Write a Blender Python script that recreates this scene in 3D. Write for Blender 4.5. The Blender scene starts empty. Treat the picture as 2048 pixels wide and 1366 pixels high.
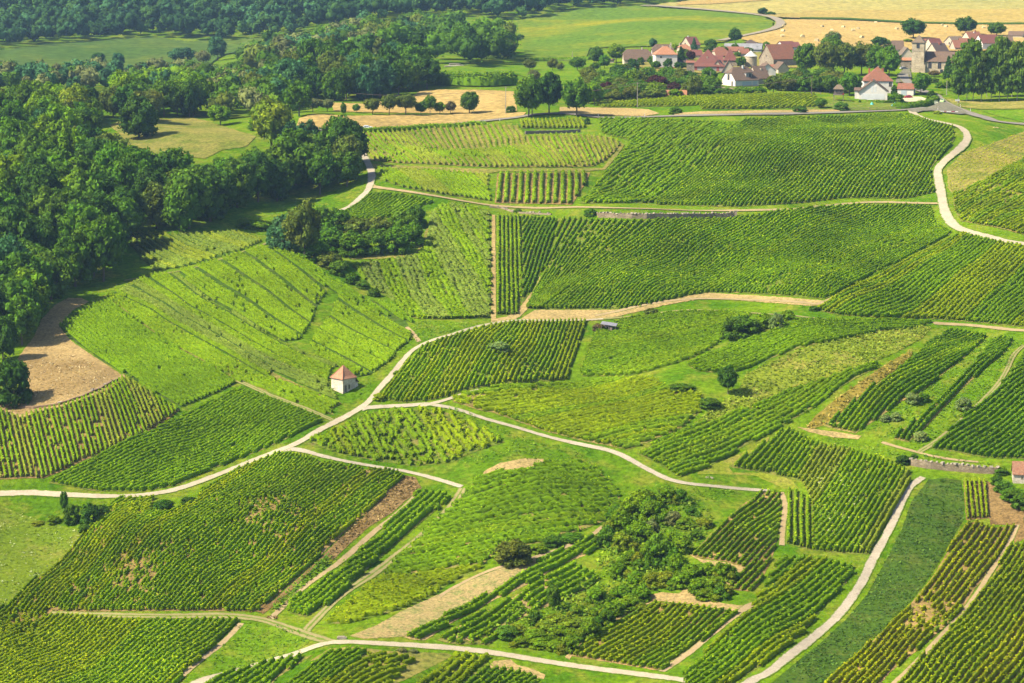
import bpy, bmesh, math, random
import numpy as np
from mathutils import Vector, geometry
random.seed(7); RNG = np.random.default_rng(11)
scene = bpy.context.scene
COL = scene.collection
R = math.radians

# ------------------------------------------------------------------ camera, sky, sun, exposure
CAM_Z = 150.0
FPX = 4700.0                       # focal length in pixels of a 2048 px wide frame
PITCH = math.atan(786.0 / FPX)     # the horizon stands above the frame
cam_d = bpy.data.cameras.new('camera'); cam = bpy.data.objects.new('camera', cam_d); COL.objects.link(cam)
cam.location = (0, 0, CAM_Z); cam.rotation_euler = (math.pi / 2 - PITCH, 0, 0)
cam_d.sensor_width = 36.0; cam_d.lens = FPX * 36.0 / 2048.0; cam_d.clip_start = 1.0; cam_d.clip_end = 20000.0
scene.camera = cam
SUN_EL, SUN_AZ = R(47), R(-109)     # azimuth clockwise from +Y (view direction): the sun stands to the left, a little in front
world = bpy.data.worlds.new('World'); scene.world = world; world.use_nodes = True
wn = world.node_tree.nodes; bg = wn['Background']
sky = wn.new('ShaderNodeTexSky'); sky.sky_type = 'NISHITA'; sky.sun_disc = False
sky.sun_elevation = SUN_EL; sky.sun_rotation = SUN_AZ; sky.altitude = 300; sky.dust_density = 1.5
world.node_tree.links.new(sky.outputs[0], bg.inputs[0]); bg.inputs[1].default_value = 0.10
sun_d = bpy.data.lights.new('sun', 'SUN'); sun_d.energy = 5.0; sun_d.angle = R(0.6); sun_d.color = (1.0, 0.91, 0.74)
sun = bpy.data.objects.new('sun', sun_d); COL.objects.link(sun)
sdir = Vector((math.sin(SUN_AZ) * math.cos(SUN_EL), math.cos(SUN_AZ) * math.cos(SUN_EL), math.sin(SUN_EL)))
sun.rotation_euler = sdir.to_track_quat('Z', 'Y').to_euler(); sun.location = (0, 0, 400)
vs = scene.view_settings
vs.view_transform = 'Standard'; vs.look = 'None'; vs.gamma = 1.0; vs.use_curve_mapping = False; vs.exposure = 1.57
scene.cycles.max_bounces = 5; scene.cycles.diffuse_bounces = 3; scene.cycles.glossy_bounces = 1
scene.cycles.transmission_bounces = 3; scene.cycles.volume_bounces = 0; scene.cycles.transparent_max_bounces = 6
scene.cycles.use_adaptive_sampling = True; scene.cycles.adaptive_threshold = 0.02
scene.cycles.use_denoising = True; scene.cycles.denoiser = 'OPENIMAGEDENOISE'; scene.cycles.denoising_prefilter = 'ACCURATE'

# ------------------------------------------------------------------ where things stand: pixel of the photograph -> point of the terrain
CP, SP = math.cos(PITCH), math.sin(PITCH)
def v2t(v):
    yc = 683.0 - np.asarray(v, float)
    return (yc * CP - FPX * SP) / (FPX * CP + yc * SP)
def uv2a(u, v):
    yc = 683.0 - np.asarray(v, float)
    return (np.asarray(u, float) - 1024.0) / (FPX * CP + yc * SP)
def profile(nodes):
    V = np.array([n[0] for n in nodes], float); Y = np.array([n[1] for n in nodes], float)
    t = v2t(V); z = t * Y
    # dense smooth table of height over distance
    yy = np.linspace(100, 3300, 1601); ly = np.log(yy); lY = np.log(Y)
    m = np.gradient(t, lY)
    idx = np.clip(np.searchsorted(lY, ly) - 1, 0, len(Y) - 2)
    hh = lY[idx + 1] - lY[idx]; s = np.clip((ly - lY[idx]) / hh, 0, 1)
    d = (t[idx + 1] - t[idx]) / hh
    m0 = np.minimum(m[idx], 3 * d); m1 = np.minimum(m[idx + 1], 3 * d)
    T = (2*s**3-3*s**2+1)*t[idx] + (s**3-2*s**2+s)*hh*m0 + (-2*s**3+3*s**2)*t[idx+1] + (s**3-s**2)*hh*m1
    return yy, T
NEAR = [(3200, 100), (2300, 230), (1900, 305), (1600, 362), (1366, 415), (1200, 455), (1000, 507), (785, 565), (640, 630), (500, 700), (400, 768), (300, 858), (250, 930)]
PC = profile(NEAR + [(200, 1020), (150, 1170), (100, 1400), (60, 1650), (20, 1800), (0, 1860), (-20, 1925), (-80, 2120), (-110, 2600), (-112, 3300)])
PL = profile(NEAR + [(210, 1030), (175, 1230), (100, 1620), (80, 1690), (40, 1770), (0, 1850), (-40, 1940), (-90, 2120), (-120, 2600), (-122, 3300)])
PR = profile(NEAR + [(200, 1020), (150, 1140), (100, 1330), (60, 1500), (20, 1760), (0, 1900), (-10, 2000), (-30, 2120), (-90, 2500), (-100, 3300)])
def sstep(x, a, b):
    t = np.clip((x - a) / (b - a), 0, 1); return t * t * (3 - 2 * t)
def hgt(x, y):
    """Height of the land at x, y (world)."""
    x = np.asarray(x, float); y = np.maximum(np.asarray(y, float), 100.0); a = x / y
    tc = np.interp(y, *PC); tl = np.interp(y, *PL); tr = np.interp(y, *PR)
    wl = sstep(-a, 0.06, 0.14); wr = sstep(a, 0.01, 0.08)
    t = tc * (1 - wl - wr) + tl * wl + tr * wr
    l = np.log(y)
    n = (np.sin(a*31+l*17+1.3) + np.sin(-a*47+l*23+4.1) + 0.8*np.sin(a*75+l*9+2.2) + 0.7*np.sin(a*23-l*41+0.5) + 0.5*np.sin(a*91+l*57+3.3))
    amp = 0.0016 * y * (1 - 0.75 * sstep(y, 850, 1100))
    # the round shoulder of the hill on the left and the ridge on the right
    b = 3.2 * np.exp(-(((x + 62) / 42) ** 2 + ((y - 640) / 60) ** 2)) + 4.0 * np.exp(-(((x - 72) / 30) ** 2 + ((y - 590) / 38) ** 2))
    return CAM_Z + y * t + amp * n + b
def unproj(u, v):
    """Pixels of the 2048 x 1366 photograph -> x, y on the terrain."""
    a = uv2a(u, v); t = v2t(v) + 0 * a
    lo = np.full(a.shape, 120.0); hi = np.full(a.shape, 2300.0)
    for _ in range(34):
        mid = 0.5 * (lo + hi); f = (hgt(a * mid, mid) - CAM_Z) / mid > t
        hi = np.where(f, mid, hi); lo = np.where(f, lo, mid)
    return a * mid, mid
def P(u, v, dz=0.0):
    x, y = unproj(np.array([float(u)]), np.array([float(v)])); x, y = float(x[0]), float(y[0])
    return Vector((x, y, float(hgt(x, y)) + dz))
def mpp(y):                        # metres per photograph pixel at distance y
    return y / FPX

# crops in which the outlines were read: origin and enlargement
CROP = dict(A=(0,400,2.926), B=(500,340,2.926), C=(1000,220,3.414), D=(1488,220,2.97), E=(0,720,2.114), F=(500,760,2.254),
            G=(1100,600,3.413), H=(1500,620,3.414), I=(900,900,2.932), J=(1400,900,2.932), K=(0,750,5.12), L=(350,760,5.12),
            M=(0,980,3.54), N=(350,980,3.54), O=(740,630,4.552), V=(200,440,4.096), Q=(640,900,3.413), R=(400,1220,2.926),
            S=(1180,0,4.096), T=(1600,0,4.554), W=(580,0,3.303), X=(0,0,2.926), Z=(0,0,1.0))
def px(spec):
    """'K 0,360 60,380 L 10,20' -> list of photograph pixels."""
    out = []; c = CROP['Z']
    for w in spec.split():
        if w in CROP: c = CROP[w]
        else:
            x, y = w.split(','); out.append((c[0] + float(x) / c[2], c[1] + float(y) / c[2]))
    return out
def ext(pts):
    """outlines that leave the frame run on well beyond it"""
    return [((2048 + (u - 2048) * 3.5) if u > 2062 else (u * 3.5 if u < -14 else u), (1366 + (v - 1366) * 2 if v > 1385 else v)) for u, v in pts]
def densify(pts, step, closed=False):
    pts = [np.array(p, float) for p in pts]
    if closed: pts = pts + [pts[0]]
    out = []
    for p, q in zip(pts[:-1], pts[1:]):
        n = max(1, int(np.linalg.norm(q - p) / step))
        for i in range(n): out.append(p + (q - p) * i / n)
    if not closed: out.append(pts[-1])
    return np.array(out)
def inside(poly, x, y):
    poly = np.asarray(poly); r = np.zeros(x.shape, bool); n = len(poly)
    for i in range(n):
        x1, y1 = poly[i]; x2, y2 = poly[(i + 1) % n]
        if y1 == y2: continue
        c = ((y1 > y) != (y2 > y)) & (x < (x2 - x1) * (y - y1) / (y2 - y1) + x1)
        r ^= c
    return r
def wpoly(pts, step=12):
    d = densify(pts, step, True); x, y = unproj(d[:, 0], d[:, 1]); return np.stack([x, y], 1)
def snoise(x, y, s=0.0):
    return (np.sin(x*1.0+y*0.63+s) + np.sin(-x*0.71+y*1.13+s*2.1+1) + np.sin(x*1.9+y*1.37+s*0.7+2) + np.sin(x*1.31-y*2.3+s*1.7+5)) / 4

# ------------------------------------------------------------------ objects
def setp(o, label=None, cat=None, group=None, kind=None):
    if label: o['label'] = label
    if cat: o['category'] = cat
    if group: o['group'] = group
    if kind: o['kind'] = kind
    return o
def link(o, parent=None):
    COL.objects.link(o)
    if parent is not None: o.parent = parent
    return o
def empty(name, loc, rz=0.0, **k):
    o = bpy.data.objects.new(name, None); link(o); o.location = loc; o.rotation_euler = (0, 0, rz); o.empty_display_size = 1
    return setp(o, **k)
def raw_mesh(name, V, F, mat=None, col=None, smooth=False):
    """V (n,3), F (m,k) arrays with all faces of k corners -> mesh, fast."""
    V = np.ascontiguousarray(V, np.float32); F = np.ascontiguousarray(F, np.int32); m, k = F.shape
    me = bpy.data.meshes.new(name); me.vertices.add(len(V)); me.vertices.foreach_set('co', V.ravel())
    me.loops.add(m * k); me.loops.foreach_set('vertex_index', F.ravel())
    me.polygons.add(m); me.polygons.foreach_set('loop_start', np.arange(0, m * k, k, dtype=np.int32))
    me.update(calc_edges=True)
    if col is not None:
        a = me.color_attributes.new('Col', 'FLOAT_COLOR', 'POINT')
        c = np.ones((len(V), 4), np.float32); c[:, :3] = col; a.data.foreach_set('color', c.ravel())
    if smooth: me.polygons.foreach_set('use_smooth', np.ones(m, bool))
    if mat: me.materials.append(mat)
    return me
def mesh_obj(name, V, F, mat, parent=None, smooth=False, **k):
    me = bpy.data.meshes.new(name); me.from_pydata([tuple(v) for v in V], [], [tuple(f) for f in F]); me.update()
    if smooth: me.polygons.foreach_set('use_smooth', [True] * len(me.polygons))
    me.materials.append(mat); o = bpy.data.objects.new(name, me); link(o, parent); return setp(o, **k)

class MB:
    """Collects boxes, prisms and tubes into one mesh."""
    def __init__(s): s.V = []; s.F = []
    def add(s, V, F):
        n = len(s.V); s.V += [tuple(v) for v in V]; s.F += [tuple(i + n for i in f) for f in F]; return s
    def box(s, x0, x1, y0, y1, z0, z1):
        V = [(x, y, z) for z in (z0, z1) for y in (y0, y1) for x in (x0, x1)]
        return s.add(V, [(0,2,3,1),(4,5,7,6),(0,1,5,4),(2,6,7,3),(0,4,6,2),(1,3,7,5)])
    def tube(s, p, q, r0, r1=None, n=8):
        p, q = Vector(p), Vector(q); r1 = r0 if r1 is None else r1; d = (q - p).normalized()
        a = d.orthogonal().normalized(); b = d.cross(a); V = []
        for c, r in ((p, r0), (q, r1)):
            for i in range(n):
                t = 2 * math.pi * i / n; V.append(c + a * math.cos(t) * r + b * math.sin(t) * r)
        F = [(i, (i+1) % n, n + (i+1) % n, n + i) for i in range(n)] + [tuple(range(n))[::-1], tuple(range(n, 2*n))]
        return s.add(V, F)
    def prism(s, poly, z0, z1):
        n = len(poly); V = [(x, y, z0) for x, y in poly] + [(x, y, z1) for x, y in poly]
        return s.add(V, [tuple(range(n))[::-1], tuple(range(n, 2*n))] + [(i, (i+1) % n, n+(i+1) % n, n+i) for i in range(n)])
    def profile_x(s, prof, y0, y1):
        """outline in x,z pushed along y"""
        n = len(prof); V = [(x, y0, z) for x, z in prof] + [(x, y1, z) for x, z in prof]
        return s.add(V, [tuple(range(n)), tuple(range(n, 2*n))[::-1]] + [(i, n+i, n+(i+1) % n, (i+1) % n) for i in range(n)])
    def obj(s, name, mat, parent=None, **k): return mesh_obj(name, s.V, s.F, mat, parent, **k)

# ------------------------------------------------------------------ materials
def nodemat(name):
    m = bpy.data.materials.new(name); m.use_nodes = True; nt = m.node_tree; nt.nodes.clear()
    out = nt.nodes.new('ShaderNodeOutputMaterial'); return m, nt, out
def noise(nt, scale, detail=4, rough=0.6, vec=None, dist=0.0):
    n = nt.nodes.new('ShaderNodeTexNoise'); n.inputs['Scale'].default_value = scale; n.inputs['Detail'].default_value = detail
    n.inputs['Roughness'].default_value = rough; n.inputs['Distortion'].default_value = dist
    if vec is not None: nt.links.new(vec, n.inputs['Vector'])
    return n.outputs['Fac']
def ramp(nt, fac, stops):
    r = nt.nodes.new('ShaderNodeValToRGB'); e = r.color_ramp.elements
    while len(e) < len(stops): e.new(0.5)
    for i, (p, c) in enumerate(stops): e[i].position = p; e[i].color = (*c, 1)
    nt.links.new(fac, r.inputs[0]); return r.outputs[0]
def mix(nt, a, b, fac, mode='MIX'):
    m = nt.nodes.new('ShaderNodeMix'); m.data_type = 'RGBA'; m.blend_type = mode
    for s, x in ((0, fac), (6, a), (7, b)):
        if hasattr(x, 'links'): nt.links.new(x, m.inputs[s])
        elif s == 0: m.inputs[0].default_value = x
        else: m.inputs[s].default_value = (*x, 1)
    return m.outputs[2]
def coords(nt):
    g = nt.nodes.new('ShaderNodeNewGeometry'); return g.outputs['Position']
def bump(nt, fac, strength, dist):
    b = nt.nodes.new('ShaderNodeBump'); b.inputs['Strength'].default_value = strength; b.inputs['Distance'].default_value = dist
    nt.links.new(fac, b.inputs['Height']); return b.outputs[0]
GK = 0.52
def warm(c): return (c[0] * GK, c[1] * GK * 0.98, c[2] * GK * (0.72 if c[0] > c[1] else 0.8))
def ground_mat(name, c0, c1, c2, big=0.02, mid=0.15, fine=1.3, bmp=0.25, speck=None, rough=0.95):
    """soil or turf: broad patches c0..c1, mottled with c2, fine grain and relief"""
    c0, c1, c2 = [warm(c) for c in (c0, c1, c2)]
    if speck: speck = (tuple(x * GK for x in speck[0]),) + tuple(speck[1:])
    m, nt, out = nodemat(name); pos = coords(nt)
    base = ramp(nt, noise(nt, big, 3, 0.55, pos, 0.6), [(0.36, c0), (0.64, c1)])
    base = mix(nt, base, c2, ramp(nt, noise(nt, mid, 5, 0.7, pos), [(0.48, (0,0,0)), (0.66, (1,1,1))]))
    f = noise(nt, fine, 3, 0.75, pos)
    base = mix(nt, base, ramp(nt, f, [(0.3, (0.50,0.54,0.55)), (0.7, (1.42,1.40,1.32))]), 1.0, 'MULTIPLY')
    if speck:
        vo = nt.nodes.new('ShaderNodeTexNoise'); vo.inputs['Scale'].default_value = speck[1]; vo.inputs['Detail'].default_value = 6
        vo.inputs['Roughness'].default_value = 0.8; nt.links.new(pos, vo.inputs['Vector'])
        k = ramp(nt, vo.outputs['Fac'], [(speck[2], (0,0,0)), (speck[2] + 0.05, (1,1,1))])
        base = mix(nt, base, speck[0], k)
    b = nt.nodes.new('ShaderNodeBsdfDiffuse'); nt.links.new(base, b.inputs['Color']); b.inputs['Roughness'].default_value = 0.6
    nt.links.new(bump(nt, f, bmp, 0.5), b.inputs['Normal'])
    nt.links.new(b.outputs[0], out.inputs[0]); return m
def leaf_mat(name, use_object=False, trans=0.35, big=0.03, var=0.25):
    m, nt, out = nodemat(name); at = nt.nodes.new('ShaderNodeAttribute'); at.attribute_name = 'Col'; c = at.outputs['Color']
    if use_object:
        oi = nt.nodes.new('ShaderNodeObjectInfo'); c = mix(nt, c, oi.outputs['Color'], 1.0, 'MULTIPLY')
    n = noise(nt, big, 4, 0.65, coords(nt))
    c = mix(nt, c, ramp(nt, n, [(0.32, (1-var,)*3), (0.68, (1+var, 1+var*0.9, 1-var*0.3))]), 1.0, 'MULTIPLY')
    d = nt.nodes.new('ShaderNodeBsdfDiffuse'); t = nt.nodes.new('ShaderNodeBsdfTranslucent')
    nt.links.new(c, d.inputs[0]); nt.links.new(mix(nt, c, (1.15, 1.1, 0.55), 1.0, 'MULTIPLY'), t.inputs[0])
    s = nt.nodes.new('ShaderNodeMixShader'); s.inputs[0].default_value = trans
    nt.links.new(d.outputs[0], s.inputs[1]); nt.links.new(t.outputs[0], s.inputs[2]); nt.links.new(s.outputs[0], out.inputs[0]); return m
BK = 0.80
def solid(name, c, rough=0.7, metal=0.0, var=0.12, scale=1.5, bmp=0.0, spec=0.3):
    c = (c[0] * BK, c[1] * BK * .98, c[2] * BK * .92)
    m, nt, out = nodemat(name); tc = nt.nodes.new('ShaderNodeTexCoord'); p = tc.outputs['Object']
    n = noise(nt, scale, 5, 0.65, p)
    base = mix(nt, c, ramp(nt, n, [(0.3, (1-var*2,)*3), (0.7, (1+var,)*3)]), 1.0, 'MULTIPLY')
    b = nt.nodes.new('ShaderNodeBsdfPrincipled'); nt.links.new(base, b.inputs['Base Color'])
    b.inputs['Roughness'].default_value = rough; b.inputs['Metallic'].default_value = metal; b.inputs['Specular IOR Level'].default_value = spec
    if bmp: nt.links.new(bump(nt, n, bmp, 0.2), b.inputs['Normal'])
    nt.links.new(b.outputs[0], out.inputs[0]); return m
def stone_mat(name, c0, c1, scale=2.2, joint=(0.16, 0.13, 0.1)):
    c0, c1, joint = [tuple(x * BK for x in q) for q in (c0, c1, joint)]
    m, nt, out = nodemat(name); tc = nt.nodes.new('ShaderNodeTexCoord')
    mp = nt.nodes.new('ShaderNodeMapping'); mp.inputs['Scale'].default_value = (1, 1, 1.9); nt.links.new(tc.outputs['Object'], mp.inputs[0])
    v = nt.nodes.new('ShaderNodeTexVoronoi'); v.inputs['Scale'].default_value = scale; nt.links.new(mp.outputs[0], v.inputs['Vector'])
    v2 = nt.nodes.new('ShaderNodeTexVoronoi'); v2.feature = 'DISTANCE_TO_EDGE'; v2.inputs['Scale'].default_value = scale; nt.links.new(mp.outputs[0], v2.inputs['Vector'])
    hs = nt.nodes.new('ShaderNodeSeparateColor'); nt.links.new(v.outputs['Color'], hs.inputs[0])
    base = ramp(nt, hs.outputs[0], [(0.0, c0), (1.0, c1)])
    base = mix(nt, joint, base, ramp(nt, v2.outputs['Distance'], [(0.0, (0,0,0)), (0.09, (1,1,1))]))
    base = mix(nt, base, ramp(nt, noise(nt, 0.35, 4, 0.6, tc.outputs['Object']), [(0.3, (0.7,0.68,0.62)), (0.65, (1.15,1.12,1.05))]), 1.0, 'MULTIPLY')
    b = nt.nodes.new('ShaderNodeBsdfDiffuse'); nt.links.new(base, b.inputs[0])
    nt.links.new(bump(nt, v2.outputs['Distance'], 0.5, 0.1), b.inputs['Normal']); nt.links.new(b.outputs[0], out.inputs[0]); return m
def tile_mat(name, c0, c1, moss=(0.06, 0.05, 0.03)):
    c0, c1 = [(q[0] * .62, q[1] * .68, q[2] * .62) for q in (c0, c1)]
    """clay tiles laid in courses: colour changes from tile to tile, fine courses in relief, moss and weathering"""
    m, nt, out = nodemat(name); tc = nt.nodes.new('ShaderNodeTexCoord'); p = tc.outputs['Object']
    mp = nt.nodes.new('ShaderNodeMapping'); mp.inputs['Scale'].default_value = (2.2, 2.2, 3.2); nt.links.new(p, mp.inputs[0])
    v = nt.nodes.new('ShaderNodeTexVoronoi'); v.inputs['Scale'].default_value = 1.6; nt.links.new(mp.outputs[0], v.inputs['Vector'])
    hs = nt.nodes.new('ShaderNodeSeparateColor'); nt.links.new(v.outputs['Color'], hs.inputs[0])
    base = ramp(nt, hs.outputs[1], [(0.0, c0), (1.0, c1)])
    base = mix(nt, base, moss, ramp(nt, noise(nt, 0.7, 6, 0.7, p), [(0.52, (0,0,0)), (0.72, (0.75,0.75,0.75))]))
    w = nt.nodes.new('ShaderNodeTexWave'); w.wave_type = 'BANDS'; w.bands_direction = 'Z'; w.inputs['Scale'].default_value = 1.8; w.inputs['Distortion'].default_value = 1.0
    nt.links.new(p, w.inputs['Vector'])
    b = nt.nodes.new('ShaderNodeBsdfPrincipled'); nt.links.new(base, b.inputs['Base Color']); b.inputs['Roughness'].default_value = 0.85; b.inputs['Specular IOR Level'].default_value = 0.2
    nt.links.new(bump(nt, w.outputs['Fac'], 0.4, 0.08), b.inputs['Normal']); nt.links.new(b.outputs[0], out.inputs[0]); return m
def lane_mat(name, c, grass, ruts=False, holes=0.0):
    """beaten track: pale stone, grassy edges, wheel ruts with a grown middle where asked; UV x runs across"""
    c, grass = [(q[0] * 0.50, q[1] * 0.49, q[2] * 0.45) for q in (c, grass)]
    m, nt, out = nodemat(name); pos = coords(nt); uv = nt.nodes.new('ShaderNodeUVMap')
    sx = nt.nodes.new('ShaderNodeSeparateXYZ'); nt.links.new(uv.outputs[0], sx.inputs[0])
    base = ramp(nt, noise(nt, 0.35, 5, 0.7, pos), [(0.3, tuple(x*0.82 for x in c)), (0.7, tuple(x*1.1 for x in c))])
    base = mix(nt, base, ramp(nt, noise(nt, 2.5, 3, 0.8, pos), [(0.3, (0.8,0.78,0.74)), (0.7, (1.12,1.12,1.12))]), 1.0, 'MULTIPLY')
    # distance from the middle 0..1
    ma = nt.nodes.new('ShaderNodeMath'); ma.operation = 'SUBTRACT'; nt.links.new(sx.outputs[0], ma.inputs[0]); ma.inputs[1].default_value = 0.5
    mb = nt.nodes.new('ShaderNodeMath'); mb.operation = 'ABSOLUTE'; nt.links.new(ma.outputs[0], mb.inputs[0])
    mc = nt.nodes.new('ShaderNodeMath'); mc.operation = 'MULTIPLY_ADD'; nt.links.new(noise(nt, 0.6, 5, 0.75, pos), mc.inputs[0]); mc.inputs[1].default_value = 0.50; nt.links.new(mb.outputs[0], mc.inputs[2])
    edge = ramp(nt, mc.outputs[0], [(0.62, (0,0,0)), (0.72, (1,1,1))]); base = mix(nt, base, grass, edge)
    if ruts:
        mid = ramp(nt, mc.outputs[0], [(0.30, (1,1,1)), (0.40, (0,0,0))]); base = mix(nt, base, grass, mid)
    if holes:
        base = mix(nt, base, (0.16, 0.12, 0.09), ramp(nt, noise(nt, 0.8, 4, 0.6, pos), [(0.64 - holes, (0,0,0)), (0.7 - holes, (0.8,0.8,0.8))]))
    b = nt.nodes.new('ShaderNodeBsdfDiffuse'); nt.links.new(base, b.inputs[0]); nt.links.new(b.outputs[0], out.inputs[0]); return m

GR = (0.130, 0.220, 0.020)
M = dict(
    turf=ground_mat('turf', (0.076,0.182,0.006), (0.160,0.265,0.010), (0.235,0.262,0.034), big=0.035, mid=0.11, fine=0.8, bmp=0.8),
    turf_dark=ground_mat('turf_dark', (0.050,0.105,0.018), (0.072,0.135,0.020), (0.10,0.14,0.03), fine=0.9, bmp=0.6, speck=((0.42,0.45,0.32), 0.35, 0.67)),
    turf_bright=ground_mat('turf_bright', (0.090,0.215,0.008), (0.160,0.270,0.012), (0.22,0.27,0.03), big=0.05, fine=0.8, bmp=0.8),
    vine_grass=ground_mat('vine_grass', (0.120,0.200,0.022), (0.170,0.220,0.035), (0.26,0.23,0.085), mid=0.3, fine=0.9, bmp=0.3),
    vine_soil=ground_mat('vine_soil', (0.30,0.20,0.095), (0.40,0.27,0.14), (0.17,0.15,0.05), mid=0.3, fine=1.0, bmp=0.3),
    vine_mix=ground_mat('vine_mix', (0.19,0.21,0.045), (0.26,0.24,0.085), (0.38,0.27,0.12), mid=0.25, fine=1.0, bmp=0.3),
    brown_soil=ground_mat('brown_soil', (0.24,0.15,0.075), (0.33,0.22,0.12), (0.17,0.11,0.06), mid=0.4, fine=1.5, bmp=0.6),
    tan=ground_mat('tan', (0.42,0.30,0.165), (0.50,0.37,0.21), (0.36,0.28,0.15), mid=0.2, fine=1.4, bmp=0.3),
    tilled=ground_mat('tilled', (0.40,0.30,0.17), (0.47,0.36,0.21), (0.24,0.26,0.10), mid=0.5, fine=1.6, bmp=0.3, speck=((0.16,0.20,0.07), 1.2, 0.60)),
    earth=ground_mat('earth', (0.31,0.21,0.115), (0.53,0.38,0.22), (0.38,0.265,0.15), big=0.05, mid=0.25, fine=1.5, bmp=0.9, speck=((0.55,0.45,0.33), 0.9, 0.66)),
    wheat=ground_mat('wheat', (0.44,0.305,0.14), (0.50,0.355,0.17), (0.39,0.28,0.13), big=0.012, mid=0.06, fine=0.4, bmp=0.1),
    stubble=ground_mat('stubble', (0.33,0.31,0.13), (0.43,0.36,0.155), (0.38,0.34,0.14), big=0.006, mid=0.03, fine=0.2, bmp=0.05),
    hay=ground_mat('hay', (0.39,0.295,0.115), (0.46,0.34,0.14), (0.36,0.29,0.12), big=0.012, mid=0.05, fine=0.3, bmp=0.1),
    far_green=ground_mat('far_green', (0.110,0.200,0.024), (0.150,0.225,0.026), (0.29,0.28,0.022), big=0.006, mid=0.010, fine=0.25, bmp=0.1),
    valley_green=ground_mat('valley_green', (0.065,0.130,0.026), (0.10,0.16,0.034), (0.12,0.17,0.03), big=0.006, mid=0.02, fine=0.15, bmp=0.1),
    dry_meadow=ground_mat('dry_meadow', (0.23,0.23,0.06), (0.33,0.28,0.10), (0.15,0.19,0.035), big=0.03, mid=0.08, fine=0.8, bmp=0.3),
    flower_meadow=ground_mat('flower_meadow', (0.15,0.235,0.018), (0.21,0.27,0.028), (0.27,0.28,0.06), mid=0.1, fine=1.2, bmp=0.6, speck=((0.50,0.54,0.32), 0.7, 0.63)),
    yellow_grass=ground_mat('yellow_grass', (0.18,0.26,0.024), (0.25,0.29,0.032), (0.33,0.29,0.09), mid=0.12, fine=1.0, bmp=0.6),
    rust_grass=ground_mat('rust_grass', (0.22,0.19,0.04), (0.30,0.23,0.06), (0.17,0.16,0.04), mid=0.3, fine=0.9, bmp=0.6),
    asphalt=ground_mat('asphalt', (0.16,0.15,0.15), (0.20,0.19,0.185), (0.24,0.225,0.215), mid=0.2, fine=2, bmp=0.05),
    terrace=ground_mat('terrace', (0.55,0.50,0.44), (0.62,0.57,0.5), (0.5,0.46,0.4), mid=0.3, fine=2, bmp=0.1),
    vine=leaf_mat("vine", False, 0.45, 0.035, 0.28),
    tree=leaf_mat('tree', True, 0.25, 0.12, 0.15),
    bark=solid('bark', (0.13,0.10,0.075), 0.9, var=0.25, scale=3, bmp=0.4),
    pale_bark=solid('pale_bark', (0.30,0.27,0.22), 0.9, var=0.25, scale=3, bmp=0.4),
    lane=lane_mat('lane', (0.55,0.475,0.36), GR), lane_holes=lane_mat('lane_holes', (0.50,0.44,0.35), GR, holes=0.03),
    track=lane_mat('track', (0.46,0.35,0.20), GR), rut_track=lane_mat('rut_track', (0.36,0.32,0.15), (0.15,0.22,0.03), ruts=True),
    road=lane_mat('road', (0.30,0.28,0.26), (0.20,0.19,0.06)), country=lane_mat('country', (0.38,0.33,0.27), (0.30,0.27,0.10)),
    glass=solid('glass', (0.03,0.035,0.045), 0.15, var=0.0, spec=0.6),
)
# ------------------------------------------------------------------ the land
def build_ground():
    na, ny = 300, 470
    A = np.linspace(-0.46, 0.46, na); Y = np.exp(np.linspace(math.log(140), math.log(3200), ny))
    a, y = np.meshgrid(A, Y); x = a * y; z = hgt(x, y); V = np.stack([x, y, z], -1).reshape(-1, 3)
    i = np.arange(ny - 1)[:, None] * na + np.arange(na - 1)[None]; i = i.ravel()
    F = np.stack([i, i + 1, i + 1 + na, i + na], 1)
    me = raw_mesh('ground', V, F, M['turf'], smooth=True)
    o = bpy.data.objects.new('ground', me); link(o); setp(o, label='green grassy ground rolling up the valley between the vineyards', kind='structure')
build_ground()
def LIFT(y): return 0.00008 * y * (1 + (np.asarray(y) / 620.0) ** 2)
def drape(name, pts, mat, level=1, step=9, jit=1.0, parent=None, fine=4.0, **k):
    """A sheet of ground with its own surface, lying on the land, outline given in photograph pixels."""
    b = densify(pts, fine if min(p[1] for p in pts) > 135 else 1.6, True)
    if jit:
        b = b + np.stack([snoise(b[:,0]*.35, b[:,1]*.35, 1.7), snoise(b[:,0]*.35, b[:,1]*.35, 4.2)*.6], 1) * jit
        b = b + RNG.normal(0, jit * 0.25, b.shape)
    x0, y0 = b.min(0); x1, y1 = b.max(0)
    gv = [y1]
    while gv[-1] > y0: gv.append(gv[-1] - min(step, max(0.9, step * ((gv[-1] + 110) / 420.0) ** 2)))
    gx, gy = np.meshgrid(np.arange(x0, x1, step), np.array(gv)); gx = gx.ravel() + RNG.uniform(-1, 1, gx.size); gy = gy.ravel() + RNG.uniform(-.3, .3, gy.size)
    ins = inside(b, gx, gy); g = np.stack([gx[ins], gy[ins]], 1)
    n = len(b); allp = np.concatenate([b, g]); vs2 = [Vector((float(p[0]), float(p[1]))) for p in allp]
    r = geometry.delaunay_2d_cdt(vs2, [(i, (i + 1) % n) for i in range(n)], [list(range(n))], 1, 1e-4)
    q = np.array([(v.x, v.y) for v in r[0]]); x, y = unproj(q[:, 0], q[:, 1]); z = hgt(x, y) + LIFT(y) * (0.7 + 0.3 * level)
    F = [f if (q[f[1]][0]-q[f[0]][0])*(q[f[2]][1]-q[f[0]][1])-(q[f[1]][1]-q[f[0]][1])*(q[f[2]][0]-q[f[0]][0]) < 0 else f[::-1] for f in r[2]]
    o = mesh_obj(name, np.stack([x, y, z], 1), F, mat, parent, smooth=True, **k)
    return o
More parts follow.
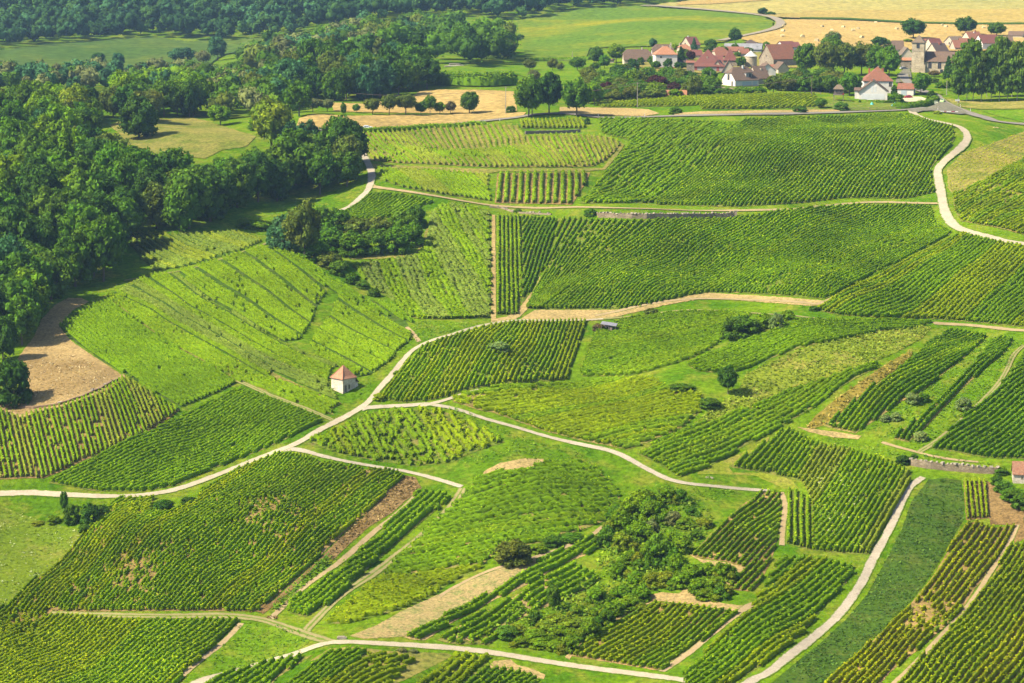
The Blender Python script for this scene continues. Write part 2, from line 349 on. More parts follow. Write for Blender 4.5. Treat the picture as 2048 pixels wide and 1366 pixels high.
def catmull(p, n=8):
    p = [np.array(q, float) for q in p]; p = [2*p[0]-p[1]] + p + [2*p[-1]-p[-2]]; out = []
    for i in range(1, len(p) - 2):
        for j in range(n):
            t = j / n; out.append(0.5*((2*p[i]) + (-p[i-1]+p[i+1])*t + (2*p[i-1]-5*p[i]+4*p[i+1]-p[i+2])*t*t + (-p[i-1]+3*p[i]-3*p[i+1]+p[i+2])*t**3))
    out.append(p[-2]); return np.array(out)
def ribbon(name, spec, w, mat, level=3, label=None, w1=None):
    w *= 0.86; w1 = w1 and w1 * 0.86
    c = catmull(ext(px(spec)), 6); x, y = unproj(c[:, 0], c[:, 1]); p = np.stack([x, y], 1)
    q = densify(list(p), 2.0)
    for _ in range(3): q[1:-1] = (q[:-2] + 2*q[1:-1] + q[2:]) / 4
    t = np.gradient(q, axis=0); t /= np.linalg.norm(t, axis=1)[:, None] + 1e-9; nrm = np.stack([-t[:, 1], t[:, 0]], 1)
    s = np.linspace(0, 1, len(q)); ww = w + ((w1 if w1 is not None else w) - w) * s; ww = ww * (1 + 0.05 * np.sin(np.arange(len(q)) * 0.37) + 0.04 * np.sin(np.arange(len(q)) * 1.1))
    nu = 6; V = []; UV = []
    for j in range(nu):
        f = j / (nu - 1) - 0.5; r = q + nrm * (ww * f)[:, None]; z = hgt(r[:, 0], r[:, 1]) + LIFT(r[:, 1]) * (0.7 + 0.3 * level)
        V.append(np.stack([r[:, 0], r[:, 1], z], 1)); UV.append(np.stack([np.full(len(q), f + 0.5), np.arange(len(q)) * 0.5], 1))
    V = np.stack(V, 1).reshape(-1, 3); UV = np.stack(UV, 1).reshape(-1, 2)
    i = (np.arange(len(q) - 1)[:, None] * nu + np.arange(nu - 1)[None]).ravel(); F = np.stack([i + nu, i + nu + 1, i + 1, i], 1)
    me = raw_mesh(name, V, F, mat, smooth=True); l = me.uv_layers.new(name='UVMap'); l.data.foreach_set('uv', UV[F.ravel()].astype(np.float32).ravel())
    o = bpy.data.objects.new(name, me); link(o); setp(o, label=label, kind='structure'); return o

# meadows, stubble and bare ground
def sheet(name, mat, spec, label, level=1, jit=1.0, step=10):
    return drape(name, ext(px(spec)), M[mat], level, step, jit, label=label, kind='structure')
sheet('meadow', 'valley_green', 'X -40,310 300,262 600,240 900,222 1100,252 1300,240 1640,225 1560,262 1300,330 1200,400 1000,400 700,410 400,400 0,440 -60,450', 'long green meadow in the valley below the blue wooded slope', jit=2, step=8)
sheet('meadow', 'dry_meadow', 'X 1120,400 1260,390 1300,430 1220,460 1150,440', 'small pale clearing among the trees below the valley meadow')
sheet('meadow', 'dry_meadow', 'X 640,735 760,690 980,700 1100,688 1200,708 1350,755 1500,800 1440,860 1300,880 1200,930 900,900 750,850 700,790', 'dry yellowish hay meadow enclosed by the wood, with a dark round tree')
sheet('meadow', 'far_green', 'W 1500,152 1700,100 2048,58 S 250,58 480,62 600,80 1000,105 1400,140 1500,190 1490,235 1400,262 1250,300 1100,350 800,375 500,385 0,400 W 1950,400 1560,400', 'wide bright green slope with yellow streaks above the village', jit=0.6, step=7)
sheet('meadow', 'far_green', 'W 860,330 1000,290 1180,258 1200,290 1000,335 880,360', 'narrow green clearing between the middle woods')
sheet('meadow', 'turf_bright', 'W 950,470 1100,440 1540,420 2048,420 2048,560 1700,560 1500,495 1150,490 960,500', 'light green orchard meadow left of the village')
sheet('stubble_field', 'stubble', 'Z 1290,17 1340,8 1460,-6 1700,-10 1900,-6 2080,-8 S 1300,-40 T 2300,-20 2300,110 1400,115 600,108 0,112 S 1750,115 1440,128 1100,104 700,78', 'olive tan harvested field curving across the far hill', jit=0.6, step=7)
sheet('stubble_field', 'wheat', 'S 750,30 1400,0 1500,0 1480,18 1000,50 700,60', 'thin orange tan stripe of field at the top of the picture', level=2, jit=0.4, step=6)
sheet('stubble_field', 'hay', 'S 1440,135 1750,115 T 0,112 600,108 1400,100 2300,95 2300,222 1500,226 1000,216 600,190 200,180 0,178 S 1600,155 1510,150', 'pale yellow strip of stubble above the field of hay bales', level=1.4, jit=0.5, step=7)
sheet('stubble_field', 'wheat', 'S 1585,170 T 0,188 400,196 1000,226 1500,236 2300,230 2300,520 1000,460 300,430 0,440 S 1600,400 1240,330 1250,306 1400,275 1520,245 1575,215', 'golden stubble field dotted with round hay bales behind the village', jit=0.5, step=7)
sheet('grass_strip', 'turf_dark', 'T 0,174 400,178 1000,210 1500,222 2300,218 2300,232 1500,236 1000,224 400,192 0,186', 'thin green strip between the two stubble fields', level=2.2, jit=0.2, step=6)
sheet('wheat_field', 'wheat', 'W 30,872 60,785 150,757 400,768 700,762 1100,757 1450,742 1560,745 1540,768 1300,795 1000,826 700,848 380,862', 'golden wheat field along the road with a white car', jit=0.6, step=7)
sheet('wheat_field', 'wheat', 'W 270,680 500,690 800,640 860,605 1000,595 1250,598 1480,607 1500,735 1430,748 1000,752 500,745 290,738', 'golden wheat field behind the row of orchard trees', jit=0.6, step=7)
sheet('wheat_field', 'tan', 'S -250,880 0,885 300,890 480,900 570,935 450,955 0,948 -250,940', 'small tan dry field beside the road under the plane trees', jit=0.6, step=7)
sheet('verge', 'tan', 'S 680,932 900,918 1400,908 2048,902 2048,922 1400,934 700,952', 'dry tan verge along the village road', level=1.3, jit=0.4, step=6)
sheet('verge', 'dry_meadow', 'T 1330,905 1700,940 2048,925 2200,930 2200,990 1650,1000 1500,985 1400,960', 'dry yellow brown verge under the tall poplars', jit=0.6, step=7)
sheet('meadow', 'turf_bright', 'T 1640,1010 2200,990 2200,1170 2048,1120 1800,1060', 'fresh green meadow right of the village road', jit=0.6, step=7)
sheet('lawn', 'vine_grass', 'T 220,930 330,900 520,940 870,945 880,1000 500,1010 30,1015 60,960', 'mown garden lawn in front of the white gabled house', jit=0.6, step=6)
sheet('terrace', 'terrace', 'T 935,895 1000,886 1100,888 1150,905 1140,925 1050,932 940,935', 'white paved terrace beside the red car', level=2, jit=0.2, step=5)
sheet('road_junction', 'asphalt', 'T 960,1008 1150,992 1225,965 1262,930 1290,915 1330,940 1400,975 1480,1005 1530,1040 1470,1050 1380,1040 1290,1030 1200,1016 1120,1020 1080,1030 1020,1028', 'grey asphalt junction where the lane and the village road meet', level=4, jit=0.2, step=5)
sheet('square', 'asphalt', 'T 870,760 890,690 940,640 1000,636 1015,690 1010,750', 'grey village square left of the church tower', level=2, jit=0.3, step=6)
sheet('meadow', 'turf_bright', 'A 1380,90 1500,60 1700,30 1900,0 B 500,250 420,260 330,240 A 1700,130 1620,150 1500,120', 'bright green strip of grass between the wood and the lane', jit=1.5)
sheet('bare_earth', 'earth', 'A 400,575 480,575 520,597 420,650 345,740 420,830 510,890 600,950 720,1030 690,1065 560,1130 350,1205 200,1240 100,1280 0,1240 -60,1235 -60,1170 60,1170 150,1090 100,930 200,800 240,700 330,610', 'bare brown earth pit at the foot of the left wood', level=1, step=8)
sheet('bare_earth', 'tan', 'A 720,1020 735,1035 690,1065 560,1140 350,1215 200,1255 100,1285 0,1245 -60,1240 -60,1215 50,1230 120,1255 250,1225 400,1175 560,1100 660,1050', 'light sandy border around the bare earth pit', level=2, step=8)
sheet('flower_meadow', 'flower_meadow', 'M -60,120 0,115 100,150 250,210 400,245 540,280 580,330 530,400 450,470 350,560 220,670 150,730 50,810 -60,860', 'meadow sprinkled with white flowers at the left edge', step=10)
sheet('meadow', 'turf_bright', 'N 480,930 650,945 850,985 960,1050 940,1090 800,1170 600,1250 350,1330 150,1366 20,1400 200,1220 330,1100 420,1000', 'bright green triangle of grass between the two tracks', step=10)
sheet('bare_earth', 'brown_soil', 'F 690,430 745,440 775,490 700,545 640,600 540,660 450,740 370,815 345,790 300,830 230,910 120,1010 60,1055 20,1040 100,1000 200,910 300,820 400,720 500,630 600,530', 'long strip of brown ploughed earth beside the striped vineyard', level=1.5, step=8)
sheet('tilled_strip', 'tilled', 'Q 380,1200 560,1100 800,990 1000,900 1200,820 1400,760 1560,720 1500,770 1455,805 1290,905 1100,1010 880,1120 700,1200 570,1275 300,1290 200,1270', 'long pale tilled strip tapering up between vineyard rows', step=9)
sheet('bare_earth', 'tan', 'Q 1090,185 1130,140 1230,90 1400,58 1560,65 1540,95 1420,125 1250,150 1150,185', 'small crescent of pale bare soil above the central vineyard', level=1.5, step=8)
sheet('bare_earth', 'tan', 'R 1670,350 1720,300 1820,290 1850,320 1960,350 2020,380 2010,405 1900,390 1760,350', 'pale bare patch below the bottom lane', level=1.5, step=8)
sheet('bare_earth', 'dry_meadow', 'R 640,300 760,225 900,215 1100,240 1450,255 1480,270 1380,320 1200,410 1100,450 1060,450 1150,380 1000,300 860,240 700,290', 'dry grassy soil around the bottom vine plots', level=0.6, step=9)
sheet('bare_earth', 'tan', 'J -70,610 0,640 150,660 270,690 210,740 160,830 110,880 -60,850 -140,850 0,760 J 60,690', 'pale dry soil corner below the dark vine block', level=0.7, step=9)
sheet('bare_earth', 'tan', 'I 1190,845 1250,835 1400,850 1520,880 1600,900 1759,920 1759,940 1700,950 1600,935 1400,905 1200,885 1110,930 960,1010 800,1120 670,1215 700,1230 760,1140 950,1000 1100,900', 'bare dirt track around the top of the lower square vineyard', level=1.5, step=8)
sheet('bare_earth', 'brown_soil', 'J 1660,175 1720,200 1800,300 1900,360 1950,420 1900,520 1840,560 1850,440 1700,440 1690,300', 'dry yellowish brown ground between the short vine rows and the hut', step=9)
sheet('bare_earth', 'tan', 'H 320,800 440,815 600,835 760,860 740,885 560,870 400,835', 'short pale dirt strip at the foot of the right vine block', level=1.5, step=8)
sheet('grass_field', 'turf_dark', 'J 1340,175 1440,165 1530,180 1550,300 1545,410 1490,500 1440,590 1370,710 1270,850 1150,980 1000,1120 850,1250 730,1366 680,1420 340,1420 420,1366 560,1250 700,1140 850,1000 980,850 1060,700 1120,590 1190,450 1240,300', 'long dark green strip of rough grass beside the white lane', step=10)
sheet('grass_ridge', 'yellow_grass', 'G 950,880 1100,745 1280,630 1340,505 1560,402 1800,312 2048,262 H 350,258 600,212 900,150 1180,112 1240,120 1180,190 1000,290 800,372 560,452 300,530 150,590 0,655 G 1400,745 1250,790 1100,830', 'ridge of tall yellow grass rising to the right', step=9)
sheet('grass_bank', 'rust_grass', 'H 385,800 450,720 600,600 760,490 900,390 1000,330 1110,280 1100,320 980,420 820,530 640,690 500,790 430,815', 'narrow bank of rusty dry grass beside the vine rows', level=1.5, step=8)
sheet('grass_bank', 'yellow_grass', 'G 1230,1080 1400,1000 1500,930 1480,980 1350,1060 1220,1140 1250,1180 1500,1180 1650,1230 1700,1290 1600,1290 1400,1200 1180,1190 1000,1190 1050,1150', 'thin yellow grass margin around the right vine block', level=0.7, step=9)
sheet('verge', 'tan', 'C 240,1366 850,1366 1000,1340 1300,1268 1430,1250 1912,1280 D 250,1115 480,1135 600,1075 630,1085 500,1155 400,1165 200,1150 0,1135 C 1400,1285 1100,1340 1000,1366 Z 1200,641 1100,645 1030,645', 'sandy margin below the large rippled vineyard', level=1.2, step=8)
sheet('verge', 'dry_meadow', 'B 530,500 850,505 960,490 1000,440 1030,350 1045,340 1040,400 1010,470 960,510 850,520 600,525', 'thin orange path around the thicket', level=1.4, jit=.5, step=7)
sheet('verge', 'tan', 'B 1415,265 1435,265 1440,870 1500,860 1560,830 1600,780 1660,700 1700,620 1710,630 1680,720 1620,820 1580,860 1530,890 1410,890', 'sandy headland between the vertical vine rows', level=1.2, jit=.6, step=7)
sheet('verge', 'dry_meadow', 'W 520,1085 700,1095 1000,1110 1600,1125 C 0,405 540,400 700,400 790,290 830,230 850,240 790,330 720,410 540,425 0,422 W 1300,1150 900,1135 560,1110', 'dry tan terrace strip between the two upper vine plots', level=1.2, jit=.6, step=8)

# lanes and roads
ribbon('road', 'Z 560,265 660,262 716,261 760,259.5 822,257 913,250 973,242.5 1028,237 1064,231 1110,228 1150,230 1200,236 1261,236 1351,233 1473,230.5 1600,228 1710,225 1798,222 1852,217', 4.4, M['road'], 3, 'grey asphalt road running past the plane trees to the village')
ribbon('road', 'Z 1806,150 1811,162 1840,182 1866,190 1880,202 1896,212 1929,225 1973,237.5 2017,247 2110,262', 6.5, M['road'], 3.3, 'grey village road coming down past the green car')
ribbon('road', 'Z 1290,17 1300,16 1375,21 1449,27 1510,33 1546,39 1561,49 1551,59 1522,67 1488,74 1440,84', 9.0, M['country'], 3, 'pale country road bending round the hay bale field', w1=7)
ribbon('lane', 'Z 1822,221 1828,229 1845,238.5 1875,245 1916,254 1932,267 1934,281 1919,299 1892,321 1875,341 1878,365 1884,398 1889,422 1902,446 1926,461 1976,474 2048,489 2110,500', 3.9, M['lane'], 3.6, 'white winding lane dropping from the village at the right')
ribbon('lane', 'Z 722,300 731,318 742,342 743,360 736,381 719,398 698,415 664,428', 3.3, M['lane_holes'], 3.6, 'grey lane bending down behind the edge of the left wood')
ribbon('track', 'Z 740,370 750,375 780,379 808,383 859,391 927,403 989,412 1081,417 1149,415 1230,417 1310,419 1381,421.5 1469,422 1560,420.5 1602,418.6 1690,408.5 1757,405 1825,407 1884,408', 2.5, M['track'], 3, 'thin pale track running along the top of the stone wall')
ribbon('lane', 'Z -40,987 0,987 60,986 100,988 200,993 280,991 350,980 420,956 500,923 560,901 600,884 640,860 700,829 735,806 760,776 784,750 808,719 828,699 862,682 910,668 955,654 989,647 1033,641 1098,642 1166,641 1206,638.5', 2.9, M['lane'], 3.6, 'white lane sweeping up past the square stone hut', w1=1.6)
ribbon('lane', 'Z 560,900 598,900 646,913 700,925 766,936 811,943 864,956 924,974', 2.2, M['lane_holes'], 3.3, 'short white lane ending above the central vineyard', w1=1.5)
ribbon('lane', 'Z 722,820 740,815 811,812 850,809 873,811 917,820 970,838 1032,855 1099,875 1159,889 1200,897 1223,903 1252,915 1282,932 1311,947 1340,960 1378,968 1428,973 1480,978 1540,982', 2.1, M['lane_holes'], 3.3, 'narrow pale lane winding between the middle vineyards', w1=1.8)
ribbon('track', 'Z 840,813 868,807 899,798 925,789 958,780', 1.9, M['lane'], 3.5, 'short pale fork branching towards the middle vine block', w1=1.2)
ribbon('lane', 'Z 330,1388 393,1366 449,1349 520,1328 591,1308 640,1290 686,1284 766,1288 877,1294 988,1306 1077,1321 1200,1339 1241,1344 1343,1357 1394,1365 1480,1378', 2.8, M['lane'], 3.6, 'white lane crossing the bottom of the view')
ribbon('lane', 'Z 1440,1395 1495,1366 1536,1347 1570,1319 1605,1292 1639,1265 1680,1227 1707,1190 1727,1159 1744,1122 1765,1084 1785,1047 1802,1006 1819,975 1846,955', 2.8, M['lane_holes'], 3.6, 'broad white concrete lane climbing on the right', w1=2.2)
ribbon('track', 'Z 99,1228 189,1231 331,1233 426,1231 497,1235 544,1245 591,1262 639,1278 670,1286', 2.6, M['rut_track'], 3.0, 'farm track below the striped vineyard', w1=3.2)
ribbon('track', 'Z 540,1240 553,1226 611,1172 677,1128 740,1070 802,1022 837,986', 1.7, M['track'], 3.0, 'sandy track beside the brown ploughed strip')
ribbon('track', 'Z 610,1266 620,1252 677,1195 731,1159 788,1115 855,1062 899,1017 926,977', 2.4, M['rut_track'], 3.0, 'grassy rutted track climbing through the middle')
ribbon('track', 'Z 1200,639 1282,632 1364,621 1452,623 1522,628 1586,632 1627,637 1674,641', 1.5, M['rut_track'], 3.0, 'faint thin path crossing behind the shrubs')
ribbon('track', 'Z 1866,647 1900,649 1939,651 1998,657 2048,662 2100,668', 2.6, M['track'], 3.0, 'sandy track entering from the right edge')
ribbon('track', 'Z 1190,632 1240,622 1290,610 1390,598 1500,600 1600,605 1640,608 1690,586', 2.2, M['track'], 3.0, 'sandy track following the foot of the large vineyard')
ribbon('track', 'H 900,905 1000,935 1150,975 1250,1000 1400,1025 1560,1040', 1.2, M['track'], 3.0, 'thin dirt path above the ruined stone wall')
ribbon('track', 'H 1150,975 1300,880 1440,760 1600,610 1700,500 1760,400 1800,310 1871,240', 1.6, M['rut_track'], 3.0, 'narrow rutted path between two right hand vine blocks')
ribbon('track', 'V 1430,160 1330,210 1190,255 1060,300 900,355 750,400 600,430 400,460 200,500', 1.4, M['rut_track'], 3.0, 'faint path crossing the top of the pale hillside')
ribbon('track', 'L 640,10 800,80 1000,170 1300,280 1560,390 1640,430', 1.6, M['rut_track'], 3.0, 'grassy path between the lush vines and the hut slope')
ribbon('track', 'I -60,860 0,820 200,720 500,630 700,560 830,500 900,450', 1.5, M['track'], 3.0, 'thin sandy edge above the pale tilled strip')
ribbon('track', 'I 1240,1300 1400,1190 1560,1060 1730,930 1790,900', 2.0, M['track'], 2.6, 'sandy path along the right side of the square vine block')
ribbon('track', 'N 470,945 330,1090 200,1190 60,1310 0,1366', 1.6, M['track'], 2.6, 'thin sandy edge beside the green grass triangle')
ribbon('track', 'J 1860,440 1790,590 1700,720 1600,880 1480,1020 1330,1180 1140,1366 1080,1420', 1.5, M['track'], 2.6, 'narrow sandy path between the two yellow vineyards')
ribbon('track', 'J 475,250 500,330 485,450 480,560', 1.6, M['track'], 2.6, 'orange dirt edge right of the dark vine block')
ribbon('track', 'Z 812,655 822,664 830,672 838,684', 1.6, M['track'], 2.6, 'worn sandy gully running down to the white lane')
# ------------------------------------------------------------------ vineyards: every plot is a thing, its rows and its soil are the parts
STY = dict(  # leaf colours: common, light shoots, dark leaves; share of light, share of dark
    mid=((0.142,0.235,0.008), (0.244,0.322,0.012), (0.066,0.137,0.008), 0.30, 0.25),
    lush=((0.122,0.220,0.007), (0.213,0.319,0.008), (0.049,0.119,0.007), 0.30, 0.25),
    dark=((0.092,0.180,0.008), (0.170,0.270,0.010), (0.046,0.110,0.008), 0.28, 0.35),
    bright=((0.173,0.241,0.007), (0.269,0.310,0.009), (0.090,0.160,0.008), 0.38, 0.18),
    yellow=((0.211,0.249,0.008), (0.308,0.307,0.010), (0.109,0.170,0.008), 0.40, 0.18),
    pale=((0.144,0.208,0.029), (0.239,0.285,0.063), (0.078,0.134,0.019), 0.35, 0.20),
    net=((0.180,0.233,0.022), (0.269,0.306,0.042), (0.096,0.155,0.014), 0.38, 0.18))
TRI = [0]
def leaf_tris(P0, n, s, rng, up=1.4, tall=1.25):
    """one triangle per point, random turn; up: how much the leaf faces the sky"""
    nrm = rng.normal(0, 1, (n, 3)); nrm[:, 2] = np.abs(nrm[:, 2]) + up; nrm /= np.linalg.norm(nrm, axis=1)[:, None]
    a = np.cross(nrm, rng.normal(0, 1, (n, 3))); a /= np.linalg.norm(a, axis=1)[:, None] + 1e-9; b = np.cross(nrm, a)
    s = (s * rng.uniform(0.7, 1.3, n))[:, None]
    V = np.stack([P0 - a*s*0.55 - b*s*0.4, P0 + a*s*0.55 - b*s*0.4, P0 + b*s*0.7*tall], 1).reshape(-1, 3)
    return V
def row_mesh(name, x, y, tx, ty, lab, H, W, K, s, sty, rng, core=True, step=0.5):
    n = len(x); c0, c1, c2, f1, f2 = sty
    m = n * K; X = np.repeat(x, K) + np.repeat(tx, K) * rng.uniform(-step*.6, step*.6, m); Y = np.repeat(y, K) + np.repeat(ty, K) * rng.uniform(-step*.6, step*.6, m)
    q = rng.normal(0, W * 0.34, m); X -= np.repeat(ty, K) * q; Y += np.repeat(tx, K) * q
    hh = np.repeat(H * (0.85 + 0.25 * rng.random(n)), K)
    z = hgt(X, Y) + hh * (0.22 + 0.83 * np.sqrt(rng.random(m))) * (1 - 0.25 * np.minimum(1, (q / W) ** 2))
    V = leaf_tris(np.stack([X, Y, z], 1), m, s, rng); F = np.arange(m * 3).reshape(-1, 3)
    r = rng.random(m); c = np.where((r < f1)[:, None], c1, np.where((r > 1 - f2)[:, None], c2, c0)) * rng.uniform(0.85, 1.15, (m, 1))
    C = np.repeat(c, 3, axis=0)
    if core and n > 1:   # the dense inside of the row: a lumpy hedge
        zz = hgt(x, y); h = H * rng.uniform(0.84, 1.04, n); o = len(V); rings = []
        for wl, wt in ((W*0.62, 0.10), (W*0.52, 0.72), (0.0, 1.0), (-W*0.52, 0.72), (-W*0.62, 0.10)):
            w = wl * rng.uniform(0.8, 1.2, n); g = rng.normal(0, 0.10 * step, n)
            rings.append(np.stack([x - ty * w + tx * g, y + tx * w + ty * g, zz + h * wt * (rng.uniform(0.85, 1.15, n) if wt > .5 else 1)], 1))
        i = np.arange(n - 1)[np.hypot(np.diff(x), np.diff(y)) < step * 2.2]; V = np.concatenate([V] + rings)
        for r in range(4):
            p, q2 = r * n, (r + 1) * n
            F = np.concatenate([F, np.stack([o+i+p, o+i+1+p, o+i+1+q2], 1), np.stack([o+i+p, o+i+1+q2, o+i+q2], 1)])
        C = np.concatenate([C, np.tile(np.array([c0]), (5 * n, 1)) * rng.uniform(0.7, 1.2, (5 * n, 1))])
    TRI[0] += len(F)
    return V, F, C
def families(rows, W2, sp):
    """-> list of world polylines covering the polygon"""
    out = []
    if rows[0] == 'dir':
        (u0, v0), (u1, v1) = px(rows[1]); x, y = unproj(np.array([u0, u1]), np.array([v0, v1])); d = np.array([x[1]-x[0], y[1]-y[0]]); d /= np.linalg.norm(d)
        nn = np.array([-d[1], d[0]]); s = W2 @ nn; t = W2 @ d
        for k in np.arange(s.min() + sp * 0.5, s.max(), sp): out.append(np.array([nn * k + d * (t.min() - 1), nn * k + d * (t.max() + 1)]))
        return out
    for A, B, n, t0, t1 in rows[1:]:
        g = []
        for sspec in (A, B):
            q = densify(px(sspec), 3.0); L = np.concatenate([[0], np.cumsum(np.linalg.norm(np.diff(q, axis=0), axis=1))]); L /= L[-1]
            s = np.linspace(0, 1, 50); qq = np.stack([np.interp(s, L, q[:, 0]), np.interp(s, L, q[:, 1])], 1)
            x, y = unproj(qq[:, 0], qq[:, 1]); w = np.stack([x, y], 1); e0 = w[0] - (w[6] - w[0]) * 5; e1 = w[-1] + (w[-1] - w[-7]) * 5
            g.append(np.concatenate([[e0], w, [e1]]))
        for k in range(int(n * t0), int(n * t1) + 1):
            t = k / n; out.append(g[0] * (1 - t) + g[1] * t)
    return out
def vineyard(label, poly, rows, sp=1.15, sty='mid', soil='vine_grass', H=1.35, W=0.5, K=4, s=0.36, miss=0.03, jit=0.06, bare=0.0, step=0.5, core=True, seed=0, skip=0, second=None, level=1):
    rng = np.random.default_rng(abs(hash_(label)) % 100000 + seed)
    pp = ext(px(poly)); W2 = wpoly(pp); c = W2.mean(0)
    H *= 0.86
    if c[1] > 680: step = 0.75; s = s * 1.2
    root = empty('vineyard', (0, 0, 0), label=label, cat='vineyard', group='vineyard plots on the slopes')
    drape('soil', pp, M[soil], level, 10, 1.0, parent=root)
    st = STY[sty]; st2 = STY[second] if second else None; cnt = 0
    lo, hi = W2.min(0) - 1, W2.max(0) + 1
    for k, line in enumerate(families(rows, W2, sp)):
        q = densify(list(line), step)
        if len(q) < 3 or (skip and k % skip == 0): continue
        t = np.gradient(q, axis=0); t /= np.linalg.norm(t, axis=1)[:, None] + 1e-9
        ph = rng.uniform(0, 6); w = jit * (np.sin(np.arange(len(q)) * 0.11 + ph) + rng.normal(0, 0.6, len(q)))
        x = q[:, 0] - t[:, 1] * w; y = q[:, 1] + t[:, 0] * w
        keep = (x > lo[0]) & (x < hi[0]) & (y > lo[1]) & (y < hi[1]); keep[keep] = inside(W2, x[keep], y[keep])
        if miss: keep &= rng.random(len(q)) > miss
        if bare: keep &= snoise(x * 0.11, y * 0.05, 3.0) + 0.35 * rng.normal(0, 1, len(x)) < 1.0 - bare
        if keep.sum() < 3: continue
        x, y, t = x[keep], y[keep], t[keep]
        sc = 1.0 + 0.12 * snoise(x * 0.15, y * 0.15, 1.0)
        V, F, C = row_mesh('vine_row', x, y, t[:, 0], t[:, 1], None, H, W, K, s, st if not st2 or snoise(np.array([x.mean()*.2]), np.array([y.mean()*.2 + k * .1]), 2)[0] < 0.1 else st2, rng, core, step)
        me = raw_mesh('vine_row', V, F, M['vine'], C); o = bpy.data.objects.new('vine_row', me); link(o, root); cnt += 1
    return root
def hash_(s):
    h = 7
    for ch in s: h = (h * 31 + ord(ch)) % 1000003
    return h
def scatter(name, poly, label, dens, sty, s=0.5, H=0.5, seed=1, up=0.8):
    """loose growth nobody could count: tall grass and weeds"""
    rng = np.random.default_rng(seed); W2 = wpoly(px(poly)); lo, hi = W2.min(0), W2.max(0); n = int((hi - lo).prod() * dens)
    x = rng.uniform(lo[0], hi[0], n); y = rng.uniform(lo[1], hi[1], n); k = inside(W2, x, y); k &= rng.random(n) < 0.65 + 0.5 * snoise(x * .3, y * .3, seed); x, y = x[k], y[k]; n = len(x)
    z = hgt(x, y) + H * rng.random(n); V = leaf_tris(np.stack([x, y, z], 1), n, s, rng, up, 1.6); c0, c1, c2, f1, f2 = sty
    r = rng.random(n); c = np.where((r < f1)[:, None], c1, np.where((r > 1 - f2)[:, None], c2, c0)) * rng.uniform(0.85, 1.15, (n, 1)); TRI[0] += n
    me = raw_mesh(name, V, np.arange(n * 3).reshape(-1, 3), M['vine'], np.repeat(c, 3, axis=0)); o = bpy.data.objects.new(name, me); link(o); setp(o, label=label, kind='stuff'); return o

VY = vineyard
# left hillside
VY('striped vineyard of upright rows on tan soil below the bare earth pit', 'K -60,360 0,360 60,380 200,450 300,400 430,360 600,340 800,260 1000,190 1140,110 1270,20 1330,60 1500,160 1700,280 1840,360 1760,430 1540,570 1280,700 1100,790 850,880 650,980 450,1060 250,1060 0,1075 -60,1080',
   ('g', ('K -100,300 70,1090', 'K 1840,150 2270,1090', 42, -0.1, 1.1)), 0, 'mid', 'vine_soil', H=1.3, W=0.36, K=4, second='net')
VY('lush dark green vineyard between the striped plot and the white lane', 'E 1015,125 1100,148 1180,180 1350,245 1355,262 1300,290 1200,340 1100,385 1000,425 900,460 750,530 600,558 400,555 205,520 300,465 500,365 750,255 870,190',
   ('dir', 'L 100,500 900,60'), 1.12, 'lush', 'vine_grass', H=1.3, W=0.6, K=4)
VY('large striped vineyard sweeping down from the lane fork at lower left', 'L 1040,760 1200,760 1500,845 1950,920 F 640,410 700,440 600,530 480,640 370,740 280,830 180,920 100,990 40,1040 0,1050 E 1050,1062 850,1062 600,1062 280,1066 M 380,870 200,980 0,1070 -60,1100 -60,900 50,820 150,730 220,660 350,570 450,470 530,390 620,290 700,200 770,120 860,60 950,70 1090,60 1060,160 1150,165 1250,140 1400,85 L 250,1140 400,1080 560,960 800,860',
   ('g', ('M -500,1000 600,60', 'N 560,870 1416,130', 62, -0.1, 1.1)), 0, 'mid', 'vine_soil', H=1.25, W=0.38, K=4, bare=0.10, second='bright')
VY('dense vineyard in the bottom left corner under the farm track', 'E -40,1175 0,1160 100,1110 230,1082 290,1085 550,1105 800,1105 1010,1100 960,1150 880,1240 790,1320 720,1400 -40,1420',
   ('dir', 'M 0,1280 560,940'), 1.12, 'mid', 'vine_grass', H=1.3, W=0.5, K=4, second='bright', bare=0.02)
VY('narrow vineyard strip of five leafy rows beside the brown earth', 'F 170,1050 180,1010 300,930 420,850 600,680 760,512 890,515 900,540 800,620 640,760 500,880 380,1000 250,1070',
   ('dir', 'F 200,1040 870,520'), 1.5, 'lush', 'vine_grass', H=1.7, W=0.75, K=5)
VY('smooth dense vineyard curving round the foot of the left hill', 'A 345,740 400,690 500,640 620,580 650,590 790,700 900,780 1000,850 1150,930 1300,1010 1385,1070 1300,1120 1150,1180 1060,1215 900,1130 720,1010 600,945 500,870 420,820',
   ('g', ('A 345,760 500,885 720,1030 900,1150 1060,1240', 'A 640,575 790,700 900,780 1000,850 1150,930 1300,1010 1400,1075', 17, -0.1, 1.05)), 0, 'lush', 'turf_dark', H=1.3, W=0.40, K=5, miss=0.01)
VY('green strip vineyard with bare reddish gaps above the smooth vines', 'V 0,640 60,610 170,630 420,750 560,845 740,945 1000,1090 1380,1310 A 1480,950 1600,1010 1850,1130 2000,1190 1920,1240 1700,1170 1450,1080 1385,1060 1300,1005 1150,925 1000,845 900,775 790,695 650,585',
   ('g', ('A 640,575 790,700 900,780 1000,850 1150,930 1300,1010 1450,1085 1920,1245', 'V 100,600 420,740 560,840 740,940 1000,1080 1380,1300 2300,1640', 6, -0.1, 1.1)), 0, 'mid', 'vine_mix', H=1.2, W=0.42, K=4, bare=0.08)
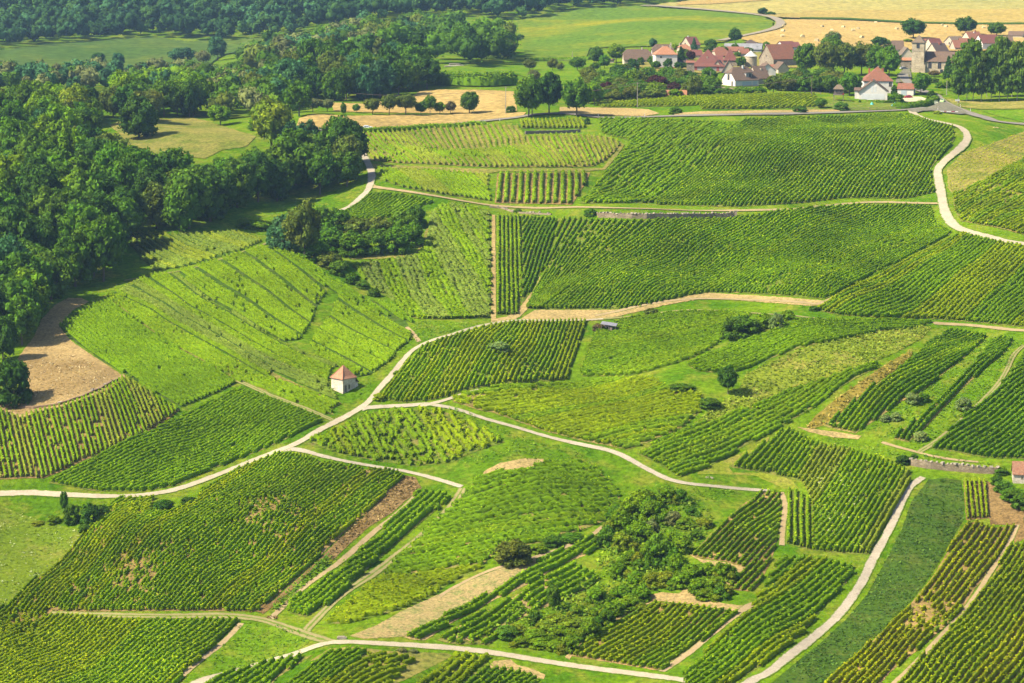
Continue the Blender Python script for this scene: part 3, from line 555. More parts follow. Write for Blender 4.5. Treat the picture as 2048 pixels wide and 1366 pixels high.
VY('pale grey green vineyard of long curving rows left of the stone hut', 'V 100,600 250,540 370,455 620,440 850,640 1100,770 1300,900 1500,1010 1700,1120 2048,1180 B 480,1160 460,1230 A 1925,1090 1990,1180 1850,1120 1600,1000 V 1380,1295 1000,1075 740,935 560,835 420,735',
   ('g', ('V 100,600 420,740 560,840 740,940 1000,1080 1380,1300 2300,1640', 'V 560,410 850,640 1100,770 1300,900 1500,1010 1700,1120 2048,1250 2200,1330', 16, -0.05, 1.05)), 0, 'pale', 'turf_dark', skip=5, H=1.3, W=0.38, K=5, miss=0.02, second='mid')
VY('bright green vineyard over the crown of the left hill', 'V 640,420 900,350 1190,255 1330,220 1500,260 1650,310 1860,590 1780,700 1740,830 1640,980 1500,1000 1300,890 1100,765 850,630',
   ('g', ('V 560,410 850,640 1100,770 1300,900 1500,1010 1700,1120 2000,1290 2200,1400', 'V 1330,180 1500,260 1700,400 1900,560 2100,700 2350,860 2600,1000', 25, -0.05, 1.05)), 0, 'mid', 'turf_dark', skip=6, H=1.3, W=0.38, K=5, miss=0.03)
VY('green vineyard flank facing the white lane above the stone hut', 'B 520,740 640,790 900,860 950,960 930,1010 860,1060 830,1110 760,1160 700,1200 620,1215 540,1160 420,1130 350,1020 400,940 470,850',
   ('g', ('V 560,410 850,640 1100,770 1300,900 1500,1010 1700,1120 2000,1290 2200,1400', 'V 1330,180 1500,260 1700,400 1900,560 2100,700 2350,860 2600,1000', 25, -0.05, 1.05)), 0, 'mid', 'turf_dark', skip=6, H=1.3, W=0.38, K=5, miss=0.03)
VY('green vineyard strip along the thicket on the hill shoulder', 'B 150,470 300,510 450,620 560,680 700,760 860,800 960,900 900,880 700,830 500,720 300,600 180,520',
   ('g', ('V 560,410 850,640 1100,770 1300,900 1500,1010 1700,1120 2000,1290 2200,1400', 'V 1330,180 1500,260 1700,400 1900,560 2100,700 2350,860 2600,1000', 25, -0.05, 1.35)), 0, 'lush', 'turf_dark', skip=6, H=1.25, W=0.42, K=5)
VY('silvery green vineyard tucked under the edge of the left wood', 'V 260,110 500,112 900,120 1100,100 1330,175 1190,240 900,335 650,395 450,415 330,310 250,200',
   ('dir', 'V 480,160 640,260'), 1.9, 'pale', 'turf_dark', H=1.3, W=0.45, K=5, bare=0.04, second='net')
VY('thin strip of vines between the hut meadow and the lush plot', 'A 1480,1080 1600,1120 1750,1160 1900,1200 1960,1260 1850,1250 1700,1190 1560,1130',
   ('g', ('A 1450,1080 1700,1195 1950,1290', 'A 1500,1040 1750,1130 2000,1220', 4, 0, 1)), 0, 'mid', 'vine_grass', H=1.1, W=0.6, K=4)
# centre
VY('bright striped vineyard with steep rows right of the curving white lane', 'O 130,775 50,790 120,700 200,600 300,480 450,310 560,255 800,185 1060,112 1290,72 1960,58 1930,200 1870,380 1790,590 1600,610 1300,620 1000,660 840,690 700,745 500,785 280,800',
   ('g', ('O 30,810 450,250', 'O 1780,590 1960,50', 37, -0.3, 1.0)), 0, 'bright', 'vine_grass', H=1.3, W=0.45, K=4, second='mid', bare=0.02)
VY('young patchy vineyard inside the bend of the white lanes', 'F 235,285 350,240 560,145 700,135 860,135 1000,195 1150,280 1000,330 900,375 750,392 560,365 380,325',
   ('dir', 'F 500,200 590,345'), 1.5, 'bright', 'vine_grass', H=1.3, W=0.75, K=6, miss=0.22, jit=0.45, second='mid')
VY('large rough vineyard below the bare crescent in the centre', 'Q 1040,215 1090,195 1230,155 1420,125 1560,75 1750,70 1880,120 1960,200 2040,290 2048,390 1980,470 1830,530 1640,590 1480,640 1200,690 1110,790 900,808 700,845 430,858 440,830 560,710 650,620 760,510 880,400 960,330 1040,260',
   ('dir', 'Q 450,860 1480,700'), 1.9, 'lush', 'vine_mix', H=1.3, W=1.0, K=6, miss=0.06, jit=0.3, bare=0.10, second='mid')
VY('bright yellow green vineyard at the tip of the tilled strip', 'Q 430,875 700,862 900,820 1110,800 900,905 780,985 600,1065 400,1135 180,1185 20,1192 100,1120 250,1000 330,920',
   ('dir', 'Q 430,880 1110,770'), 1.7, 'bright', 'vine_grass', H=1.3, W=0.9, K=6, jit=0.3)
VY('long vineyard strip hugging the lower side of the tilled strip', 'Q 570,1278 640,1240 880,1125 1120,1005 1290,915 1460,815 1480,775 1650,690 1900,580 2000,530 1960,640 1800,725 1600,800 1500,880 1200,1020 900,1180 720,1300 620,1295',
   ('dir', 'Q 640,1290 1900,600'), 1.6, 'lush', 'tan', H=1.35, W=0.7, K=5)
VY('short vineyard strip between the leaning rows and the thicket', 'Q 930,1290 950,1200 1300,1020 1500,890 1720,775 1860,850 1910,880 1800,960 1600,1050 1350,1160 1180,1235 1050,1310',
   ('dir', 'Q 950,1300 1750,790'), 1.7, 'lush', 'tan', H=1.3, W=0.7, K=5, miss=0.08)
VY('scattered vines at the bottom lane beside the thicket', 'Q 800,1300 900,1215 940,1205 920,1290 1050,1315 1180,1240 1220,1290 1150,1330 900,1325',
   ('dir', 'Q 950,1300 1750,790'), 1.7, 'mid', 'dry_meadow', H=1.2, W=0.6, K=4, miss=0.3)
VY('terraced vineyard under the grassy fork of the middle lanes', 'O 740,760 800,740 960,700 1180,660 1450,640 1980,620 G 400,545 600,535 700,540 820,610 960,640 1040,650 1030,760 900,870 700,960 530,1025 420,1000 200,960 60,920 0,905 O 1600,1065 1300,955 1130,895 1000,870 760,795',
   ('dir', 'G 0,800 1000,560'), 1.6, 'mid', 'vine_mix', H=1.25, W=0.85, K=5, jit=0.25, bare=0.05, second='bright')
VY('vineyard around the small ruined shed in the middle', 'G 300,235 480,145 640,112 900,85 1250,90 1380,100 1250,165 1190,260 1100,330 960,400 740,470 540,520 220,525 210,490',
   ('dir', 'G 200,520 1200,260'), 1.4, 'lush', 'vine_grass', H=1.25, W=0.8, K=5, jit=0.2, second='mid')
VY('smooth leafy vineyard slanting behind the yellow grass ridge', 'G 930,440 1100,370 1300,285 1500,225 1640,165 1700,140 H 600,75 800,72 1240,82 1180,108 1100,130 900,145 600,208 350,255 150,330 0,390 G 1560,395 1290,485 1200,500 1000,490',
   ('dir', 'G 1000,460 2000,170'), 1.4, 'lush', 'vine_grass', H=1.2, W=0.8, K=5, jit=0.2)
VY('dark leafy vineyard running down under the yellow grass ridge', 'G 590,1050 760,960 1000,860 1300,750 1450,765 H 0,665 150,600 300,540 560,460 700,405 880,350 860,400 720,470 600,540 400,690 200,800 80,870 0,910 -90,960 G 1350,960 1250,1060 1050,1150 880,1215 740,1120',
   ('dir', 'G 700,1120 1700,650'), 1.3, 'mid', 'vine_grass', H=1.2, W=0.8, K=5, jit=0.2, second='lush')
# upper middle
VY('narrow block of vertical vine rows right of the sandy headland', 'B 1442,268 1580,272 1585,850 1445,850', ('dir', 'B 1445,270 1442,850'), 1.28, 'mid', 'vine_grass', H=1.4, W=0.5, K=4)
VY('wedge of fanning vine rows beside the vertical block', 'B 1592,275 1800,288 1740,520 1700,610 1592,790', ('dir', 'B 1600,760 1790,290'), 1.3, 'dark', 'vine_grass', H=1.4, W=0.5, K=4, second='mid')
VY('very large rippled vineyard filling the middle right', 'C 400,742 560,748 900,758 1300,752 1560,750 1700,730 1912,692 D 600,568 800,558 1110,578 1140,680 1235,730 1100,815 900,915 700,1005 600,1065 480,1125 250,1105 0,1090 C 1430,1245 1300,1265 1000,1335 850,1360 180,1360 300,1100 370,900',
   ('g', ('Z 1037,633 1115,440', 'Z 1062,633 1310,446', 16, 0, 1), ('Z 1062,633 1310,446', 'Z 1650,604 1910,463', 66, 0, 1.1)), 0, 'mid', 'vine_grass', H=1.35, W=0.5, K=4, bare=0.06, second='lush')
VY('deep green leafy vineyard on the right under the winding lane', 'D 1265,745 1300,738 1500,785 1663,812 1760,830 1760,1310 1663,1290 1400,1265 1100,1242 800,1235 560,1220 430,1190 480,1150 640,1060 850,950 1100,830',
   ('dir', 'D 480,1180 1200,800'), 1.35, 'lush', 'vine_grass', H=1.3, W=0.75, K=4, jit=0.15, second='bright')
VY('wide dark striped vineyard below the village road', 'C 1662,68 1912,68 D 100,55 600,42 850,28 980,32 1130,78 1240,103 1250,180 1180,260 1110,350 1115,430 1135,490 960,530 760,525 600,525 350,552 0,575 C 1600,665 1070,648 1045,620 1200,500 1490,265 1505,230',
   ('dir', 'C 1050,640 1490,262'), 1.4, 'mid', 'vine_grass', H=1.4, W=0.5, K=4, bare=0.04, second='lush')
VY('rough leafy vineyard between the light plot and the dark stripes', 'C 675,62 960,65 1640,98 1500,230 1195,500 1035,635 540,640 640,540 790,340 900,215 700,160',
   ('dir', 'C 1050,640 1490,262'), 1.7, 'lush', 'vine_grass', H=1.4, W=0.9, K=4, jit=0.35, miss=0.1, second='mid')
VY('light green vineyard of slanting rows below the wheat field', 'W 410,892 520,878 800,862 1100,832 1350,822 1500,832 1560,905 1900,888 2048,902 C 560,165 750,190 830,225 780,290 720,345 640,385 540,392 0,393 W 1600,1108 1300,1108 1000,1090 700,1078 530,1060',
   ('g', ('W 400,885 640,1095', 'C 520,160 640,395', 40, -0.3, 1.4)), 0, 'net', 'vine_mix', H=1.4, W=0.52, K=4, bare=0.05, second='mid')
VY('small block of yellow green vines under the big plane trees', 'W 1510,802 1940,787 1945,850 1530,850', ('dir', 'W 1520,800 1540,850'), 1.7, 'bright', 'vine_grass', H=1.6, W=0.6, K=4)
VY('small light vineyard above the fork of the two lanes', 'W 570,1113 700,1122 1000,1133 1320,1157 1310,1230 1320,1320 B 1400,130 1420,183 1150,148 900,103 770,62 W 620,1200', ('dir', 'W 600,1120 860,1300'), 1.5, 'mid', 'vine_grass', H=1.35, W=0.5, K=4, second='net')
VY('boldly striped block of widely spaced vertical vine rows', 'B 1448,22 1990,17 1970,70 1885,205 1432,195', ('dir', 'B 1700,20 1692,200'), 2.35, 'mid', 'vine_soil', H=1.7, W=0.95, K=7)
VY('little vineyard patch in front of the thicket by the lane', 'B 530,262 710,142 850,142 1080,188 1000,215 850,275 720,292 560,292', ('dir', 'B 530,270 730,140'), 1.5, 'lush', 'vine_grass', H=1.4, W=0.7, K=4)
VY('pale misty green vineyard left of the sandy headland', 'B 1120,205 1250,205 1400,255 1412,868 1100,875 960,870 850,770 720,690 600,560 850,525 985,505 1045,400 1060,260',
   ('dir', 'B 900,560 1080,868'), 1.3, 'pale', 'vine_grass', H=1.2, W=1.05, K=6, jit=0.5, second='mid')
VY('distant vineyard in front of the village gardens', 'S 50,855 400,832 900,792 1500,777 1840,777 1860,850 1840,883 1500,888 910,898 900,862 760,872 400,878 100,882', ('dir', 'S 1000,885 1300,795'), 1.8, 'bright', 'vine_grass', H=1.5, W=0.8, K=4)
# right
VY('yellowing sparse vineyard right of the winding white lane', 'D 1760,110 1663,130 1500,190 1300,255 1205,350 1212,470 1240,498 1300,478 1500,378 1663,290 1760,240', ('dir', 'D 1240,480 1663,240'), 1.8, 'yellow', 'dry_meadow', H=0.9, W=0.5, K=2, miss=0.35, bare=0.2, core=False)
VY('patchy yellow green vineyard at the upper right edge', 'D 1242,502 1300,482 1500,380 1663,292 1760,240 1760,790 1663,742 1500,700 1290,662 1250,600', ('dir', 'D 1280,665 1663,430'), 1.5, 'bright', 'vine_mix', H=1.25, W=0.7, K=4, miss=0.1, bare=0.12, jit=0.25, second='mid')
VY('dark striped vineyard beside the rusty grass bank', 'H 1370,142 1450,150 1610,182 1595,215 1400,375 1200,535 1000,645 900,725 780,805 720,845 600,820 500,792 560,740 620,700 830,530 1000,420 1130,320 1220,230',
   ('dir', 'H 640,810 1600,205'), 1.3, 'dark', 'vine_mix', H=1.4, W=0.5, K=4, second='mid')
VY('narrow dark vineyard strip between two grassy bands on the right', 'H 1700,185 1800,208 1740,290 1600,405 1420,565 1300,695 1200,805 1080,905 980,880 1020,830 1200,700 1400,520 1560,330',
   ('dir', 'H 1030,875 1760,225'), 1.3, 'dark', 'vine_mix', H=1.4, W=0.5, K=4)
VY('dark vineyard at the right edge above the ruined wall', 'H 2000,200 1871,310 1810,400 1710,520 1600,620 1450,740 1280,900 1215,945 1400,970 1600,1010 1850,1018 2000,1020', ('dir', 'H 1300,960 1871,540'), 1.35, 'dark', 'vine_grass', H=1.4, W=0.55, K=4)
VY('fan shaped striped vineyard with white flowers left of the concrete lane', 'H 250,812 400,890 520,935 700,965 870,1015 1105,1120 J 1235,165 1175,300 1115,400 1045,520 995,615 800,605 660,590 660,300 600,185 470,155 170,100',
   ('g', ('H -20,1100 230,820', 'J 1010,620 1260,180', 31, -0.1, 1.1)), 0, 'mid', 'vine_grass', H=1.5, W=0.55, K=4, second='net')
VY('little block of upright rows beside the orange dirt edge', 'J 508,238 570,245 650,300 652,588 570,568 500,550', ('dir', 'J 560,240 556,560'), 1.35, 'mid', 'vine_grass', H=1.3, W=0.5, K=4)
VY('brown soiled vineyard of thin dark rows above the square plot', 'J 370,242 470,250 475,330 465,470 440,580 400,690 340,800 290,830 165,820 210,740 265,690 150,655 0,635 -50,620 0,560 130,430 250,320',
   ('dir', 'J 0,620 370,285'), 1.3, 'mid', 'vine_soil', H=1.0, W=0.32, K=4, miss=0.08)
VY('square vineyard below the hooked thicket at the bottom', 'I 710,1210 960,1012 1110,935 1200,893 1420,915 1700,955 1600,1040 1480,1130 1330,1230 1240,1300 1130,1280 900,1240',
   ('dir', 'I 740,1215 1230,895'), 1.4, 'mid', 'vine_soil', H=1.1, W=0.45, K=5, miss=0.06, bare=0.1, second='bright')
VY('leafy vineyard along the left side of the concrete lane', 'J 465,645 600,632 750,652 910,692 860,780 750,900 600,1080 420,1230 200,1366 0,1420 -80,1400 -100,1330 0,1235 130,1065 300,930 400,765',
   ('dir', 'J 150,1250 880,700'), 1.3, 'lush', 'vine_grass', H=1.3, W=0.65, K=4, jit=0.12, second='bright', bare=0.04)
VY('five short vine rows on dry soil below the ruined wall', 'J 1545,182 1672,182 1700,300 1712,400 1560,412', ('dir', 'J 1600,182 1622,412'), 1.05, 'bright', 'brown_soil', H=1.2, W=0.35, K=4)
VY('sparse yellowish vineyard with bare gaps at the lower right', 'J 1560,432 1620,422 1700,462 1850,442 1800,570 1750,620 1690,720 1610,820 1530,940 1410,1060 1270,1180 1120,1300 1040,1390 720,1390 860,1262 1000,1132 1160,982 1280,852 1380,722 1460,582 1520,482',
   ('dir', 'J 860,1300 1600,450'), 1.3, 'bright', 'vine_soil', H=1.2, W=0.36, K=4, miss=0.06, bare=0.14, second='yellow')
VY('thick yellow green vineyard filling the lower right corner', 'J 2000,545 1900,548 1820,562 1760,662 1690,780 1610,890 1490,1030 1340,1180 1180,1340 1120,1420 2000,1440', ('dir', 'J 1160,1366 1830,575'), 1.25, 'yellow', 'vine_soil', H=1.4, W=0.42, K=4, second='bright', bare=0.02)
# bottom edge
VY('loose vine rows touching the white lane at the bottom', 'R 20,440 60,412 180,372 320,332 380,315 560,285 665,262 600,300 450,400 400,470 0,500', ('dir', 'R 200,440 380,318'), 1.6, 'lush', 'vine_mix', H=1.5, W=0.7, K=5, miss=0.04)
VY('neat dark green rows at the very bottom of the view', 'R 495,440 740,258 800,252 900,240 990,250 880,345 700,450 600,500 440,500', ('dir', 'R 500,440 745,255'), 1.3, 'lush', 'vine_mix', H=1.4, W=0.55, K=5)
VY('small yellow green vine plot beside the tilled furrows', 'R 705,447 885,345 995,262 1100,265 1270,282 1200,360 1120,440 1080,500 620,500', ('dir', 'R 705,447 990,262'), 1.5, 'bright', 'dry_meadow', H=1.2, W=0.7, K=4, miss=0.15)
VY('bright leafy vine plot right of the bare furrows', 'R 1250,440 1400,330 1480,262 1700,278 1650,345 1540,440 1500,500 1200,500', ('dir', 'R 1260,440 1480,262'), 1.6, 'bright', 'vine_grass', H=1.2, W=0.9, K=5, jit=0.2)
VY('dark vine rows below the pale patch at the bottom edge', 'R 1550,440 1655,345 1760,350 1880,375 1960,400 2000,450 2000,520 1480,520', ('dir', 'R 1560,440 1680,345'), 1.4, 'lush', 'vine_mix', H=1.4, W=0.6, K=5)
# loose growth
YG = ((0.17,0.23,0.025), (0.23,0.29,0.04), (0.13,0.20,0.02), 0.4, 0.2); RG = ((0.21,0.18,0.04), (0.31,0.25,0.08), (0.12,0.12,0.03), 0.35, 0.2)
GG = ((0.10,0.19,0.015), (0.16,0.24,0.03), (0.06,0.13,0.02), 0.3, 0.2); DG = ((0.055,0.115,0.02), (0.09,0.16,0.03), (0.04,0.09,0.018), 0.3, 0.3)
scatter('tall_grass', 'G 950,880 1100,745 1280,630 1340,505 1560,402 1800,312 2048,262 H 350,258 600,212 900,150 1180,112 1240,120 1180,190 1000,290 800,372 560,452 300,530 150,590 0,655 G 1400,745 1250,790 1100,830', 'tall yellow grass and weeds on the ridge', 4.0, YG, 0.5, 0.7, 3)
scatter('dry_grass', 'H 385,800 450,720 600,600 760,490 900,390 1000,330 1110,280 1100,320 980,420 820,530 640,690 500,790 430,815', 'rusty dry grass on the bank', 3.0, RG, 0.55, 0.8, 4)
scatter('rough_grass', 'J 1340,175 1530,180 1550,300 1545,410 1490,500 1440,590 1370,710 1270,850 1150,980 1000,1120 850,1250 730,1366 500,1366 560,1250 700,1140 850,1000 980,850 1060,700 1120,590 1190,450 1240,300', 'rough dark grass in the strip beside the concrete lane', 3.0, DG, 0.4, 0.35, 5)
scatter('weeds', 'F 95,1035 160,960 260,870 350,790 375,815 300,880 200,970 130,1045', 'dense green weeds in the end of the brown strip', 9.0, GG, 0.45, 0.8, 6)
scatter('weeds', 'M 0,115 100,150 250,210 400,245 540,280 580,330 530,400 450,470 350,560 220,670 150,730 50,810 -60,860 -60,120', 'pale flowering weeds in the meadow at the left edge', 1.2, ((0.14,0.20,0.03), (0.34,0.38,0.22), (0.09,0.15,0.02), 0.3, 0.3), 0.35, 0.4, 7)
scatter('weeds', 'J 640,120 800,60 980,220 900,420 1000,560 800,590 660,560 680,300', 'white flowering weeds between the fan shaped vine rows', 1.8, ((0.12,0.20,0.03), (0.42,0.45,0.28), (0.09,0.16,0.02), 0.45, 0.2), 0.4, 0.9, 8)

scatter('grass', 'O 640,845 800,860 1000,940 1300,1080 1550,1170 2003,1230 2003,1366 1800,1300 1500,1290 1200,1320 900,1366 700,1340 900,1280 1100,1240 1280,1200 1300,1130 1100,1040 900,960 760,880', 'uneven green grass bank under the middle lane', 2.5, GG, 0.4, 0.45, 20)
scatter('grass', 'I 300,60 560,50 700,70 860,120 1000,200 1080,250 1250,220 1700,240 1600,300 1480,400 1350,330 1230,230 1100,240 960,170 800,90 640,55', 'long grass above the wild patch', 2.5, GG, 0.4, 0.5, 21)
scatter('grass', 'H 1600,210 1700,185 1560,330 1400,520 1200,700 1020,830 900,900 760,860 900,725 1200,540 1400,380', 'rough grass in the first band between the right vine rows', 2.5, GG, 0.4, 0.4, 22)
scatter('grass', 'H 1800,208 1860,240 1790,330 1700,480 1560,630 1420,740 1250,880 1150,960 1080,910 1200,810 1420,570 1740,300', 'rough grass in the second band between the right vine rows', 2.5, GG, 0.4, 0.4, 23)
scatter('grass', 'N 480,935 650,945 850,985 960,1050 940,1090 800,1170 600,1250 350,1330 200,1300 330,1120', 'long grass in the triangle between the tracks', 2.0, GG, 0.4, 0.35, 24)
scatter('grass', 'H 320,850 560,870 760,890 1000,960 1300,1010 1690,1060 1690,1100 1100,1050 800,980 500,900', 'grass bank above the fan shaped vineyard', 2.0, GG, 0.4, 0.4, 25)
scatter('grass', 'B 960,880 1200,895 1380,900 1050,990 900,1060 760,1180 700,1290 640,1320 640,1240 780,1130 880,1040', 'grass verge left of the white lane', 2.0, GG, 0.4, 0.35, 26)

scatter('clods', 'A 180,960 400,900 560,960 660,1030 560,1100 350,1180 200,1200 120,1150', 'loose clods and stones on the bare earth', 1.6, ((0.30,0.21,0.12), (0.46,0.38,0.27), (0.17,0.12,0.07), 0.3, 0.3), 0.4, 0.15, 30, 0.3)
scatter('clods', 'F 690,435 745,445 770,490 700,540 640,595 540,655 450,735 375,805 345,785 400,720 500,630 600,530', 'broken clods on the brown ploughed strip', 7.0, ((0.20,0.145,0.065), (0.31,0.23,0.12), (0.12,0.085,0.045), 0.3, 0.35), 0.4, 0.35, 31, 0.2)
# ------------------------------------------------------------------ trees, bushes, hedges
ICO = None
def ico():
    global ICO
    if ICO is None:
        bm = bmesh.new(); bmesh.ops.create_icosphere(bm, subdivisions=1, radius=1.0)
        ICO = (np.array([v.co[:] for v in bm.verts]), np.array([[v.index for v in f.verts] for f in bm.faces])); bm.free()
    return ICO
def crown_mesh(name, lumps, nleaf, s, rng, up=0.35, core=0.82, flat=0.85, mat=None, base=(1, 1, 1)):
    """lumps: (x, y, z, r). Leaf faces scattered over and in the lumps round a rough inner mass."""
    iv, fi = ico(); V, F, C = [], [], []; o = 0
    for (x, y, z, r) in lumps:
        g = rng.uniform(0.78, 1.22); hue = np.array([rng.uniform(0.9, 1.12), 1.0, rng.uniform(0.85, 1.1)])
        if core:
            v = iv * r * core * rng.uniform(0.8, 1.1, (len(iv), 1)) * np.array([1, 1, flat]) + (x, y, z)
            V.append(v); F.append(fi + o); C.append(np.tile(np.array(base) * g * 0.9 * hue, (len(v), 1))); o += len(v)
        n = nleaf; d = rng.normal(0, 1, (n, 3)); d[:, 2] += up; d /= np.linalg.norm(d, axis=1)[:, None]
        pos = np.array([x, y, z]) + d * r * (0.72 + 0.42 * rng.random((n, 1))) * np.array([1, 1, flat])
        nr = d + rng.normal(0, 0.55, (n, 3)); nr /= np.linalg.norm(nr, axis=1)[:, None]
        a = np.cross(nr, rng.normal(0, 1, (n, 3))); a /= np.linalg.norm(a, axis=1)[:, None] + 1e-9; b = np.cross(nr, a)
        q = (s * rng.uniform(0.65, 1.35, n))[:, None]
        v = np.stack([pos - a*q*0.6 - b*q*0.45, pos + a*q*0.6 - b*q*0.45, pos + b*q*0.8], 1).reshape(-1, 3)
        V.append(v); F.append(np.arange(3 * n).reshape(-1, 3) + o); o += 3 * n
        C.append(np.repeat(np.array(base) * g * hue * rng.uniform(0.75, 1.25, (n, 1)), 3, axis=0))
    return raw_mesh(name, np.concatenate(V), np.concatenate(F), mat or M['tree'], np.concatenate(C))
def trunk_mesh(name, zc, r0, rng, limbs=5, straight=False, mat='bark'):
    mb = MB(); p = Vector((0, 0, -0.03)); q = Vector((rng.uniform(-.02, .02), rng.uniform(-.02, .02), zc * 0.55)); mb.tube(p, q, r0, r0 * 0.75, 7)
    t = Vector((rng.uniform(-.03, .03), rng.uniform(-.03, .03), 0.92 if straight else zc * 1.25)); mb.tube(q, t, r0 * 0.75, r0 * 0.25, 6)
    for i in range(limbs):
        a = i * 2.4 + rng.uniform(-.5, .5); k = q.lerp(t, rng.uniform(0, 0.5)); l = 0.16 if straight else 0.30
        mb.tube(k, k + Vector((math.cos(a) * l, math.sin(a) * l, l * 0.6)), r0 * 0.45, r0 * 0.12, 5)
    me = bpy.data.meshes.new(name); me.from_pydata(mb.V, [], mb.F); me.update(); me.materials.append(M[mat]); return me
def lump_set(kind, rng):
    L = []
    if kind in ('round', 'spread', 'tall'):
        cx = dict(round=(0.36, 0.60, 0.32), spread=(0.38, 0.62, 0.26), tall=(0.34, 0.58, 0.36))[kind]; n = 30
        for i in range(n):
            z = 1 - 2 * (i + 0.5) / n; z = max(-0.85, z); a = i * 2.39996 + rng.uniform(-.5, .5); k = math.sqrt(max(0, 1 - z * z)); f = rng.uniform(0.72, 1.04)
            L.append((cx[0]*k*math.cos(a)*f, cx[0]*k*math.sin(a)*f, cx[1] + cx[2]*z*f, rng.uniform(0.10, 0.185)))
        for i in range(5): L.append((rng.uniform(-.15, .15), rng.uniform(-.15, .15), cx[1] + rng.uniform(-.15, .15), 0.22))
    elif kind == 'full':
        for i in range(34):
            z = 1 - 2 * (i + 0.5) / 34; a = i * 2.39996 + rng.uniform(-.5, .5); k = math.sqrt(max(0, 1 - z * z)) ** (0.6 if z < 0 else 1); f = rng.uniform(0.7, 1.05); L.append((0.37*k*math.cos(a)*f, 0.37*k*math.sin(a)*f, 0.50 + 0.41*z*f, rng.uniform(0.10, 0.18)))
        for i in range(6): L.append((rng.uniform(-.15, .15), rng.uniform(-.15, .15), rng.uniform(.25, .7), 0.22))
    elif kind == 'column':
        for i in range(60):
            z = 0.22 + 0.75 * i / 59; w = 0.34 * (math.sin(math.pi * min(1, (z - 0.12) / 0.96)) ** 0.5) * rng.uniform(.7, 1.15); a = i * 2.4 + rng.uniform(-.6, .6)
            f = rng.uniform(0.3, 1.0); L.append((w*math.cos(a)*f, w*math.sin(a)*f, z + rng.uniform(-.03, .03), rng.uniform(0.10, 0.17)))
    elif kind == 'conifer':
        for i in range(40):
            z = 0.06 + 0.92 * i / 39; w = 0.42 * (1 - z) + 0.02; a = i * 2.4; L.append((w*math.cos(a)*.8, w*math.sin(a)*.8, z, 0.05 + 0.11 * (1 - z)))
    elif kind == 'bush':
        for i in range(22):
            a = i * 2.4; k = math.sqrt((i + .5) / 22) * 0.38; L.append((k*math.cos(a), k*math.sin(a), 0.14 + 0.66 * math.sqrt(max(0, 1 - (k/0.46)**2)) * rng.uniform(0.75, 1.1), rng.uniform(0.11, 0.19)))
        for i in range(12):
            a = i * 2.4; L.append((0.38*math.cos(a), 0.38*math.sin(a), rng.uniform(0.1, 0.25), 0.14))
    return L
PROTO = {}
for kind, num in (('round', 5), ('full', 4), ('spread', 3), ('tall', 3), ('column', 3), ('conifer', 2), ('bush', 4), ('orchard', 2)):
    for i in range(num):
        rng = np.random.default_rng(100 + i * 7 + len(kind)); lk = 'spread' if kind == 'orchard' else kind
        L = lump_set(lk, rng); nl, s = dict(column=(64, 0.05), conifer=(60, 0.045), bush=(85, 0.06)).get(kind, (80, 0.050))
        crown = crown_mesh('crown', L, nl, s, rng, core=0.8 if kind != 'orchard' else 0.6, flat={'round': 0.85, 'spread': 0.85, 'full': 0.85, 'column': 0.42}.get(kind, 1.0))
        tr = trunk_mesh('trunk', 0.15 if kind == 'bush' else 0.45, {'bush': 0.02, 'column': 0.016, 'conifer': 0.02}.get(kind, 0.026), rng, straight=kind in ('column', 'conifer'), mat='pale_bark' if kind == 'column' else 'bark')
        PROTO[kind, i] = (crown, tr)
TONE0 = dict(dark=(0.039,0.101,0.018), mid=(0.062,0.143,0.018), green=(0.068,0.166,0.016), bright=(0.111,0.221,0.013), yellow=(0.156,0.234,0.021), olive=(0.094,0.140,0.029),
            blue=(0.039,0.104,0.044), grey=(0.124,0.163,0.078), silver=(0.165,0.260,0.105), brown=(0.111,0.098,0.058), purple=(0.052,0.023,0.031), lime=(0.163,0.280,0.010), poplar=(0.075,0.153,0.026))
TONE = {k: (v[0] * 0.90, v[1] * 0.80, v[2] * 0.58) for k, v in TONE0.items()}; TONE['blue'] = (0.040, 0.105, 0.040); TONE['far'] = (0.026, 0.066, 0.020); TONE['far2'] = (0.036, 0.082, 0.018)  # far tones: cloud shadow over the hillside, darkened into the leaf colour
NT = [0]
def plant(x, y, W, H, kind, tone, label, group=None, name=None, cat=None, rz=None, sink=0.2):
    NT[0] += 1; rr = random.Random(NT[0] * 13 + 5); n = sum(1 for k in PROTO if k[0] == kind); crown, tr = PROTO[kind, rr.randrange(n)]
    nm = name or {'bush': 'bush', 'conifer': 'conifer_tree', 'column': 'poplar_tree'}.get(kind, 'tree')
    r = empty(nm, (x, y, float(hgt(x, y)) - sink), rr.uniform(0, 6.28) if rz is None else rz, label=label, cat=cat or ('bush' if kind == 'bush' else 'tree'), group=group)
    r.scale = (W, W * rr.uniform(0.9, 1.1), H)
    c = bpy.data.objects.new('crown', crown); link(c, r); t = TONE[tone]; g = rr.uniform(0.88, 1.12); c.color = (t[0] * g * rr.uniform(.92, 1.1), t[1] * g, t[2] * g, 1)
    if kind != 'bush' or H > 6:
        b = bpy.data.objects.new('trunk', tr); link(b, r)
    return r
def at(crop, x, y):
    c = CROP[crop]; return c[0] + x / c[2], c[1] + y / c[2]
def tree(crop, x, yb, w, h, kind, tone, label, **k):
    """base centre, width and height as read off a crop of the photograph"""
    u, v = at(crop, x, yb); p = P(u, v); m = mpp(p.y) / CROP[crop][2]; return plant(p.x, p.y, w * m * 1.08, h * m * 1.03, kind, tone, label, **k)
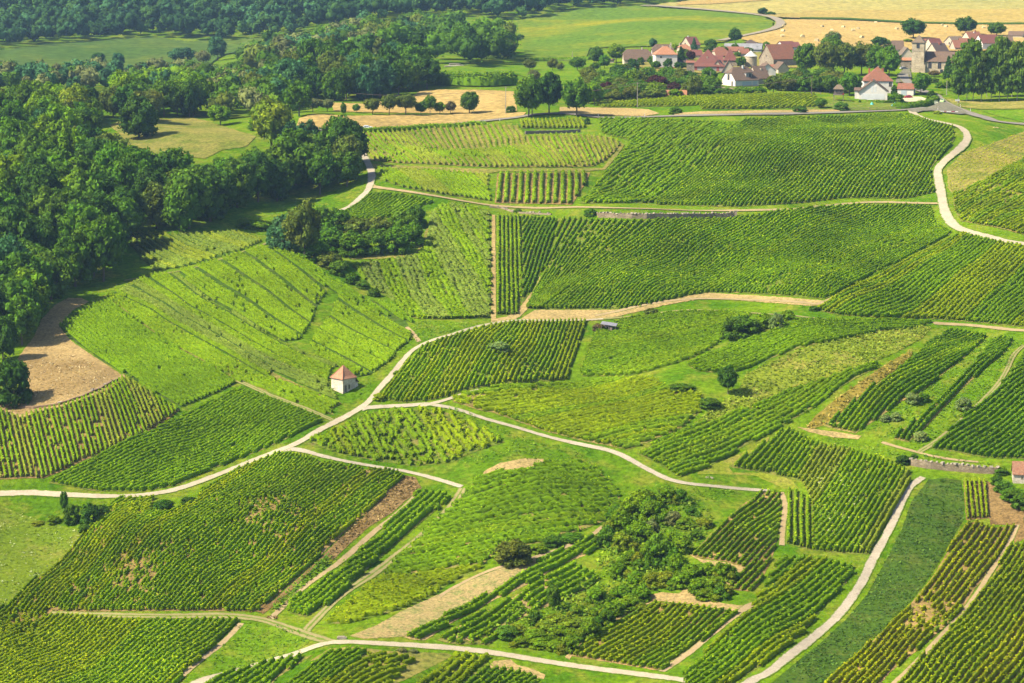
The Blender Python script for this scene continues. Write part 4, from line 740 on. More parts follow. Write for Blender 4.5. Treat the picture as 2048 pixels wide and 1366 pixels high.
def wood(poly, gap, W, H, mixes, labels, group, seed, kinds=('full', 'tall', 'full', 'round'), zones=None):
    """labels: tone -> label"""
    rr = random.Random(seed); W2 = wpoly(px(poly)); lo, hi = W2.min(0), W2.max(0); out = []; j = 0; y = lo[1]
    while y < hi[1]:
        x = lo[0] + (gap / 2 if j % 2 else 0)
        while x < hi[0]:
            qx, qy = x + rr.uniform(-.3, .3) * gap, y + rr.uniform(-.3, .3) * gap
            if inside(W2, np.array([qx]), np.array([qy]))[0]:
                tone = rr.choices([m[0] for m in mixes], [m[1] for m in mixes])[0]; f = rr.uniform(0.8, 1.2)
                kd = rr.choice(kinds); w_ = rr.uniform(*W) * f; h_ = rr.uniform(*H) * f; lb = labels[tone]
                if zones:
                    a_ = qx / qy; sz = 'big' if w_ * h_ > W[1] * H[1] else ('small' if w_ * h_ < W[0] * H[0] * 1.05 else ('slim' if kd == 'tall' else 'broad')); zn = min(zones, key=lambda z: (float(uv2a(z[0], z[1])) - a_) ** 2 * 9 + math.log(float(unproj(np.array([z[0]]), np.array([z[1]]))[1][0]) / qy) ** 2)[2]
                    lb = sz + ' ' + lb.split(' in ')[0] + ' ' + zn
                plant(qx, qy, w_, h_, kd, tone, lb, group); out.append(1)
            x += gap
        y += gap * 0.87; j += 1
    return len(out)
def hedge(label, spec, H, W, sty='mid', name='hedge', cat='hedge', K=14, s=0.5, seed=3, wav=0.2):
    rng = np.random.default_rng(seed); c = catmull(px(spec), 5); x, y = unproj(c[:, 0], c[:, 1]); q = densify(list(np.stack([x, y], 1)), 0.6)
    t = np.gradient(q, axis=0); t /= np.linalg.norm(t, axis=1)[:, None] + 1e-9; Hs = H
    V, F, C = row_mesh(name, q[:, 0], q[:, 1], t[:, 0], t[:, 1], None, Hs, W, K, s, STY[sty], rng, True, 0.6)
    me = raw_mesh(name, V, F, M['vine'], C); o = bpy.data.objects.new(name, me); link(o); setp(o, label=label, cat=cat); return o

# the big wood on the left, nearest trees first in size
scatter('undergrowth', 'I 1100,230 1250,230 1450,330 1560,430 1480,520 1380,640 1400,700 1600,690 1660,760 1560,870 1430,840 1230,830 1170,860 1000,1000 860,1090 740,1160 700,1195 520,1150 280,1110 250,1060 330,960 440,930 600,900 760,800 860,700 880,580 950,420', 'light green brambles and weeds of the wild patch', 3.5, ((0.13,0.22,0.02), (0.20,0.28,0.03), (0.07,0.14,0.02), 0.35, 0.25), 0.5, 1.3, 12)
LW = {t: '%s tree in the left wood' % n for t, n in (('dark','dark green'), ('mid','mid green'), ('green','fresh green'), ('bright','light green'), ('yellow','yellow green'), ('olive','olive green'), ('blue','bluish green'))}
n1 = wood('Z -60,760 -20,700 30,690 80,648 120,606 180,582 240,545 262,480 258,430 262,395 215,355 190,305 150,272 -60,270', 11.5, (12, 16), (14, 18),
     (('dark',4), ('mid',5), ('green',4), ('bright',0.9), ('yellow',0.5), ('olive',1.5), ('blue',1)), LW, 'trees of the left wood', 1, zones=[(10,690,'in the left wood right above the bare earth'), (110,590,'in the left wood at the upper tip of the bare earth'), (215,520,'on the left wood edge shading the pale vines'), (20,560,'deep in the left wood at the picture edge'), (120,480,'in the middle of the left wood'), (230,430,'where the left wood meets the lower wood edge'), (20,420,'at the picture edge halfway up the left wood'), (120,360,'in the upper half of the left wood'), (200,340,'beside the left end of the hay meadow'), (20,310,'high in the left wood at the picture edge'), (110,290,'high in the left wood left of the hay meadow')])
LM = {t: '%s tree in the wood edge' % n for t, n in (('dark','dark green'), ('mid','mid green'), ('green','fresh green'), ('olive','olive green'), ('blue','bluish green'))}
n2 = wood('Z 262,478 330,472 430,462 462,440 500,425 560,405 610,398 650,392 700,372 728,340 715,322 640,322 600,350 540,370 500,388 400,398 330,392 262,388', 10.2, (12, 16), (14, 18),
     (('dark',4), ('mid',4), ('green',3), ('olive',1.5), ('blue',1)), LM, 'trees of the wood edge by the lane', 2, zones=[(290,460,'on the front edge of the wood above the silvery vines'), (400,450,'on the wood edge above the middle of the silvery vines'), (470,420,'at the corner of the bright green grass strip'), (300,400,'below the left part of the hay meadow'), (420,400,'below the right part of the hay meadow'), (560,390,'behind the bright green grass strip'), (640,380,'near the bend of the grey lane'), (700,350,'at the bend of the grey lane'), (650,335,'below the wheat field corner')])
LB = {t: '%s tree in the line' % n for t, n in (('dark','dark green'), ('mid','mid green'), ('bright','light green'), ('yellow','yellow green'), ('olive','olive green'))}
n3 = wood('Z -60,262 60,260 140,262 200,255 240,242 300,236 380,234 405,244 425,228 350,218 240,222 200,235 60,240 -60,246', 10, (11, 15), (12, 16),
     (('dark',2), ('mid',3), ('bright',2), ('yellow',1), ('olive',2)), LB, 'trees behind the hay meadow', 3, kinds=('tall', 'round', 'tall'), zones=[(0,250,'at the left end of the line behind the hay meadow'), (100,250,'in the line above the left wood'), (200,245,'in the line left of the solitary dark tree'), (300,238,'directly behind the hay meadow'), (390,232,'at the right end of the line behind the hay meadow')])
LC = {t: '%s tree in the dark belt' % n for t, n in (('dark','dark green'), ('mid','mid green'), ('blue','bluish green'), ('olive','olive green'))}
n4 = wood('Z 575,203 640,202 740,203 800,195 862,184 868,170 800,165 700,168 600,172 540,178 560,195', 12, (12, 17), (15, 20),
     (('dark',4), ('mid',3), ('blue',1), ('olive',1)), LC, 'trees of the dark belt', 4, zones=[(600,195,'at the left end of the dark belt by the power pole'), (680,195,'in the dark belt left of its middle'), (760,195,'in the dark belt right of its middle'), (850,180,'at the right end of the dark belt'), (700,172,'in the back row of the dark belt')])
LD = {t: 'distant %s tree of the middle woods between the green slopes' % n for t, n in (('dark','dark green'), ('mid','mid green'), ('blue','bluish green'), ('olive','olive green'), ('grey','greyish green'))}
MX = (('dark',3), ('mid',3), ('blue',2), ('olive',2), ('grey',1))
def massed_wood(name, label, poly, g, Wr, Hr, tones, nl, ls, seed, fine=12):
    """a far wood that reads as one mass: every tree has its own lumps and leaves, joined into one mesh"""
    rng = np.random.default_rng(seed); rr = random.Random(seed + 1); V, F, C = [], [], []; o = 0; iv, fi = ico()
    W2 = wpoly(px(poly), fine); lo, hi = W2.min(0), W2.max(0); y = lo[1]; cols = [TONE[k] for k in tones]
    while y < hi[1]:
        x = lo[0]; gg = g * (1 + 0.2 * (y > 2000))
        while x < hi[0]:
            qx, qy = x + rr.uniform(-.35, .35) * gg, y + rr.uniform(-.35, .35) * gg; x += gg
            if not inside(W2, np.array([qx]), np.array([qy]))[0]: continue
            f = rr.uniform(.75, 1.25); Wd, Ht = rr.uniform(*Wr) * f, rr.uniform(*Hr) * f; zb = float(hgt(qx, qy)); c = np.array(cols[rr.randrange(len(cols))]) * rr.uniform(0.65, 1.1); lumps = [(qx, qy, zb + Ht * .62, Wd * .36)]
            for k in range(6):
                a = rr.uniform(0, 6.28); d = Wd * rr.uniform(.15, .3); lumps.append((qx + math.cos(a) * d, qy + math.sin(a) * d, zb + Ht * rr.uniform(.45, .88), Wd * rr.uniform(.16, .26)))
            for (lx, ly, lz, r) in lumps:
                v = iv * r * rng.uniform(0.7, 1.05, (len(iv), 1)) + (lx, ly, lz); V.append(v); F.append(fi + o); o += len(v); g2 = rr.uniform(.8, 1.25); C.append(np.tile(c * g2, (len(v), 1)))
                n = nl; d = rng.normal(0, 1, (n, 3)); d[:, 1] = -np.abs(d[:, 1]) * .9; d[:, 2] += .35; d /= np.linalg.norm(d, axis=1)[:, None]; pos = np.array([lx, ly, lz]) + d * r * rng.uniform(0.8, 1.15, (n, 1))
                nr = d + rng.normal(0, .5, (n, 3)); nr /= np.linalg.norm(nr, axis=1)[:, None]; a = np.cross(nr, rng.normal(0, 1, (n, 3))); a /= np.linalg.norm(a, axis=1)[:, None] + 1e-9; b = np.cross(nr, a); q = (ls * rng.uniform(.6, 1.4, n))[:, None]
                V.append(np.stack([pos - a*q*.6 - b*q*.45, pos + a*q*.6 - b*q*.45, pos + b*q*.8], 1).reshape(-1, 3)); F.append(np.arange(3 * n).reshape(-1, 3) + o); o += 3 * n; C.append(np.repeat(c * g2 * rng.uniform(0.75, 1.25, (n, 1)), 3, axis=0))
        y += gg
    Fa = np.concatenate(F); TRI[0] += len(Fa); print('MASS', label, len(Fa))
    me = raw_mesh(name, np.concatenate(V), Fa, M['vine_far'], np.concatenate(C)); ob = bpy.data.objects.new(name, me); link(ob); setp(ob, label=label, kind='stuff')
M['vine_far'] = leaf_mat('far_leaves', False, 0.2, 0.02, 0.2)
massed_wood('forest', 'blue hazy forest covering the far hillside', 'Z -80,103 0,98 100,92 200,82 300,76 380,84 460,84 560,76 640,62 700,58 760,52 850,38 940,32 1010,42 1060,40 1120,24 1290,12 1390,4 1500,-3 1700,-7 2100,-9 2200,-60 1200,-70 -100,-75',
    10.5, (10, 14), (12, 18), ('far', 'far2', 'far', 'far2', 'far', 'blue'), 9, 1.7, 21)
massed_wood('woodland', 'dense dark clump of broadleaf trees left of the orchard meadow', 'Z 880,133 960,136 1040,128 1042,108 1000,104 930,108 870,118', 12, (14, 18), (14, 19), ('dark', 'mid', 'mid', 'olive', 'green'), 40, 1.1, 5)
massed_wood('woodland', 'middle woods rising between the green slopes', 'Z 470,160 560,160 600,150 700,136 760,128 830,110 860,100 940,85 960,74 900,70 800,80 700,92 600,112 500,128', 15, (14, 19), (12, 17), ('dark', 'mid', 'mid', 'olive', 'green', 'blue', 'grey'), 36, 1.25, 6)
massed_wood('woodland', 'mixed trees filling the hollow behind the hay meadow', 'Z 395,215 440,240 500,243 560,232 590,205 560,190 500,180 430,172 340,170 280,175 330,195', 11, (10, 14), (9, 13), ('bright', 'mid', 'mid', 'olive', 'green', 'blue', 'grey'), 34, 1.0, 7)
massed_wood('woodland', 'pale bluish young wood below the valley meadow', 'Z -50,196 100,196 235,186 300,180 330,168 240,166 130,170 -50,176', 12, (9, 12), (10, 13), ('grey', 'blue', 'grey', 'blue', 'mid'), 34, 1.1, 8)
LV = {t: '%s shrubby tree in the village gardens' % n for t, n in (('dark','dark green'), ('mid','mid green'), ('green','fresh green'), ('bright','light green'), ('olive','olive green'), ('purple','purple leaved'))}
wood('S -60,860 60,850 250,835 420,825 700,800 900,785 1000,780 1000,700 880,690 760,670 540,670 440,650 250,640 100,650 -60,680', 8.0, (7, 9.5), (4.5, 7.5), (('dark',2), ('mid',3), ('green',2), ('bright',1), ('olive',3), ('purple',.3)), LV, 'shrubby garden trees below the village', 9, kinds=('bush', 'bush', 'round'), zones=[(1190,200,'at the left end of the village gardens'), (1215,165,'below the left garden tree'), (1240,195,'around the purple garden tree'), (1262,165,'below the cream house'), (1290,195,'right of the garden power pole'), (1310,170,'below the white orange roofed house'), (1345,180,'behind the orange shed'), (1370,195,'right of the orange shed'), (1395,175,'below the manor'), (1420,190,'left of the white front house'), (1480,190,'under the white front house'), (1560,188,'above the end of the village vineyard')])  # low garden trees, most of them built and named as bushes
LU = {t: '%s shrub in it' % n for t, n in (('dark','dark green'), ('mid','mid green'), ('olive','olive green'))}
wood('T -200,830 200,835 480,850 500,760 300,720 -120,700', 8.0, (7, 10), (4, 7), (('dark',2), ('mid',2), ('olive',2)), LU, 'shrubs under the village grove', 10, kinds=('bush',), zones=[(1570,180,'under the left grove trees'), (1600,160,'behind the left grove shrubs'), (1625,182,'left of the tree house'), (1660,165,'under the middle grove trees'), (1690,180,'behind the tree house'), (1600,183,'above the vineyard fence')])
LH = {t: '%s shrub in it' % n for t, n in (('dark','dark green'), ('mid','mid green'), ('green','fresh green'), ('olive','olive green'))}
wood('S 300,600 520,580 760,600 900,470 1200,440 1400,440 1400,400 1000,380 700,470 500,500 300,500', 13, (4, 7), (3, 5.5), (('dark',2), ('mid',2), ('green',2), ('olive',2)), LH, 'shrubs between the village houses', 12, kinds=('bush', 'round'), zones=[(1265,140,'in front of the cream house'), (1310,135,'beside the orange roofed house'), (1350,125,'behind the orange roofed house'), (1380,120,'left of the manor'), (1430,115,'behind the manor'), (1480,110,'in front of the grey barn'), (1520,105,'at the right end of the grey barn')])
# trees one by one
T_ = tree
T_('A', 75, 1195, 230, 290, 'bush', 'dark', 'round dark tree standing at the lower edge of the bare earth', name='tree', cat='tree')
T_('A', 130, 850, 230, 300, 'round', 'green', 'fresh green tree at the upper left corner of the bare earth')
T_('A', 20, 940, 190, 260, 'tall', 'dark', 'narrow dark tree between the two trees left of the bare earth')
T_('X', 812, 812, 236, 245, 'full', 'dark', 'solitary round dark green tree standing in the hay meadow')
T_('X', 1590, 880, 270, 300, 'round', 'yellow', 'bright yellow green tree between the hay meadow and the wheat field')
T_('X', 1700, 900, 150, 180, 'tall', 'blue', 'slim grey green tree behind the yellow green tree')
T_('X', 1290, 735, 150, 120, 'round', 'bright', 'light green round tree at the far corner of the hay meadow')
T_('X', 1510, 760, 110, 90, 'bush', 'bright', 'light green bush right of the hay meadow corner')
T_('X', 870, 720, 190, 200, 'spread', 'olive', 'wide pale olive tree behind the dark solitary tree')
T_('X', 1110, 690, 120, 200, 'tall', 'dark', 'dark slender tree at the back edge of the hay meadow')
T_('X', 1275, 355, 120, 140, 'round', 'blue', 'tall round tree standing alone in the valley meadow')
T_('X', 1070, 385, 165, 110, 'spread', 'blue', 'wide low tree in the valley meadow beside the tall round one')
T_('X', 1190, 385, 100, 90, 'orchard', 'grey', 'thin greyish tree between the two valley meadow trees')
T_('X', 692, 410, 75, 100, 'round', 'blue', 'small dark round tree at the left of the valley meadow')
T_('X', 575, 380, 90, 70, 'round', 'dark', 'low dark tree at the edge of the valley meadow')
T_('X', 1340, 530, 130, 130, 'orchard', 'brown', 'bare brownish tree in the hollow below the clearing')
T_('X', 1455, 570, 120, 90, 'orchard', 'brown', 'second brownish tree right of the bare one in the hollow')
T_('X', 1530, 350, 130, 110, 'spread', 'mid', 'spreading tree on the near edge of the middle woods')
T_('X', 1380, 490, 160, 130, 'round', 'mid', 'rounded mid green tree above the hollow')
T_('W', 190, 770, 0.1, 0.1, 'bush', 'dark', 'tiny dark shrub at the wheat field corner') if False else None
T_('W', 60, 770, 200, 230, 'round', 'green', 'big green tree at the left end of the wheat field')
T_('X', 1620, 640, 230, 190, 'round', 'green', 'bright leafy tree below the double power pole')
T_('A', 1780, 350, 230, 330, 'round', 'olive', 'olive tree rising from the left end of the thicket')
T_('W', 310, 1000, 130, 180, 'tall', 'blue', 'pale bluish tree top at the wood edge near the white car')
# orchard row in front of the wheat
for i, (x, yb, w, h, k, t, d) in enumerate(((150,742,115,95,'spread','grey','wide grey green fruit tree, leftmost of the row before the wheat'), (245,738,105,88,'spread','grey','second wide grey green fruit tree of the row before the wheat'),
     (353,755,48,75,'tall','mid','small slim fruit tree standing alone before the wheat'), (438,747,55,62,'orchard','green','small round fruit tree on its own before the wheat'),
     (545,757,110,112,'spread','olive','fruit tree at the left end of the close orchard group'), (655,757,110,135,'orchard','olive','open fruit tree with visible stems in the close orchard group'),
     (765,757,150,140,'spread','olive','widest fruit tree of the close orchard group'), (865,757,90,85,'round','mid','low green tree beside the widest fruit tree'), (925,755,90,130,'orchard','mid','taller airy fruit tree right of the orchard group'),
     (990,757,80,85,'orchard','bright','light green fruit tree towards the right of the row'), (1060,752,75,85,'orchard','brown','thin reddish brown fruit tree of the row'), (1185,752,135,145,'tall','mid','tall pointed green tree at the right end of the row'))):
    T_('W', x, yb, w, h, k, t, d, group='fruit trees before the wheat field')
for x, yb, w, h, d in ((1585,470,95,80,'leftmost'), (1735,470,75,85,'second'), (1785,472,60,60,'small third'), (1900,472,115,95,'widest dark'), (2015,470,70,60,'last small')):
    T_('W', x, yb, w, h, 'orchard', 'olive' if x < 1850 else 'mid', '%s fruit tree on the light green meadow left of the village' % d, group='fruit trees on the orchard meadow')
T_('W', 1520, 265, 60, 40, 'bush', 'dark', 'small dark bush at the edge of the big green slope')
T_('W', 1575, 775, 225, 260, 'round', 'green', 'leftmost large plane tree beside the road')
T_('W', 1600, 770, 150, 230, 'round', 'bright', 'second plane tree overlapping the leftmost one by the road')
T_('W', 1712, 752, 195, 270, 'round', 'dark', 'dark middle plane tree of the roadside group')
T_('W', 1895, 770, 215, 240, 'round', 'green', 'rightmost large plane tree of the roadside group')
T_('W', 2010, 700, 130, 160, 'round', 'bright', 'light green tree behind the rightmost plane tree')
T_('W', 1610, 560, 90, 100, 'orchard', 'grey', 'greyish tree top behind the plane trees')
T_('W', 1460, 745, 60, 50, 'bush', 'mid', 'small bush at the foot of the leftmost plane tree')
T_('W', 1965, 820, 40, 45, 'bush', 'dark', 'small round dark bush at the end of the yellow green vine block')
# village
for a in (('S',50,540,120,150,'round','mid','leafy tree at the left end of the village gardens'), ('S',215,515,160,150,'round','bright','bright broad tree left of the long cream house'), ('S',120,560,110,110,'round','green','green garden tree below the bright broad tree'),
     ('S',515,400,70,85,'round','blue','dark small tree behind the brown roofed barn'), ('S',745,555,120,165,'conifer','dark','dark conifer right of the white house with orange roof'),
     ('S',852,430,80,115,'conifer','blue','bluish conifer beside the burgundy roofed house'), ('S',985,410,120,90,'round','mid','dark green tree group behind the big manor roof'), ('S',1190,360,115,125,'round','dark','tall dark tree above the long grey barn roof'),
     ('S',1448,395,60,55,'round','green','small green tree between the barns'), ('S',1415,125,90,60,'round','dark','dark round tree alone by the bend of the country road'), ('S',1480,132,80,40,'bush','dark','low dark bush beside the lone tree at the bend'),
     ('S',820,500,90,80,'round','purple','purple leaved tree left of the manor'), ('S',695,425,50,70,'round','lime','lime green tree behind the orange hipped roof'), ('S',1235,555,90,90,'round','mid','green tree between the pavilion and the round tower'),
     ('S',1210,470,60,50,'bush','mid','green shrub below the long red roof'), ('S',90,700,150,120,'round','mid','garden tree at the left edge of the gardens'), ('S',230,670,160,140,'round','dark','dark broad garden tree above the purple one'),
     ('S',340,660,130,110,'round','blue','bluish garden tree left of the power pole'), ('S',350,720,150,150,'round','bright','bright green tree behind the power pole'), ('S',470,680,150,130,'round','green','fresh green tree in front of the white house'),
     ('S',640,700,200,150,'round','mid','large tree below the white house with orange roof'), ('S',560,740,110,110,'round','mid','tree left of the orange shed'), ('S',740,700,140,140,'round','olive','olive tree behind the orange shed'),
     ('S',130,800,150,130,'round','purple','dark purple tree in the gardens'), ('S',215,825,75,95,'round','yellow','small yellow crowned tree in the gardens'), ('S',60,830,110,90,'bush','olive','olive bush at the left end of the garden hedge'),
     ('S',140,835,100,75,'bush','mid','green bush below the purple tree'), ('S',345,825,145,120,'round','olive','rounded olive tree right of the power pole'), ('S',545,815,180,95,'spread','olive','wide low olive tree before the orange shed'),
     ('S',700,800,130,75,'bush','bright','bright green bush in front of the orange shed'), ('S',860,795,150,175,'round','olive','tall olive tree right of the orange shed'), ('S',725,735,130,60,'bush','purple','purple hedge bush behind the orange shed'),
     ('S',975,680,135,125,'round','green','green round tree before the manor'), ('S',970,725,110,80,'round','purple','purple tree right of the manor garden'), ('S',1030,730,80,60,'bush','lime','lime bush left of the white front house'),
     ('S',1100,785,160,70,'bush','green','bright bush row piece before the white front house'), ('S',1240,780,150,75,'bush','bright','bright bush below the grey garage wall'), ('S',1370,775,150,70,'bush','green','green bush right of the garage wall'),
     ('S',960,790,130,60,'bush','mid','green bush at the foot of the olive tree'), ('S',1500,770,150,150,'round','olive','olive tree right of the white front house'), ('S',700,930,105,60,'bush','mid','dark bush beside the yellow patch near the road'),
     ('S',1710,920,110,55,'bush','mid','bush beside the village vineyard end'), ('S',1885,890,80,65,'orchard','mid','small tree at the end of the village vineyard')):
    T_(*a)
GV = 'trees of the village grove'
for x, yb, w, h, t, d in ((60,690,190,290,'mid','leftmost tall tree of the village grove'), (230,700,200,310,'olive','second tall tree of the village grove'), (400,690,210,290,'olive','third broad tree of the village grove'), (560,680,200,280,'olive','fourth broad tree of the village grove'),
     (700,690,190,270,'mid','fifth tree of the village grove'), (810,720,190,290,'green','rightmost large tree of the village grove beside the square'), (640,620,180,200,'mid','tree behind the middle of the village grove'), (300,560,180,230,'mid','high tree behind the village grove')):
    T_('T', x, yb, w * 1.25, h, 'round', t, d, group=GV)
for a in (('T',450,870,230,200,'round','green','green tree beside the tree house'), ('T',270,850,170,160,'round','mid','mid green tree left of the tree house'), ('T',150,840,150,150,'round','mid','green tree at the end of the village vineyard'),
     ('T',190,830,130,50,'bush','dark','dark bush under the garden trees'), ('T',30,830,150,140,'round','dark','dark tree left of the fence pole'), ('T',-100,830,160,120,'round','olive','olive tree above the village vineyard'),
     ('T',1030,360,245,185,'round','dark','huge dark round tree in the stubble above the church tower'), ('T',1510,325,215,165,'round','dark','large dark tree behind the red roofed houses'), ('T',1790,335,185,125,'round','mid','rounded tree right behind the red roofed houses'),
     ('T',715,435,150,100,'round','dark','dark round tree left of the small brown roof'), ('T',800,430,90,70,'bush','mid','bush before the small brown roof'), ('T',300,400,170,110,'tall','grey','greyish tree rising behind the grove'),
     ('T',905,470,60,70,'bush','green','shrub beside the cream gable'), ('T',980,390,90,40,'bush','bright','bright shrub below the huge dark tree'), ('T',1100,865,180,195,'round','green','globe shaped green tree beside the little garage'),
     ('T',1165,650,90,70,'orchard','brown','leafless shrub against the church wall'), ('T',1220,700,110,60,'orchard','brown','brownish bush under the church window'), ('T',1350,720,130,200,'conifer','dark','dark conifer at the end of the church'),
     ('T',1355,830,125,120,'round','lime','glowing lime green round tree behind the road'), ('T',1225,755,90,50,'bush','mid','green bush below the church'), ('T',1280,800,110,60,'bush','green','shrub on the bank above the green car'),
     ('T',1200,910,90,90,'bush','dark','dark bush at the right end of the terrace'), ('T',880,935,130,90,'bush','green','green bush between the white house and the terrace'), ('T',375,1000,130,75,'bush','mid','round bush on the garden lawn'),
     ('T',190,985,110,95,'orchard','green','small garden tree on the lawn'), ('T',20,1010,90,50,'bush','dark','dark low bush at the lawn corner'), ('T',860,860,60,90,'bush','dark','dark shrub beside the garage'), ('T',545,940,25,35,'bush','dark','tiny clipped shrub by the white house')):
    T_(*a)
for i, (x, w, h, t) in enumerate(((1440,170,520,'poplar'), (1520,190,590,'mid'), (1575,170,560,'mid'), (1650,180,570,'poplar'), (1740,170,560,'poplar'), (1815,180,590,'poplar'), (1890,170,560,'poplar'), (1975,190,600,'poplar'), (2060,180,560,'poplar'), (1700,150,500,'poplar'), (1930,150,520,'mid'), (2140,180,560,'poplar'))):
    T_('T', x, 925 - (40 if i in (9, 10) else 0), w * 1.2, h * (0.86 + 0.09 * ((i * 7) % 3 - 1)), 'column', t, ('leftmost tall poplar of the row right of the church', 'second tall poplar of the row counted from the church', 'third tall poplar of the row counted from the church', 'fourth tall poplar of the row counted from the church', 'fifth tall poplar of the front row', 'sixth tall poplar of the front row', 'seventh tall poplar of the front row', 'eighth tall poplar of the front row, near the picture edge', 'poplar cut by the right edge of the picture', 'shorter poplar behind the fourth and fifth of the row', 'shorter poplar behind the seventh of the row', 'last poplar at the right end of the row')[i], group='poplars right of the church')
# thicket in the middle left
TH = 'bushes of the long thicket'
for x, yb, w, h, t in ((230,470,210,210,'blue'), (150,440,110,120,'blue'), (400,400,200,180,'mid'), (330,360,150,120,'dark'), (520,350,150,120,'mid'), (480,480,180,130,'dark'), (600,500,170,130,'mid'), (640,400,170,120,'olive'), (720,490,160,130,'dark'), (760,400,160,120,'olive'), (850,480,160,140,'mid'),
     (900,400,180,150,'dark'), (970,330,130,120,'dark'), (950,440,130,130,'mid'), (380,530,170,110,'mid'), (470,570,140,90,'olive'), (520,610,120,80,'dark'), (600,660,100,60,'mid'), (660,690,80,45,'dark'), (725,735,75,45,'dark'), (440,440,150,120,'dark')):
    T_('B', x, yb, w, h * 1.1, 'bush', {'dark': 'mid', 'mid': 'green'}.get(t, t), '%s bush %s' % (dict(blue='bluish grey green', mid='mid green', dark='dark green', olive='olive green')[t], 'at the left end of the long thicket' if x < 420 and yb < 500 else 'at the right end of the long thicket' if x > 880 else 'in the tail of the thicket running down the hill' if yb > 520 else 'in the middle of the long thicket'), group=TH)
for a in (('A',1425,165,90,60,'bush','green','round bush on the bright grass strip'), ('B',60,350,110,50,'bush','bright','low light bush left of the thicket')): T_(*a)
# scattered bushes over the slopes
for a in (('O',1170,330,190,95,'bush','silver','pale feathery bush standing inside the bright striped vineyard'), ('O',250,545,80,50,'bush','lime','lime bush on the right edge of the white lane'), ('O',85,770,110,70,'bush','lime','light bush in the sharp corner of the lane fork'),
     ('G',1215,640,150,195,'round','dark','dark lone tree at the foot of the yellow grass ridge'), ('G',1090,730,140,70,'bush','mid','low shrub left of the dark lone tree'), ('G',1310,250,240,150,'bush','mid','wide green bush in the hedge behind the ridge'), ('G',1460,190,130,110,'bush','bright','middle green bush of the hedge behind the ridge'),
     ('G',1545,200,100,120,'bush','silver','pale willow like bush in the hedge behind the ridge'), ('G',1625,150,100,90,'bush','bright','rightmost bush of the hedge behind the ridge'), ('G',690,100,100,50,'bush','olive','small olive bush on the sandy track'), ('G',330,210,80,55,'bush','brown','brownish bush left of the ruined shed'), ('G',900,610,180,45,'bush','mid','low dark growth in the grassy hollow'),
     ('H',1110,635,95,80,'bush','silver','silvery bush in the first grassy band'), ('H',1185,620,80,60,'bush','green','green bush next to the silvery one in the first grassy band'), ('H',1455,680,115,95,'bush','silver','large silvery bush in the second grassy band'), ('H',1165,885,90,65,'bush','silver','small silvery bush lower in the second grassy band'), ('H',925,755,75,50,'bush','silver','small pale bush low in the first grassy band'), ('H',995,750,70,60,'bush','silver','second small pale bush low in the first grassy band'),
     ('H',1045,1045,100,60,'bush','dark','dark bush at the left end of the ruined wall'), ('H',1120,1005,50,30,'bush','mid','tiny shrub above the ruined wall'),
     ('Q',1320,775,240,180,'bush','olive','big brownish round bush on the edge of the central vineyard'), ('Q',1585,650,120,75,'bush','mid','smaller bush right of the big brownish one'), ('Q',1480,690,130,60,'bush','bright','low bright bush beside the big brownish one'), ('Q',1720,610,170,50,'bush','green','long low bush on the edge below the central vineyard'),
     ('Q',1590,1090,110,190,'tall','mid','slim dark tree at the left end of the wild patch'), ('Q',1470,1180,110,100,'bush','mid','bush beside the slim dark tree'), ('Q',1280,1280,150,95,'bush','mid','round bush at the lower left tip of the wild patch'),
     ('M',455,150,70,150,'tall','mid','small upright tree touching the white lane at the left'), ('M',510,230,130,150,'bush','mid','left bush of the dark pair beside the flower meadow'), ('M',640,240,140,160,'bush','dark','right bush of the dark pair beside the flower meadow'), ('M',720,180,120,90,'bush','mid','low bush behind the dark pair'), ('M',600,300,90,70,'bush','mid','small bush below the dark pair'),
     ('M',1165,145,150,85,'bush','dark','dark round bush at the top of the large striped vineyard'), ('M',1340,90,110,50,'bush','dark','small dark bush right of the round one at the vineyard top'), ('M',270,240,90,30,'bush','yellow','low yellowish shrub in the flower meadow'), ('M',380,230,110,60,'bush','bright','light bush left of the dark pair'),
     ('C',618,725,90,55,'bush','mid','bush at the left end of the long stone wall'), ('C',120,700,60,30,'bush','mid','tiny bush below the upper track'), ('D',420,1190,70,30,'bush','dark','small dark bush at the corner of the rippled vineyard'), ('R',1180,240,60,25,'bush','grey','small grey plant cushion beside the bottom lane'),
     ('R',1250,245,60,22,'bush','grey','second small grey plant cushion beside the bottom lane'), ('T',1250,1040,80,35,'bush','yellow','yellowish bush on the bank below the road')):
    T_(*a)
